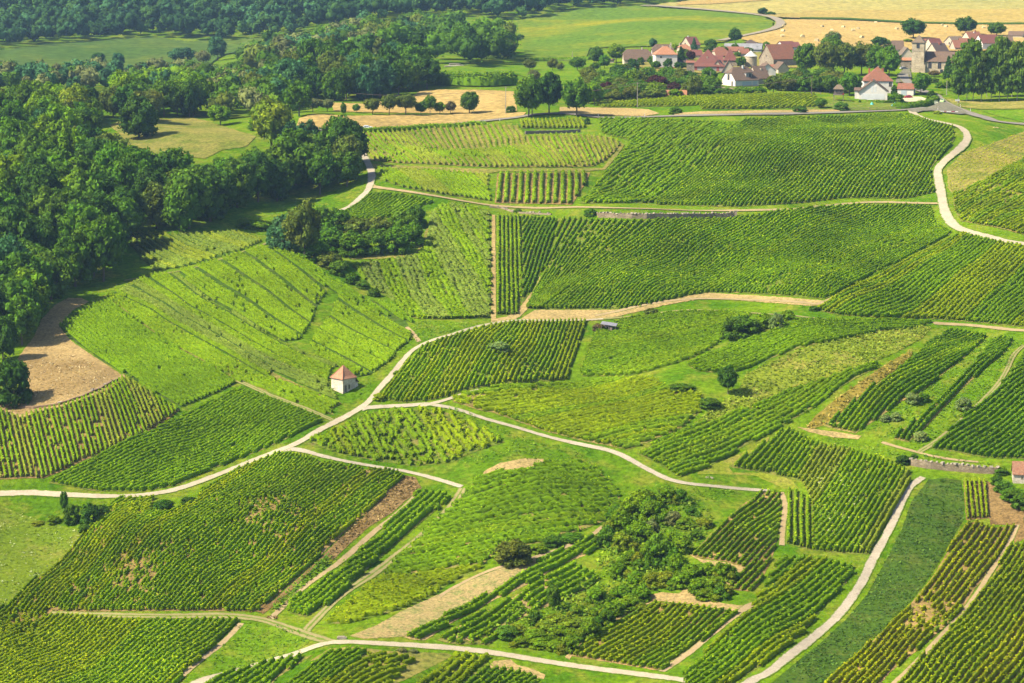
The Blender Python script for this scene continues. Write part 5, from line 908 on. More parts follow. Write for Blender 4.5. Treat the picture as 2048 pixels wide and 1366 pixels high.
# the wild patch in the lower middle
y_ = lambda v: v > 700
WP = 'bushes of the wild patch'
DN = dict(mid='mid green', dark='dark green', green='fresh green', bright='light green', yellow='yellow green', olive='olive green', grey='greyish')
for x, yb, w, h, t in ((1130,340,180,110,'olive'), (1060,400,150,120,'mid'), (1170,420,170,130,'olive'), (980,400,110,80,'dark'), (1270,300,120,90,'mid'), (1350,300,110,70,'dark'), (1420,375,80,45,'dark'), (1300,430,140,70,'grey'), (1380,450,130,60,'olive'), (1000,480,170,120,'mid'), (920,560,130,110,'dark'),
     (1010,580,150,100,'bright'), (1110,540,170,120,'green'), (1180,520,120,110,'grey'), (1230,680,200,180,'dark'), (1160,660,140,120,'mid'), (1060,660,120,70,'olive'), (990,745,130,90,'mid'), (1090,800,130,90,'green'), (1110,700,100,60,'dark'), (1300,560,130,90,'green'), (1360,600,130,100,'green'), (1440,520,90,55,'dark'), (1490,450,120,50,'bright'), (1330,720,140,110,'green'),
     (1420,760,150,90,'mid'), (1500,750,150,90,'mid'), (1590,760,130,100,'mid'), (1640,750,100,80,'dark'), (1560,830,150,90,'mid'), (1460,830,150,80,'green'), (1360,800,140,90,'green'), (1500,870,140,60,'mid'), (1580,865,90,70,'dark'), (1270,790,150,80,'bright'), (1180,800,130,90,'bright'), (860,890,150,90,'olive'), (1000,880,150,80,'green'), (1120,880,140,80,'green'), (1060,930,140,80,'mid'),
     (960,960,150,80,'mid'), (920,1020,130,90,'dark'), (820,1100,140,110,'mid'), (740,960,90,50,'mid'), (620,1020,160,60,'bright'), (720,1040,180,60,'bright'), (560,1060,150,60,'bright'), (640,1090,170,60,'green'), (500,1110,160,60,'green'), (700,1180,120,90,'mid'), (620,1170,130,60,'mid'), (520,1150,140,50,'mid'), (420,1140,120,50,'mid'), (400,1080,130,60,'bright'), (720,1110,100,60,'olive'), (880,960,100,60,'green')):
    T_('I', x, yb, w * 0.85, h * 1.15, 'bush', {'dark': 'green', 'mid': 'bright', 'green': 'bright', 'bright': 'yellow', 'olive': 'bright'}.get(t, t), '%s bush %s' % (DN[t], 'in the hooked thicket above the square vineyard' if x > 1380 and y_(yb) else 'at the upper end of the wild patch' if yb < 440 else 'in the upper middle of the wild patch' if yb < 620 else 'in the heart of the wild patch' if yb < 800 else 'in the lower half of the wild patch' if yb < 1000 else 'at the lower tip of the wild patch by the lane'), group=WP)
    T_('I', x + w * (0.42 if (x + yb) % 20 else -0.42), yb + 12, w * 0.5, h * 0.72, 'bush', {'dark': 'green', 'mid': 'yellow', 'green': 'bright', 'bright': 'yellow', 'olive': 'bright'}.get(t, t), 'small %s bush %s' % (DN[t], 'in the hooked thicket above the square vineyard' if x > 1380 and y_(yb) else 'at the upper end of the wild patch' if yb < 440 else 'in the upper middle of the wild patch' if yb < 620 else 'in the heart of the wild patch' if yb < 800 else 'in the lower half of the wild patch' if yb < 1000 else 'at the lower tip of the wild patch by the lane'), group=WP)
for x, yb, w, h, t in ((1740,200,70,60,'mid'), (1780,240,110,70,'mid'), (1830,290,130,80,'green'), (1900,340,140,110,'mid'), (1880,120,100,40,'bright'), (1760,135,90,40,'mid'), (1960,420,120,110,'dark')):
    T_('J', x, yb, w, h, 'bush', t, '%s bush around the stone hut at the right edge' % DN[t], group='bushes around the right hut')
hedge('tall dense green hedge at the far side of the golden field', 'W 940,560 1100,568 1300,572 1480,560', 6.0, 5.0, 'dark', K=26, s=0.9)
hedge('low hedge along the road below the white car', 'W 470,873 600,868 780,858 900,845 1100,840 1200,828 1290,825', 1.6, 2.2, 'lush', seed=4)
hedge('clipped dark hedge curving round the white terrace', 'T 865,975 950,985 1050,978 1130,965 1200,945 1235,915', 2.4, 3.0, 'dark', seed=5, K=20)
hedge('short clipped hedge in front of the white gabled house', 'T 690,935 760,938 815,935', 1.1, 1.4, 'dark', seed=6)
hedge('green hedge along the top of the orchard meadow', 'W 1560,405 1700,402 1850,400 1980,395', 2.0, 2.5, 'dark', seed=7)
# ------------------------------------------------------------------ buildings
M.update(
    w_white=solid('plaster_white', (0.58,0.55,0.50), 0.9, var=0.08, scale=0.5), w_cream=solid('plaster_cream', (0.50,0.43,0.31), 0.9, var=0.12, scale=0.5), w_beige=solid('plaster_beige', (0.38,0.32,0.24), 0.9, var=0.15, scale=0.5),
    w_grey=solid('plaster_grey', (0.30,0.28,0.26), 0.9, var=0.15, scale=0.5), w_stone=stone_mat('stone', (0.20,0.17,0.13), (0.34,0.29,0.22), 2.0), w_lime=stone_mat('limestone', (0.36,0.30,0.21), (0.50,0.43,0.31), 1.6, (0.28,0.23,0.16)),
    w_hut=stone_mat('hut_stone', (0.44,0.38,0.30), (0.60,0.54,0.45), 2.4, (0.36,0.31,0.24)), w_wood=solid('old_wood', (0.17,0.14,0.12), 0.9, var=0.25, scale=4),
    r_brown=tile_mat('tiles_brown', (0.120,0.070,0.050), (0.180,0.105,0.075)), r_red=tile_mat('tiles_red', (0.200,0.070,0.045), (0.290,0.110,0.068)), r_burg=tile_mat('tiles_burgundy', (0.150,0.048,0.040), (0.210,0.070,0.055), (0.08,0.05,0.035)),
    r_orange=tile_mat('tiles_orange', (0.32,0.125,0.065), (0.42,0.18,0.10), (0.30,0.16,0.11)), r_dark=tile_mat('tiles_dark', (0.075,0.048,0.042), (0.115,0.070,0.060)), r_old=tile_mat('tiles_old', (0.14,0.095,0.07), (0.22,0.145,0.10)),
    r_slate=solid('grey_sheet', (0.20,0.20,0.21), 0.7, var=0.2, scale=0.4), r_white=solid('pale_sheet', (0.52,0.50,0.44), 0.6, var=0.08), trim=solid('trim', (0.20,0.15,0.12), 0.8), white=solid('white_paint', (0.62,0.62,0.60), 0.5, var=0.04),
    shut_red=solid('red_shutter', (0.30,0.07,0.05), 0.6, var=0.1), shut_pale=solid('pale_shutter', (0.55,0.56,0.56), 0.6, var=0.05), shut_blue=solid('grey_blue_paint', (0.36,0.42,0.46), 0.6, var=0.05), wood_d=solid('door_wood', (0.14,0.10,0.07), 0.8, var=0.2, scale=3),
    brick=solid('brick_red', (0.36,0.11,0.07), 0.9, var=0.2, scale=6))
def roof_faces(L, D, z, rh, kind, hip=1.0, flare=0.0):
    """ridge along x; L, D over the eaves. kind: gable / hip / half / pyramid"""
    l, d = L / 2, D / 2
    if kind == 'gable':
        V = [(-l,-d,z),(l,-d,z),(l,d,z),(-l,d,z),(-l,0,z+rh),(l,0,z+rh)]; return V, [(0,1,5,4),(2,3,4,5)]
    if kind == 'half':
        k = 0.55; e = hip * d * (1 - k); V = [(-l,-d,z),(l,-d,z),(l,d,z),(-l,d,z),(-l,-d*(1-k),z+rh*k),(l,-d*(1-k),z+rh*k),(l,d*(1-k),z+rh*k),(-l,d*(1-k),z+rh*k),(-l+e,0,z+rh),(l-e,0,z+rh)]
        return V, [(0,1,5,9,8,4),(2,3,7,8,9,6),(4,8,7),(5,6,9)]
    e = l if kind == 'pyramid' else min(l, d * hip)
    if kind == 'pyramid' or flare:
        f = 0.25; l2, d2, e2 = l * (1-f), d * (1-f), (l if kind == 'pyramid' else e); zf = z + rh * (f - flare)
        V = [(-l,-d,z),(l,-d,z),(l,d,z),(-l,d,z),(-l2,-d2,zf),(l2,-d2,zf),(l2,d2,zf),(-l2,d2,zf),(-l+e2*0.97,0,z+rh),(l-e2*0.97,0,z+rh)]
        return V, [(0,1,5,4),(1,2,6,5),(2,3,7,6),(3,0,4,7),(4,5,9,8),(6,7,8,9),(5,6,9),(7,4,8)]
    V = [(-l,-d,z),(l,-d,z),(l,d,z),(-l,d,z),(-l+e,0,z+rh),(l-e,0,z+rh)]; return V, [(0,1,5,4),(2,3,4,5),(1,2,5),(3,0,4)]
def slab(V, F, th):
    n = len(V); VV = list(V) + [(x, y, z - th) for x, y, z in V]; FF = [tuple(f) for f in F] + [tuple(i + n for i in f[::-1]) for f in F]
    E = {}
    for f in F:
        for a, b in zip(f, f[1:] + f[:1]): E[(a, b)] = 1
    for a, b in E:
        if (b, a) not in E: FF.append((b, a, a + n, b + n))
    return VV, FF
def rot90(V): return [(-y, x, z) for x, y, z in V]
def opening(parent, face, a, z, w, h, L, D, kind='window', shut=None, arch=False, mat=None):
    """a window, door or shutter set in the wall: pane a little behind a raised frame"""
    f = MB(); o = 0.05; t = 0.09
    def put(mb, x0, x1, y0, y1, z0, z1):
        if face == 'f': mb.box(x0, x1, -D/2 - y1, -D/2 - y0, z0, z1)
        elif face == 'b': mb.box(x0, x1, D/2 + y0, D/2 + y1, z0, z1)
        elif face == 'r': mb.box(L/2 + y0, L/2 + y1, x0, x1, z0, z1)
        else: mb.box(-L/2 - y1, -L/2 - y0, x0, x1, z0, z1)
    if kind in ('window', 'door'):
        p = MB(); put(p, a - w/2, a + w/2, -0.02, 0.02, z, z + h)
        if arch: put(p, a - w*0.36, a + w*0.36, -0.02, 0.02, z + h, z + h + w*0.3)
        win = p.obj(kind, mat or M['glass'], parent)
        for (x0, x1, z0, z1) in ((a-w/2-t, a-w/2, z-t, z+h+t), (a+w/2, a+w/2+t, z-t, z+h+t), (a-w/2, a+w/2, z+h, z+h+t), (a-w/2, a+w/2, z-t, z)):
            put(f, x0, x1, 0.0, o, z0, z1)
        if kind == 'window' and not mat: put(f, a-0.03, a+0.03, 0.021, 0.05, z, z+h)
        f.obj('frame', M['trim'] if arch else M['w_beige'], win)
        if shut:
            for sgn in (-1, 1):
                s = MB(); c = a + sgn * (w/2 + t + w*0.27); put(s, c - w*0.25, c + w*0.25, 0.0, 0.06, z - 0.03, z + h + 0.03); s.obj('shutter', M[shut], parent)
    else:
        s = MB(); put(s, a - w/2, a + w/2, 0.0, 0.05, z, z + h)
        for i in range(1, 5): put(s, a - w/2, a + w/2, 0.05, 0.075, z + h*i/5 - 0.03, z + h*i/5 + 0.03)
        s.obj('shutter', mat or M['shut_pale'], parent)
def building(label, crop, x, yb, W, wallpx, roofpx, dep, rot=0, roof='gable', ridge='x', wall='w_white', tile='r_brown', hip=1.0, chim=(), wins=(), cat='house', name='house', over=0.35, flare=0.0, group=None, sub=None, plinth=None):
    """x, yb: middle of the front wall's foot on the crop; W its width; dep in metres. rot in degrees, positive turns the right end away."""
    u, v = at(crop, x, yb); p = P(u, v); m = mpp(p.y) / CROP[crop][2]; L = W * m; H = wallpx * m; rh = roofpx * m * 1.0
    a = R(rot) - math.atan2(p.x, p.y)
    cx, cy = p.x - math.sin(a) * dep / 2, p.y + math.cos(a) * dep / 2
    r = empty(name, (cx, cy, p.z - 0.15), a, label=label, cat=cat, group=group); D = dep
    mb = MB(); mb.box(-L/2, L/2, -D/2, D/2, -1.0, H)
    if roof in ('gable', 'half'):
        k = 1.0 if roof == 'gable' else 0.55; t = 0.05
        if ridge == 'x':
            for s in (-1, 1):
                x0, x1 = (s*L/2 - s*0.25, s*L/2); x0, x1 = min(x0, x1), max(x0, x1); pr = [(-D/2, H), (D/2, H), (D/2*(1-k), H+rh*k-t), (-D/2*(1-k), H+rh*k-t)] if k < 1 else [(-D/2, H), (D/2, H), (0, H+rh-t)]
                n = len(pr); V = [(x0, y, z) for y, z in pr] + [(x1, y, z) for y, z in pr]; mb.add(V, [tuple(range(n))[::-1], tuple(range(n, 2*n))] + [(i, (i+1) % n, n+(i+1) % n, n+i) for i in range(n)])
        else:
            pr = [(-L/2, H), (L/2, H), (L/2*(1-k), H+rh*k-t), (-L/2*(1-k), H+rh*k-t)] if k < 1 else [(-L/2, H), (L/2, H), (0, H+rh-t)]
            for s in (-1, 1):
                y0, y1 = sorted((s*D/2 - s*0.25, s*D/2)); mb.profile_x(pr, y0, y1)
    mb.obj('wall', M[wall], r)
    if plinth:
        q = MB(); q.box(-L/2-0.04, L/2+0.04, -D/2-0.04, D/2+0.04, -1.0, plinth[1]); q.obj('plinth', M[plinth[0]], r)
    o = over; sl = rh / ((D if ridge == 'x' else L) / 2)
    if ridge == 'x': V, F = roof_faces(L + 2*o, D + 2*o, H - o * sl, rh + o * sl, roof, hip, flare)
    else: V, F = roof_faces(D + 2*o, L + 2*o, H - o * sl, rh + o * sl, roof, hip, flare); V = rot90(V)
    V = [(x, y, z + 0.16) for x, y, z in V]; V, F = slab(V, F, 0.16); rf = mesh_obj('roof', V, F, M[tile], r)
    for (cxr, cyr, h, mt) in chim:
        c = MB(); zc = H + rh * 0.35; X, Y = cxr * L/2, cyr * D/2; c.box(X-0.35, X+0.35, Y-0.28, Y+0.28, zc, H + rh + h); c.box(X-0.42, X+0.42, Y-0.35, Y+0.35, H + rh + h, H + rh + h + 0.12); c.obj('chimney', M[mt], rf)
    for w in wins:
        face, fa, fz, ww, hh = w[:5]; kw = w[5] if len(w) > 5 else {}; ln = L if face in 'fb' else D
        opening(r, face, fa * ln / 2, fz * H, ww, hh, L, D, **kw)
    return r, L, D, H, rh
B_ = building
WS = dict(shut='shut_red')
B_('long low cream house with skylights at the left end of the village', 'S', 392, 522, 225, 38, 78, 9, 6, 'half', 'x', 'w_cream', 'r_brown', chim=((0.35, 0.0, 0.9, 'w_cream'),), wins=(('f',-0.72,0.15,1.6,1.4,dict(kind='shutter',mat=M['w_lime'])),('f',-0.25,0.05,1.8,2.0,dict(kind='window')),('f',0.2,0.05,2.0,2.0,dict(kind='shutter',mat=M['shut_blue'])),('f',0.75,0.1,1.5,1.9,dict(kind='shutter',mat=M['w_lime']))))
B_('brown roofed barn behind the cream house', 'S', 600, 488, 170, 44, 78, 9, 6, 'half', 'x', 'w_white', 'r_brown', chim=((0.8,0,0.8,'w_cream'),))
B_('small pale shed beside the left garden tree', 'S', 180, 516, 38, 26, 8, 3, 0, 'gable', 'x', 'w_cream', 'r_old', name='shed', cat='shed')
B_('white house with a bright orange hipped roof', 'S', 625, 562, 178, 118, 60, 10, 8, 'hip', 'x', 'w_white', 'r_orange', 0.9, chim=((-0.2,0.3,0.3,'w_cream'),(0.55,0.5,0.6,'w_cream')), wins=(('f',0.25,0.45,2.6,2.0,dict(kind='window')),('f',-0.5,0.75,0.9,0.9,dict(kind='window')),('l',0.0,0.5,1.0,1.3)), plinth=('brick', 0.9))
B_('burgundy roofed house with one gable window at the back of the village', 'S', 862, 400, 95, 36, 60, 10, 32, 'gable', 'x', 'w_beige', 'r_burg', chim=((-0.5,0,0.5,'white'),), wins=(('l',0.1,0.75,1.3,1.5),))
B_('small house with an orange side roof before the burgundy one', 'S', 785, 450, 85, 42, 42, 7, 20, 'half', 'x', 'w_beige', 'r_orange', chim=((-0.8,0,0.8,'w_cream'),))
B_('big manor with a steep dark red hipped roof and red shutters', 'S', 965, 588, 270, 50, 125, 13, 0, 'hip', 'x', 'w_grey', 'r_burg', 1.25, chim=((-0.05,-0.45,-3.2,'w_beige'),), flare=0.06, wins=(('f',-0.72,0.15,1.3,2.2,dict(kind='shutter',mat=M['shut_red'])),('f',-0.05,0.15,1.3,2.2,dict(kind='shutter',mat=M['shut_red'])),('f',0.6,0.15,1.3,2.2,dict(kind='shutter',mat=M['shut_red']))), plinth=('brick', 0.3))
B_('low stone annexe at the left of the manor', 'S', 822, 612, 62, 100, 14, 5, 0, 'gable', 'x', 'w_stone', 'r_red')
B_('long low wing with a plum coloured roof right of the manor', 'S', 1040, 540, 90, 18, 65, 8, 0, 'gable', 'x', 'w_grey', 'r_burg')
B_('small house with orange and brown roof above the manor', 'S', 1085, 478, 105, 26, 62, 9, 18, 'half', 'x', 'w_beige', 'r_red', chim=((0.0,0.2,0.4,'w_cream'),(-0.8,0.2,-0.4,'w_beige')), wins=(('f',-0.3,0.2,0.9,1.0),))
B_('square stone pavilion with a steep pyramid roof', 'S', 1148, 548, 112, 62, 82, 6.3, 0, 'pyramid', 'x', 'w_stone', 'r_burg', flare=0.04)
B_('brown gabled roof squeezed in front of the pavilion', 'S', 1135, 600, 110, 15, 95, 9, 0, 'gable', 'y', 'w_beige', 'r_red')
B_('very long grey sheet roofed barn', 'S', 1250, 428, 300, 26, 42, 13, -4, 'gable', 'x', 'w_grey', 'r_slate', name='barn', cat='barn')
B_('low red roofed outbuilding in front of the grey barn', 'S', 1165, 440, 175, 24, 32, 7, -4, 'gable', 'x', 'w_beige', 'r_red')
B_('house with a plum brown hipped roof behind the grey barn', 'S', 1328, 380, 120, 18, 34, 9, 12, 'hip', 'x', 'w_cream', 'r_dark', 0.8)
B_('stone barn with a great red roof in the middle of the village', 'S', 1600, 545, 230, 66, 112, 13, 34, 'gable', 'x', 'w_stone', 'r_red', name='barn', cat='barn', chim=((-0.93,0.2,0.2,'w_beige'),), wins=(('l',0.0,1.2,0.8,1.0),))
B_('white gabled house with a raspberry red roof at the stubble edge', 'S', 1645, 408, 120, 24, 44, 10, 34, 'gable', 'x', 'w_white', 'r_burg', wins=(('f',0.3,0.3,1.0,0.9),))
B_('tiny house with a raspberry red roof right of the larger one', 'S', 1690, 392, 60, 20, 26, 7, 20, 'gable', 'x', 'w_grey', 'r_burg')
r, L, D, H, rh = B_('white front house with a brown half hipped roof and dormer', 'S', 1285, 708, 225, 56, 98, 11.5, 33, 'half', 'x', 'w_white', 'r_brown', chim=((0.15,-0.1,0.7,'white'),), wins=(('l',0.0,0.95,1.7,2.6,dict(kind='window')),('l',-0.55,0.1,1.0,2.2,dict(kind='door')),('f',0.0,0.1,5.0,2.0,dict(kind='shutter',mat=M['shut_blue'])),('f',0.7,0.1,2.4,2.0,dict(kind='shutter',mat=M['shut_blue']))), plinth=('brick', 0.4))
dm = MB(); dm.box(L*0.02, L*0.02+3.0, -D/2+1.2, -D/2+3.2, H+0.8, H+3.2); do = dm.obj('dormer', M['w_grey'], r)
MB().box(L*0.02-0.4, L*0.02+3.4, -D/2+0.7, -D/2+3.6, H+3.2, H+3.4).obj('dormer_roof', M['r_brown'], do); MB().box(L*0.02+1.7, L*0.02+2.6, -D/2+1.15, -D/2+1.2, H+0.9, H+2.8).obj('pane', M['glass'], do)
B_('brown roofed house tucked behind the white front house', 'S', 1420, 690, 110, 52, 92, 10, 30, 'gable', 'x', 'w_beige', 'r_brown', chim=((0.2,-0.3,-1.0,'w_cream'),), wins=())
B_('white gable end with brown roof above the front house', 'S', 1455, 628, 135, 52, 52, 11, 12, 'gable', 'y', 'w_white', 'r_brown', chim=((0.6,0.4,-0.6,'w_cream'),), wins=(('f',0.0,0.75,0.3,1.0),))
B_('small ash grey hut roof beside the round tower', 'S', 1440, 560, 70, 20, 36, 6, 0, 'pyramid', 'x', 'w_stone', 'r_old')
B_('little orange roofed garden shed below the village', 'S', 705, 800, 165, 14, 46, 5, 0, 'gable', 'x', 'w_beige', 'r_orange', name='shed', cat='shed')
# round tower
u, v = at('S', 1323, 556); p = P(u, v); m = mpp(p.y) / 4.096; rt = empty('round_tower', (p.x, p.y + 4, p.z), label='round stone tower with a pale conical roof', cat='tower')
mb = MB(); mb.tube((0,0,-1), (0,0,92*m), 50*m, 49*m, 28); mb.obj('wall', M['w_lime'], rt); mb = MB(); mb.tube((0,0,92*m), (0,0,136*m), 55*m, 0.05, 28); mb.tube((0,0,136*m-0.1), (0,0,136*m+0.7), 0.1, 0.1, 6); mb.obj('roof', M['r_white'], rt)
# the white gabled house and its neighbours by the junction
B_('large house with a red hipped roof behind the white gabled one', 'T', 712, 850, 262, 118, 118, 13, 5, 'hip', 'x', 'w_white', 'r_red', 1.1, chim=((-0.55,0.2,-0.8,'brick'),(0.05,0.0,0.2,'w_beige'),(0.4,0.3,-0.8,'brick')), wins=(('f',0.82,0.55,1.2,1.9,dict(kind='window')),))
B_('white gabled house with three roller shutters facing the road', 'T', 665, 910, 255, 80, 98, 12, 0, 'gable', 'y', 'w_white', 'r_brown', chim=((-0.1,-0.2,0.1,'brick'),), over=0.6, plinth=('w_lime', 0.25),
   wins=(('f',-0.55,0.1,3.4,2.5,dict(kind='shutter')),('f',0.0,0.1,3.4,2.5,dict(kind='shutter')),('f',0.52,0.1,3.4,2.5,dict(kind='shutter')),('f',-0.1,0.92,1.0,2.7,dict(kind='shutter')),('f',0.14,0.92,1.0,2.7,dict(kind='shutter'))))
B_('low white wing left of the white gabled house', 'T', 520, 900, 45, 80, 20, 6, 0, 'gable', 'x', 'w_white', 'r_brown')
B_('small white garage with a red roof beside the globe tree', 'T', 960, 868, 145, 60, 46, 8, -6, 'gable', 'x', 'w_white', 'r_red', name='garage', cat='garage', over=0.3, wins=(('f',-0.2,0.05,2.4,2.2,dict(kind='shutter',mat=M['shut_blue'])),))
sheet('yard', 'vine_mix', 'S 300,560 520,560 560,600 780,610 860,640 1000,640 1050,600 1300,590 1500,640 1540,560 1700,560 1700,470 1300,430 1000,430 880,440 760,470 520,500 300,520', 'dusty yards between the village houses', level=1.2, jit=1.0, step=6)
B_('small plum roofed house between the cream house and the manor', 'S', 770, 560, 70, 40, 40, 7, 15, 'gable', 'x', 'w_beige', 'r_dark')
B_('narrow brown roofed house right of the stone barn', 'S', 1585, 600, 90, 42, 50, 8, 20, 'gable', 'y', 'w_cream', 'r_brown')
B_('low red roofed stable under the stone barn', 'S', 1500, 590, 80, 30, 30, 6, -10, 'gable', 'x', 'w_beige', 'r_red')
B_('small cream house in front of the long grey barn', 'S', 1270, 470, 75, 34, 36, 7, 14, 'gable', 'x', 'w_cream', 'r_red', wins=(('f',0.1,0.3,0.9,1.1),))
B_('little house with a brown gable left of the pavilion', 'S', 1040, 590, 70, 44, 50, 7, -12, 'gable', 'y', 'w_beige', 'r_old')
B_('burgundy roofed cottage left of the manor roof', 'S', 880, 480, 80, 30, 40, 7, 10, 'gable', 'x', 'w_cream', 'r_burg')
B_('small red roofed house above the nave beside the cream gable', 'T', 1130, 440, 90, 40, 44, 8, 20, 'gable', 'x', 'w_cream', 'r_red')
B_('low orange roofed barn between the chimney house and the poplars', 'T', 1530, 430, 130, 34, 46, 9, 12, 'gable', 'x', 'w_beige', 'r_red')
B_('brown roofed house at the right of the burgundy roof behind the poplars', 'T', 1880, 430, 120, 44, 50, 9, 10, 'gable', 'x', 'w_cream', 'r_brown')
# church
ch, L, D, H, rh = B_('village church nave with a long brown roof and arched windows', 'T', 1255, 665, 265, 108, 82, 11, -6, 'gable', 'x', 'w_lime', 'r_brown', name='church', cat='church', over=0.4, wins=(('f',0.1,0.40,1.6,2.6,dict(kind='window',arch=True)),('f',-0.55,0.40,1.6,2.6,dict(kind='window',arch=True)),('f',0.25,0.0,1.4,1.9,dict(kind='door'))))
# apse and tower are one building with the nave
mb = MB(); tw = 6.0; tx = -L/2 - tw/2 + 0.4; th = 270 * mpp(P(*at('T', 1255, 665)).y) / 4.554
mb.box(tx-tw/2, tx+tw/2, -D/2-1.2, -D/2-1.2+tw, -1.5, th); tow = mb.obj('tower', M['w_lime'], ch)
mb = MB(); mb.box(tx-tw/2-0.12, tx+tw/2+0.12, -D/2-1.32, -D/2-1.08+tw, th*0.74, th*0.755); mb.box(tx-tw/2-0.2, tx+tw/2+0.2, -D/2-1.4, -D/2-1.0+tw, th-0.05, th+0.2); mb.obj('cornice', M['w_beige'], tow)
V, F = roof_faces(tw+0.8, tw+0.8, th+0.2, 3.6, 'pyramid', 1, 0.05); V = [(x+tx, y-D/2-1.2+tw/2, z+0.1) for x, y, z in V]; V, F = slab(V, F, 0.15); mesh_obj('spire', V, F, M['r_old'], tow)
for fx, fy, ax in ((tx, -D/2-1.2, 'f'), (tx-tw/2, -D/2-1.2+tw/2, 'l'), (tx+tw/2, -D/2-1.2+tw/2, 'r')):
    mb = MB(); z0 = th*0.83
    if ax == 'f': mb.box(fx-0.75, fx+0.75, fy-0.05, fy+0.1, z0, z0+2.4); mb.box(fx-0.5, fx+0.5, fy-0.05, fy+0.1, z0+2.4, z0+2.9)
    else: s = -1 if ax == 'l' else 1; mb.box(min(fx, fx+s*0.05), max(fx, fx+s*0.05), fy-0.75, fy+0.75, z0, z0+2.4)
    mb.obj('louvre', M['glass'], tow)
mb = MB()
for bx in (tx+tw/2+0.3, L/2-0.4, 0.35*L):
    mb.box(bx-0.4, bx+0.4, -D/2-1.4, -D/2, -1, H*0.72)
mb.obj('buttress', M['w_lime'], ch)
# behind and right of the church
B_('house with a wide cream gable left of the church tower', 'T', 975, 600, 150, 75, 92, 13, 8, 'gable', 'y', 'w_cream', 'r_old', over=0.3)
B_('low stone lean-to with an orange canopy before the cream gable', 'T', 975, 625, 120, 78, 20, 5, 0, 'gable', 'x', 'w_stone', 'r_orange', wins=(('f',0.5,0.5,0.9,0.6),))
B_('small house with a brown roof right of the grove', 'T', 895, 490, 100, 42, 75, 9, 8, 'gable', 'x', 'w_cream', 'r_brown')
B_('cream gabled house with a burgundy roof behind the church', 'T', 1262, 475, 120, 52, 70, 10, 36, 'gable', 'x', 'w_cream', 'r_burg')
B_('brown roofed house with a brick chimney above the nave', 'T', 1300, 500, 130, 32, 72, 10, 34, 'gable', 'x', 'w_beige', 'r_dark', chim=((0.1,-0.2,0.3,'brick'),))
B_('house with a broad white edged gable right of the burgundy roof', 'T', 1450, 425, 120, 42, 50, 10, 34, 'gable', 'x', 'w_beige', 'r_old', wins=(('l',-0.1,0.5,1.2,1.3),))
B_('orange roofed house half hidden by the first poplar', 'T', 1470, 460, 120, 30, 62, 9, 20, 'gable', 'x', 'w_beige', 'r_red')
B_('house with a tall red chimney and reddish roof', 'T', 1605, 385, 130, 36, 58, 10, 30, 'gable', 'x', 'w_cream', 'r_red', chim=((0.45,0.0,0.8,'brick'),(0.15,-0.2,-0.2,'white')))
B_('white gabled house with a wide burgundy roof behind the poplars', 'T', 1740, 455, 170, 66, 70, 11, 28, 'gable', 'x', 'w_white', 'r_burg', wins=(('l',0.0,0.6,1.0,1.2),))
B_('low pink roofed house behind the church end', 'T', 1420, 640, 110, 40, 50, 8, -10, 'gable', 'x', 'w_beige', 'r_red')
B_('reddish roof among the trees at the far right', 'T', 1960, 350, 130, 30, 34, 8, -10, 'gable', 'x', 'w_cream', 'r_brown')
# tree house on stilts
p = P(*at('T', 350, 925)); m = mpp(p.y) / 4.554; th_ = empty('tree_house', tuple(p), R(-8), label='wooden playhouse on stilts with a pointed roof and a ladder', cat='playhouse')
mb = MB()
for sx in (-1, 1):
    for sy in (-1, 1):
        mb = MB(); mb.box(sx*42*m-0.15, sx*42*m+0.15, 2+sy*1.6-0.15, 2+sy*1.6+0.15, -0.6, 62*m); mb.obj('stilt', M['w_wood'], th_)
MB().box(-50*m, 50*m, -0.2, 4.2, 58*m, 64*m).obj('platform', M['w_wood'], th_)
wl = MB().box(-40*m, 40*m, 0.6, 3.6, 64*m, 112*m).obj('wall', M['w_wood'], th_)
for a in (-0.9, 0.9): MB().box(a-0.3, a+0.3, 0.55, 0.6, 80*m, 100*m).obj('window', M['glass'], th_)
V, F = roof_faces(100*m, 4.6, 112*m, 40*m, 'hip', 0.7); V = [(x, y+2.1, z) for x, y, z in V]; V, F = slab(V, F, 0.12); mesh_obj('roof', V, F, M['r_old'], th_)
mb = MB()
for i in range(5): mb.box(-48*m + i*20*m, -48*m + i*20*m + 0.08, -0.2, -0.12, 64*m, 84*m)
mb.box(-48*m, 48*m, -0.2, -0.1, 82*m, 86*m); mb.obj('railing', M['w_wood'], th_)
mb = MB()
for sy in (0.2, 1.0): mb.tube((50*m, sy, 62*m), (118*m, sy, 0), 0.07, 0.07, 5)
for i in range(9): t = (i + .5) / 9; mb.tube((50*m+68*m*t, 0.2, 62*m*(1-t)), (50*m+68*m*t, 1.0, 62*m*(1-t)), 0.05, 0.05, 4)
mb.obj('ladder', M['w_wood'], th_)
MB().add([(28*m,-0.25,66*m),(48*m,-0.25,80*m),(46*m,-0.25,62*m)], [(0,1,2),(2,1,0)]).obj('red_cloth', solid('red_cloth', (0.5,0.06,0.04), 0.8), th_)

# ------------------------------------------------------------------ the square stone hut
p = P(706 - 18, 786.5); m = mpp(p.y)
hut = empty('stone_hut', (p.x - 0.3, p.y + 2.6, p.z + 0.15), R(-44), label='square stone hut with a tiled pyramid roof beside the white lane', cat='hut')
s = 2.1; hw = 29.0 * m
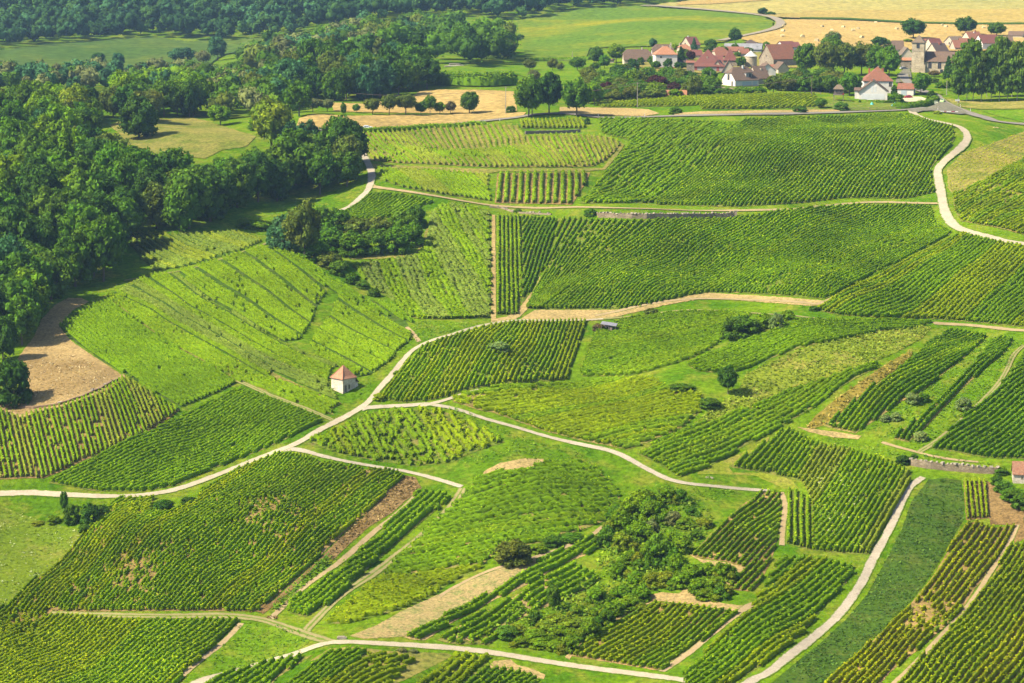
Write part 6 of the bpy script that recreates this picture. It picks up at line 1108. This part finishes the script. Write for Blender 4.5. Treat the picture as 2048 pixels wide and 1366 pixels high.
# corner to the viewer: the frame is turned so that two faces show
wl = MB(); wl.box(-s, s, -s, s, -0.8, hw); wl.obj('wall', M['w_hut'], hut)
V, F = roof_faces(2*s+0.55, 2*s+0.55, hw-0.12, 25.0*m, 'pyramid', 1, 0.055); V, F = slab(V, F, 0.1); rf = mesh_obj('roof', V, F, tile_mat('hut_tiles', (0.36,0.15,0.09), (0.46,0.21,0.13), (0.18,0.09,0.05)), hut)
mb = MB()
for sx, sy in ((-1,-1),(1,-1),(1,1),(-1,1)): mb.tube((sx*(s+0.22), sy*(s+0.22), hw-0.04), (sx*(s+0.25)*0.75, sy*(s+0.25)*0.75, hw+25.0*m*0.2), 0.08, 0.08, 6); mb.tube((sx*(s+0.25)*0.75, sy*(s+0.25)*0.75, hw+25.0*m*0.2), (0,0,hw+25.0*m-0.12), 0.08, 0.08, 6)
mb.obj('ridge_tiles', M['r_orange'], rf)
fd = MB(); fd.box(s-0.03, s+0.02, -1.55, -0.85, 0.05, 1.75); dr = fd.obj('door', M['w_wood'], hut)
MB().box(s+0.02, s+0.05, -1.22, -1.18, 0.1, 1.7).box(s+0.02, s+0.06, -0.95, -0.9, 0.8, 0.95).obj('handle', M['trim'], dr)
mb = MB(); mb.box(s-0.02, s+0.07, -1.62, -1.55, 0, 1.85); mb.box(s-0.02, s+0.07, -0.85, -0.78, 0, 1.85); mb.box(s-0.02, s+0.09, -1.66, -0.74, 1.85, 2.02); mb.obj('door_frame', M['w_lime'], dr)
wi = MB().box(s-0.02, s+0.03, -0.3, 0.2, 0.75, 1.75).obj('window', M['glass'], hut)
mb = MB(); mb.box(s, s+0.08, -0.38, -0.3, 0.67, 1.83); mb.box(s, s+0.08, 0.2, 0.28, 0.67, 1.83); mb.box(s, s+0.1, -0.38, 0.28, 1.83, 1.95); mb.box(s, s+0.12, -0.38, 0.28, 0.6, 0.67); mb.box(s+0.03, s+0.05, -0.07, -0.03, 0.75, 1.75); mb.obj('frame', M['w_lime'], wi)
mb = MB(); mb.box(s*0.1, s*0.95, s, s+0.9, -0.6, hw*0.6); mb.obj('lean_to_wall', M['w_hut'], hut)
mesh_obj('lean_to_roof', *slab([(s*0.0, s-0.02, hw*0.98), (s+0.1, s-0.02, hw*0.98), (s+0.1, s+1.2, hw*0.58), (s*0.0, s+1.2, hw*0.58)], [(0,1,2,3)], 0.1), M['trim'], hut)
mb = MB()
for k in range(7):
    a = k * 0.47
    mb.box(s-0.02, s+0.035, -s+0.02 if k % 2 else -s+0.02, -s+0.32+0.12*(k % 2), -0.1+a*1.0, 0.3+a*1.0) if 0.3 + a < hw else None
mb.obj('corner_stones', M['w_lime'], hut)
# stone hut at the right edge
p = P(2042, 968); m = mpp(p.y)
h2 = empty('stone_hut', (p.x + 1.1, p.y + 1.9, p.z), R(-8), label='whitewashed stone hut with a mossy red tiled roof at the right edge', cat='hut'); L, D, H, rh = 5.2, 3.6, 21*m, 21*m
mb = MB(); mb.box(-L/2, L/2, -D/2, D/2, -0.8, H)
for s0 in (-1, 1):
    x0, x1 = sorted((s0*L/2 - s0*0.25, s0*L/2)); V = [(x0,-D/2,H),(x0,D/2,H),(x0,0,H+rh-0.05),(x1,-D/2,H),(x1,D/2,H),(x1,0,H+rh-0.05)]; mb.add(V, [(0,2,1),(3,4,5),(0,1,4,3),(1,2,5,4),(2,0,3,5)])
mb.obj('wall', M['w_hut'], h2); V, F = roof_faces(L+0.4, D+0.6, H-0.3, rh+0.35, 'gable'); V, F = slab([(x,y,z+0.15) for x,y,z in V], F, 0.12); mesh_obj('roof', V, F, tile_mat('hut_tiles_mossy', (0.24,0.09,0.055), (0.38,0.18,0.11), (0.13,0.09,0.05)), h2)
wi = MB().box(-0.75, -0.5, -D/2-0.02, -D/2+0.02, H*0.45, H*0.45+0.6).obj('window', M['glass'], h2); MB().box(-0.83, -0.75, -D/2-0.06, -D/2, H*0.42, H*0.45+0.66).box(-0.5, -0.42, -D/2-0.06, -D/2, H*0.42, H*0.45+0.66).box(-0.83, -0.42, -D/2-0.07, -D/2, H*0.45+0.6, H*0.45+0.7).obj('frame', M['w_lime'], wi)
# ruined open shed
p = P(1218, 664); m = mpp(p.y); sh = empty('open_shed', (p.x, p.y, p.z), R(-12), label='small ruined shed with a pale corrugated roof among the vines', cat='shed')
cr = MB(); n = 24; V = []
for i in range(n + 1):
    x = -2.1 + 4.2 * i / n; zz = 2.05 - 0.12 * x + 0.04 * (i % 2)
    V += [(x, -1.3, zz), (x, 1.5, zz + 0.35)]
mesh_obj('roof_sheet', *slab(V, [(2*i, 2*i+2, 2*i+3, 2*i+1) for i in range(n)], 0.04), solid('galvanised', (0.20,0.19,0.21), 0.45, var=0.1), sh)
for x in (-1.9, 0.1, 1.9):
    for y in (-1.1, 1.3): MB().tube((x, y, -0.3), (x, y, 2.0 - 0.12*x), 0.07, 0.06, 6).obj('post', M['w_wood'], sh)
MB().box(-1.9, 0.2, 1.2, 1.26, 0, 1.9).obj('back_wall', M['w_wood'], sh); MB().box(0.15, 1.0, -1.0, 0.8, 0, 1.5).obj('partition', M['trim'], sh)
# ------------------------------------------------------------------ stone walls
def stone_wall(label, spec, H, mat, cap, thick=0.6, name='stone_wall', seed=1, frac=1.0):
    rr = random.Random(seed); c = np.array(px(spec)); x, y = unproj(c[:, 0], c[:, 1]); q = densify(list(np.stack([x, y], 1)), 1.1); r = empty(name, (0, 0, 0), label=label, cat='wall')
    t = np.gradient(q, axis=0); t /= np.linalg.norm(t, axis=1)[:, None] + 1e-9; z = hgt(q[:, 0], q[:, 1]); nrm = np.stack([-t[:, 1], t[:, 0]], 1)
    V, F = [], []; hh = [H * rr.uniform(0.9, 1.08) for _ in q]
    for i in range(len(q)):
        for s, zz in ((-.5, -0.6), (-.5, hh[i]), (.5, hh[i]), (.5, -0.6)):
            V.append((q[i, 0] + nrm[i, 0] * s * thick, q[i, 1] + nrm[i, 1] * s * thick, z[i] + zz))
    for i in range(len(q) - 1):
        a, b = 4 * i, 4 * i + 4
        for k in range(4): F.append((a + k, a + (k + 1) % 4, b + (k + 1) % 4, b + k))
    F += [(3, 2, 1, 0), tuple(4 * len(q) - 4 + k for k in range(4))]
    mesh_obj('wall_body', V, F, M[mat], r)
    pts = densify(list(q), 0.75); base = []
    for i in range(3):
        mb = MB(); mb.box(-.42, .42, -.36, .36, 0, .34); base.append([Vector(v) + Vector((rr.uniform(-.1, .1), rr.uniform(-.1, .1), rr.uniform(-.06, .1))) for v in mb.V])
    metab = []
    for b in base:
        me = bpy.data.meshes.new('stone'); me.from_pydata([v[:] for v in b], [], [(0,2,3,1),(4,5,7,6),(0,1,5,4),(2,6,7,3),(0,4,6,2),(1,3,7,5)]); me.update(); me.materials.append(M[cap]); metab.append(me)
    L = np.concatenate([[0], np.cumsum(np.linalg.norm(np.diff(q, axis=0), axis=1))]); Lp = np.concatenate([[0], np.cumsum(np.linalg.norm(np.diff(pts, axis=0), axis=1))])
    for i, (X, Y) in enumerate(pts[:300]):
        if rr.random() > frac: continue
        o = bpy.data.objects.new('stone', metab[i % 3]); link(o, r); k = float(np.interp(Lp[i], L, hh)); o.location = (X, Y, float(hgt(X, Y)) + k - 0.06); o.rotation_euler = (0, 0, rr.uniform(0, 6.28)); g = rr.uniform(.5, 1.1); o.scale = (g, g, rr.uniform(.6, 1.3))
    return r
M['capstone'] = solid('capstone', (0.30,0.255,0.20), 0.95, var=0.2, scale=2, bmp=0.3)
M['pale_wall'] = stone_mat('pale_wall', (0.20,0.155,0.10), (0.32,0.26,0.18), 1.6)
stone_wall('long dry stone retaining wall below the upper track', 'C 665,735 800,738 900,741 1000,742 1150,741 1300,740 1450,738 1600,730', 1.5, 'pale_wall', 'capstone', seed=3, frac=0.9)
stone_wall('overgrown low stone wall at the left under the upper track', 'W 1320,1370 1400,1377 C 100,702 250,712 350,716', 0.5, 'pale_wall', 'capstone', seed=4, frac=0.5)
stone_wall('ruined limestone retaining wall below the dark right vineyard', 'H 1100,1060 1200,1078 1350,1094 1450,1102 1560,1112 1690,1118', 1.45, 'pale_wall', 'capstone', seed=5)
stone_wall('low brown wall under the small plane tree vine block', 'C 172,166 300,162 450,158 548,152', 1.2, 'w_wood', 'w_wood', seed=6, frac=0.0)
stone_wall('short stone pillar wall at the right end of the long wall', 'C 1600,722 1618,722', 1.4, 'w_stone', 'capstone', seed=8)
M['earth_dark'] = solid('earth_dark', (0.20,0.13,0.075), 1.0, var=0.25, scale=1.5, bmp=0.6)
stone_wall('raw earth bank along the lower rim of the bare pit', 'A 20,1195 100,1215 200,1220 350,1198 480,1155 580,1110 690,1052', 0.5, 'earth_dark', 'capstone', 0.8, 'earth_bank', 11, 0.12)
stone_wall('low yard wall of pale stone below the white front house', 'S 1060,735 1200,742 1380,738', 1.2, 'pale_wall', 'capstone', seed=12, frac=0)
stone_wall('low yard wall below the manor', 'S 800,640 900,648 1000,640', 1.2, 'pale_wall', 'capstone', seed=13, frac=0)
# ------------------------------------------------------------------ hay bales
M['straw'] = solid('straw', (0.46,0.37,0.19), 0.95, var=0.15, scale=4, bmp=0.4)
bm_ = MB(); bm_.tube((0, -0.75, 0.75), (0, 0.75, 0.75), 0.75, 0.75, 18); bm_.tube((0, -0.78, 0.75), (0, -0.75, 0.75), 0.5, 0.72, 18)
me = bpy.data.meshes.new('hay_bale'); me.from_pydata(bm_.V, [], bm_.F); me.update(); me.materials.append(M['straw'])
for i, (c, x, y, d) in enumerate((('S',1585,228,'nearest the bend of the country road'), ('S',1580,268,'second down from the bend of the country road'), ('S',1577,310,'third down from the bend, close to the roofs'), ('S',1898,232,'high in the middle of the stubble left of the grove'), ('S',1740,312,'low in the stubble above the grove'), ('S',1980,262,'right of the one high in the middle'), ('S',1858,345,'lowest one just above the grove trees'),
    ('T',20,350,'at the left just above the tree tops of the grove'), ('T',393,262,'upper one above the middle of the grove'), ('T',483,290,'left one of the close pair'), ('T',525,276,'right one of the close pair'), ('T',563,355,'low one between the grove and the dark round tree'), ('T',688,222,'on the green strip at the top of the field'), ('T',880,278,'beside the huge dark tree'), ('T',1297,245,'left one of the two between the dark trees'), ('T',1328,258,'right one of the two between the dark trees'), ('T',1673,268,'between the two right hand trees'), ('T',155,385,'hidden low behind the grove'), ('T',200,258,'one above the left part of the grove'))):
    p = P(*at(c, x, y)); o = bpy.data.objects.new('hay_bale', me); link(o); o.location = p; o.rotation_euler = (0, 0, 0.9 * i); o.scale = (1.35,) * 3; setp(o, 'hay bale in the stubble, ' + d, 'hay bale', 'round hay bales in the stubble')
# ------------------------------------------------------------------ cars
def car(label, crop, x, yb, rot, paint, glass=True, L=4.1):
    p = P(*at(crop, x, yb), 0.16); r = empty('car', tuple(p), R(rot), label=label, cat='car', group='cars in and around the village'); pm = solid('paint', paint, 0.3, var=0.02, spec=0.5)
    k = L / 4.1; body = [(-2.05,.3),(-2.05,.75),(-1.9,.92),(-1.0,1.0),(-0.35,1.42),(0.95,1.45),(1.6,1.05),(2.02,.98),(2.05,.35),(1.7,.28),(-1.7,.28)]
    mb = MB(); n = len(body); V = []
    for yy, sc in ((-.82, .97), (-.70, 1.0), (.70, 1.0), (.82, .97)):
        for bx, bz in body:
            inn = 0.14 if bz > 1.1 else 0; V.append((bx * k * sc, yy * (1 - inn), bz * (1.0 if abs(yy) < .8 else .97)))
    F = [tuple(range(n))[::-1], tuple(range(3*n, 4*n))]
    for s in range(3):
        for i in range(n): F.append((s*n+i, s*n+(i+1) % n, (s+1)*n+(i+1) % n, (s+1)*n+i))
    mesh_obj('body', V, F, pm, r)
    for sy in (-1, 1):
        y = sy * 0.80; V = [(-0.85*k, y*1.0, 1.03), (1.35*k, y*1.0, 1.06), (0.85*k, y*.9, 1.38), (-0.32*k, y*.9, 1.36)]
        V = V + [(a, b + sy*0.03, c) for a, b, c in V]; mesh_obj('side_window', V, [(0,1,2,3),(7,6,5,4),(0,4,5,1),(1,5,6,2),(2,6,7,3),(3,7,4,0)], M['glass'], r)
    for nm, xa, za, xb, zb in (('windscreen', -0.98, 1.04, -0.40, 1.40), ('rear_window', 1.56, 1.10, 1.02, 1.42)):
        d = -0.04 if xa < 0 else 0.04; V = [(xa*k+d, -.62, za), (xa*k+d, .62, za), (xb*k+d, .56, zb), (xb*k+d, -.56, zb)]; V += [(a - d*1.5, b, c) for a, b, c in V]
        mesh_obj(nm, V, [(0,1,2,3),(7,6,5,4),(0,4,5,1),(1,5,6,2),(2,6,7,3),(3,7,4,0)], M['glass'], r)
    for wx in (-1.3, 1.28):
        for wy in (-0.74, 0.74):
            w = MB().tube((wx*k, wy-.1, .30), (wx*k, wy+.1, .30), .31, .31, 14).obj('wheel', solid_rubber, r); s = 1 if wy > 0 else -1
            MB().tube((wx*k, wy+s*.1, .30), (wx*k, wy+s*.115, .30), .18, .18, 10).obj('rim', M['r_white'], w)
    for sy in (-.6, .6): MB().box(-2.08*k, -2.02*k, sy-.14, sy+.14, .62, .76).obj('headlight', M['white'], r)
solid_rubber = solid('rubber', (0.02,0.02,0.02), 0.8)
car('white car driving along the wheat field', 'W', 510, 856, 178, (0.62,0.64,0.68))
car('pale green car coming down the road below the church', 'T', 1297, 936, 70, (0.42,0.62,0.25))
car('red car parked beside the white terrace', 'T', 983, 898, 12, (0.42,0.02,0.04), L=3.6)
car('grey car parked on the square left of the church tower', 'T', 945, 636, 200, (0.30,0.31,0.34))
# ------------------------------------------------------------------ poles, posts, signs, fences
def pole(label, crop, x, yb, h, arm=1.2, mat='pale_bark', name='power_pole', cat='pole'):
    p = P(*at(crop, x, yb)); m = mpp(p.y) / CROP[crop][2]; r = empty(name, tuple(p), label=label, cat=cat); Hm = h * m
    MB().tube((0,0,-.5), (0,0,Hm), 0.17, 0.11, 8).obj('shaft', M[mat], r)
    if arm:
        MB().box(-arm/2, arm/2, -.06, .06, Hm-.5, Hm-.36).obj('crossarm', M[mat], r)
        for s in (-.45, 0, .45): MB().tube((s*arm, 0, Hm-.36), (s*arm, 0, Hm-.12), .05, .04, 6).obj('insulator', M['glass'], r)
    return Vector((p.x, p.y, p.z + Hm - 0.2))
def wires(label, A, B, sag=1.5, offs=(-0.6, 0.0, 0.6)):
    mb = MB()
    for o in offs:
        pr = None
        for i in range(25):
            t = i / 24; q = A.lerp(B, t) + Vector((o, 0, -4 * sag * t * (1 - t)))
            if pr is not None: mb.tube(pr, q, 0.025, 0.025, 3)
            pr = q
    mb.obj('power_lines', M['trim'], None, label=label, cat='power line')
p = P(*at('W', 60, 645)); hp = empty('double_power_pole', tuple(p), label='double wooden power pole standing above the left trees', cat='pole')
m = mpp(p.y) / 3.303; Hm = 90 * m
for s in (-1, 1): MB().tube((s*11*m, 0, -4), (s*11*m, 0, Hm), 0.22, 0.15, 8).obj('shaft', M['pale_bark'], hp)
MB().box(-20*m, 20*m, -.1, .1, Hm*0.86, Hm*0.9).obj('crossarm', M['pale_bark'], hp); MB().tube((-11*m,0,Hm*.55), (11*m,0,Hm*.8), .06, .06, 5).obj('brace', M['pale_bark'], hp)
A0 = Vector((p.x, p.y, p.z + Hm * 0.9))
B0 = pole('tall wooden power pole at the edge of the wheat left of the plane trees', 'W', 1425, 752, 180)
wires('power lines crossing above the golden wheat fields', A0, B0, 4)
B1 = pole('wooden power pole in the village gardens', 'S', 388, 880, 205)
wires('power lines from the plane trees to the garden pole', B0, B1, 3)
B2 = pole('dark power pole at the end of the village vineyard', 'T', 105, 885, 190, 1.0, 'bark')
wires('power lines along the village vineyard', B1, B2, 3)
B3 = pole('thin pole beside the manor garden', 'S', 988, 700, 115, 0.0)
pole('thin grey pole behind the bank by the green car', 'T', 1335, 865, 130, 0, 'w_grey', 'lamp_post', 'lamp post')
pole('thin lamp post above the big green slope', 'W', 1865, 400, 60, 0, 'w_grey', 'lamp_post', 'lamp post')
def marker(label, crop, x, yb, h=1.1):
    p = P(*at(crop, x, yb)); r = empty('marker_post', tuple(p), label=label, cat='marker post', group='white road marker posts'); MB().box(-.1, .1, -.08, .08, -.2, h).obj('post', M['white'], r); MB().box(-.105, .105, -.085, .085, h*.72, h*.85).obj('band', M['shut_red'], r)
marker('white marker post under the plane trees', 'S', 68, 962, 1.7); marker('white marker post on the verge of the village road', 'S', 448, 960, 1.5); marker('white marker post at the left mouth of the junction', 'T', 1255, 1008, 1.6)
marker('white marker post right of the junction', 'T', 1462, 985, 1.6); marker('white marker post farthest right at the junction', 'T', 1552, 1020, 1.6); marker('white marker post near the end of the wheat', 'W', 1112, 818, 1.4); marker('white marker post left of the plane trees', 'W', 1386, 800, 1.2)
def sign(label, crop, x, yb, h, boards, mat='white'):
    p = P(*at(crop, x, yb)); r = empty('road_sign', tuple(p), label=label, cat='road sign'); MB().tube((0,0,-.3), (0,0,h), .05, .05, 6).obj('post', M['w_grey'], r)
    for (x0, z0, w, hh, rz, mt) in boards:
        o = MB().box(-w/2, w/2, -.03, .03, -hh/2, hh/2).obj('board', M[mt], r); o.location = (x0, -.08, z0); o.rotation_euler = (0, 0, rz)
M['sign_cream'] = solid('sign_cream', (0.55,0.58,0.40), 0.6, var=0.03)
sign('direction sign with crossed pale boards at the junction', 'T', 1237, 980, 3.0, ((0, 2.7, 1.7, .4, .2, 'sign_cream'), (0.1, 2.2, 1.5, .35, -.3, 'sign_cream'), (-.3, 1.7, .8, .3, 0, 'sign_cream')))
sign('village name board beside the junction', 'T', 1432, 962, 2.6, ((0, 2.3, 2.0, .7, 0.1, 'white'), (0.5, 1.5, 0.6, .8, 0, 'trim')))
# low barrier with a motorcycle
p = P(*at('T', 1330, 1028)); br = empty('road_barrier', tuple(p), R(-14), label='low white and red barrier wall at the outside of the junction', cat='barrier')
for i in range(9):
    MB().box(-3.6 + i*0.95, -3.6 + i*0.95 + 0.9, -.15, .15, -.1, .75).obj('panel', M['white'] if i % 3 else M['shut_red'], br)
MB().box(-3.7, 8.5, -.35, .35, -.25, .12).obj('kerb', M['w_beige'], br)
p = P(*at('T', 1398, 1028)); mo = empty('motorcycle', tuple(p + Vector((0, -1.0, 0))), R(10), label='red motorcycle standing by the white barrier', cat='motorcycle')
for s in (-.7, .7):
    w = MB().tube((s, -.06, .32), (s, .06, .32), .32, .32, 14).obj('wheel', solid_rubber, mo)
MB().box(-.45, .35, -.14, .14, .35, .8).box(-.75, -.4, -.08, .08, .55, .85).obj('frame', solid('red_paint', (0.5,0.02,0.08), 0.3), mo); MB().box(-.05, .65, -.15, .15, .8, .92).obj('seat', solid_rubber, mo)
MB().tube((-.55, -.35, 1.05), (-.55, .35, 1.05), .03, .03, 6).tube((-.55, 0, .6), (-.55, 0, 1.05), .04, .04, 6).obj('handlebar', M['trim'], mo)
# garden fence, play things, logs
def fence(label, spec, gap, H, mat='w_wood'):
    c = np.array(px(spec)); x, y = unproj(c[:, 0], c[:, 1]); q = densify(list(np.stack([x, y], 1)), gap); r = empty('fence', (0, 0, 0), label=label, cat='fence')
    pm = bpy.data.meshes.new('post'); b = MB().box(-.08, .08, -.08, .08, -.3, H); pm.from_pydata(b.V, [], b.F); pm.update(); pm.materials.append(M[mat])
    P3 = [Vector((a, b2, float(hgt(a, b2)))) for a, b2 in q]
    for v in P3: o = bpy.data.objects.new('post', pm); link(o, r); o.location = v
    for z in (0.45, 0.85):
        mb = MB()
        for a, b2 in zip(P3[:-1], P3[1:]): mb.tube(a + Vector((0, 0, H*z)), b2 + Vector((0, 0, H*z)), .05, .05, 4)
        mb.obj('rail', M[mat], r)
fence('grey rail fence along the garden lawn and road', 'T 310,1003 500,1000 700,998 870,993 1050,985', 3.0, 1.0)
fence('wooden fence above the village vineyard', 'S 1720,770 1810,768 1890,775', 2.5, 1.1)
fence('wooden fence at the far side of the orchard meadow', 'W 1600,412 1720,408 1850,406', 4.0, 1.3)
p = P(*at('T', 655, 958)); MB().tube((0,0,0), (0,0,1.0), .9, .5, 12).tube((0,0,1.0), (0,0,1.4), .25, .15, 8).obj('play_slide', solid('teal_plastic', (0.05,0.40,0.36), 0.4), None, label='small teal garden toy on the lawn', cat='garden toy').location = p
p = P(*at('T', 848, 968)); sl = empty('garden_slide', tuple(p), R(25), label='teal slide standing before the clipped hedge', cat='slide')
mesh_obj('chute', *slab([(-1.2,-.3,.1),(0.9,-.3,1.6),(0.9,.3,1.6),(-1.2,.3,.1)], [(0,1,2,3)], .12), solid('teal_slide', (0.04,0.33,0.42), 0.4), sl); MB().box(.85, .95, -.3, -.22, 0, 1.9).box(.85, .95, .22, .3, 0, 1.9).box(.85, 1.0, -.3, .3, .8, .88).obj('ladder', M['trim'], sl)
p = P(*at('T', 640, 922)); tb = empty('garden_table', tuple(p), label='red and white garden table in front of the shutters', cat='table'); MB().box(-1.4, 1.4, -.5, .5, .68, .76).obj('tabletop', M['white'], tb)
for sx in (-1.2, 1.2):
    for sy in (-.4, .4): MB().box(sx-.04, sx+.04, sy-.04, sy+.04, 0, .68).obj('leg', M['shut_red'], tb)
for i, (x, yb, rz) in enumerate(((1060, 443, .3), (1085, 440, .2), (1110, 441, .5), (1135, 436, .1), (1090, 434, .35))):
    p = P(*at('W', x, yb)); o = MB().tube((-3.2, 0, .35), (3.2, 0, .4), .42, .3, 8).obj('log', M['pale_bark'], None, label='felled grey log on the near edge of the orchard meadow', cat='log', group='felled logs'); o.location = p + Vector((0, 0, 0.5 * (i == 4))); o.rotation_euler = (0, 0, rz)
def heap(label, crop, x, yb, w, mat, n=30, seed=2):
    rr = random.Random(seed); p = P(*at(crop, x, yb)); mb = MB(); m = mpp(p.y) / CROP[crop][2] * w / 2
    for i in range(n):
        a = rr.uniform(0, 6.28); d = m * math.sqrt(rr.random()); s = rr.uniform(.15, .4) * m * .5; c = Vector((math.cos(a)*d, math.sin(a)*d, max(0, (m - d)) * .45)); v = ico()[0] * s * np.random.default_rng(i).uniform(.6, 1.2, (12, 1)) + np.array(c); mb.add(v.tolist(), ico()[1].tolist())
    o = mb.obj('rubble_heap', M[mat], None, label=label, kind='stuff'); o.location = p
heap('pile of brown earth at the end of the ploughed strip', 'N', 685, 905, 90, 'brown_soil'); heap('small pile of stones in the grass below the middle lane', 'G', 1085, 1215, 60, 'capstone'); heap('heap of straw beside the winding lane', 'T', 1780, 1165, 55, 'straw')
p = P(*at('R', 830, 168)); MB().box(-.9, .9, -.3, .3, 0, .35).box(-.7, .6, -.25, .25, .35, .5).obj('stone_block', M['capstone'], None, label='flat grey stone slab at the bottom track fork', cat='stone').location = p
# ------------------------------------------------------------------ the air
hz = bpy.data.meshes.new('haze'); b = MB().box(-1550, 1550, -60, 3260, -40, CAM_Z + 95); hz.from_pydata(b.V, [], b.F); hz.update()
m, nt, out = nodemat('haze'); pv = nt.nodes.new('ShaderNodeVolumePrincipled'); pv.inputs['Density'].default_value = 0.00005; pv.inputs['Color'].default_value = (0.45, 0.68, 1.0, 1); pv.inputs['Anisotropy'].default_value = 0.3
nt.links.new(pv.outputs[0], out.inputs['Volume']); hz.materials.append(m); o = bpy.data.objects.new('haze', hz); link(o); setp(o, kind='stuff', label='thin blue summer haze filling the valley')

# alike neighbours are told apart by their order from the left
ORD = 'first second third fourth fifth sixth seventh eighth ninth tenth eleventh twelfth'.split()
byl = {}
for o in scene.objects:
    if o.parent is None and o.get('label') and o.get('category'): byl.setdefault(o['label'], []).append(o)
for lb, os_ in byl.items():
    if len(os_) < 2 or len(os_) > 12: continue
    os_.sort(key=lambda o: o.location.x / max(o.location.y, 1))
    for i, o in enumerate(os_):
        w = 'leftmost' if i == 0 else 'rightmost' if i == len(os_) - 1 else ORD[i] + ' from left'
        lw = lb.split(); w += ' of its like' if len(lw) + len(w.split()) < 14 else ''
        o['label'] = ' '.join(lw[:16 - len(w.split())]) + ', ' + w
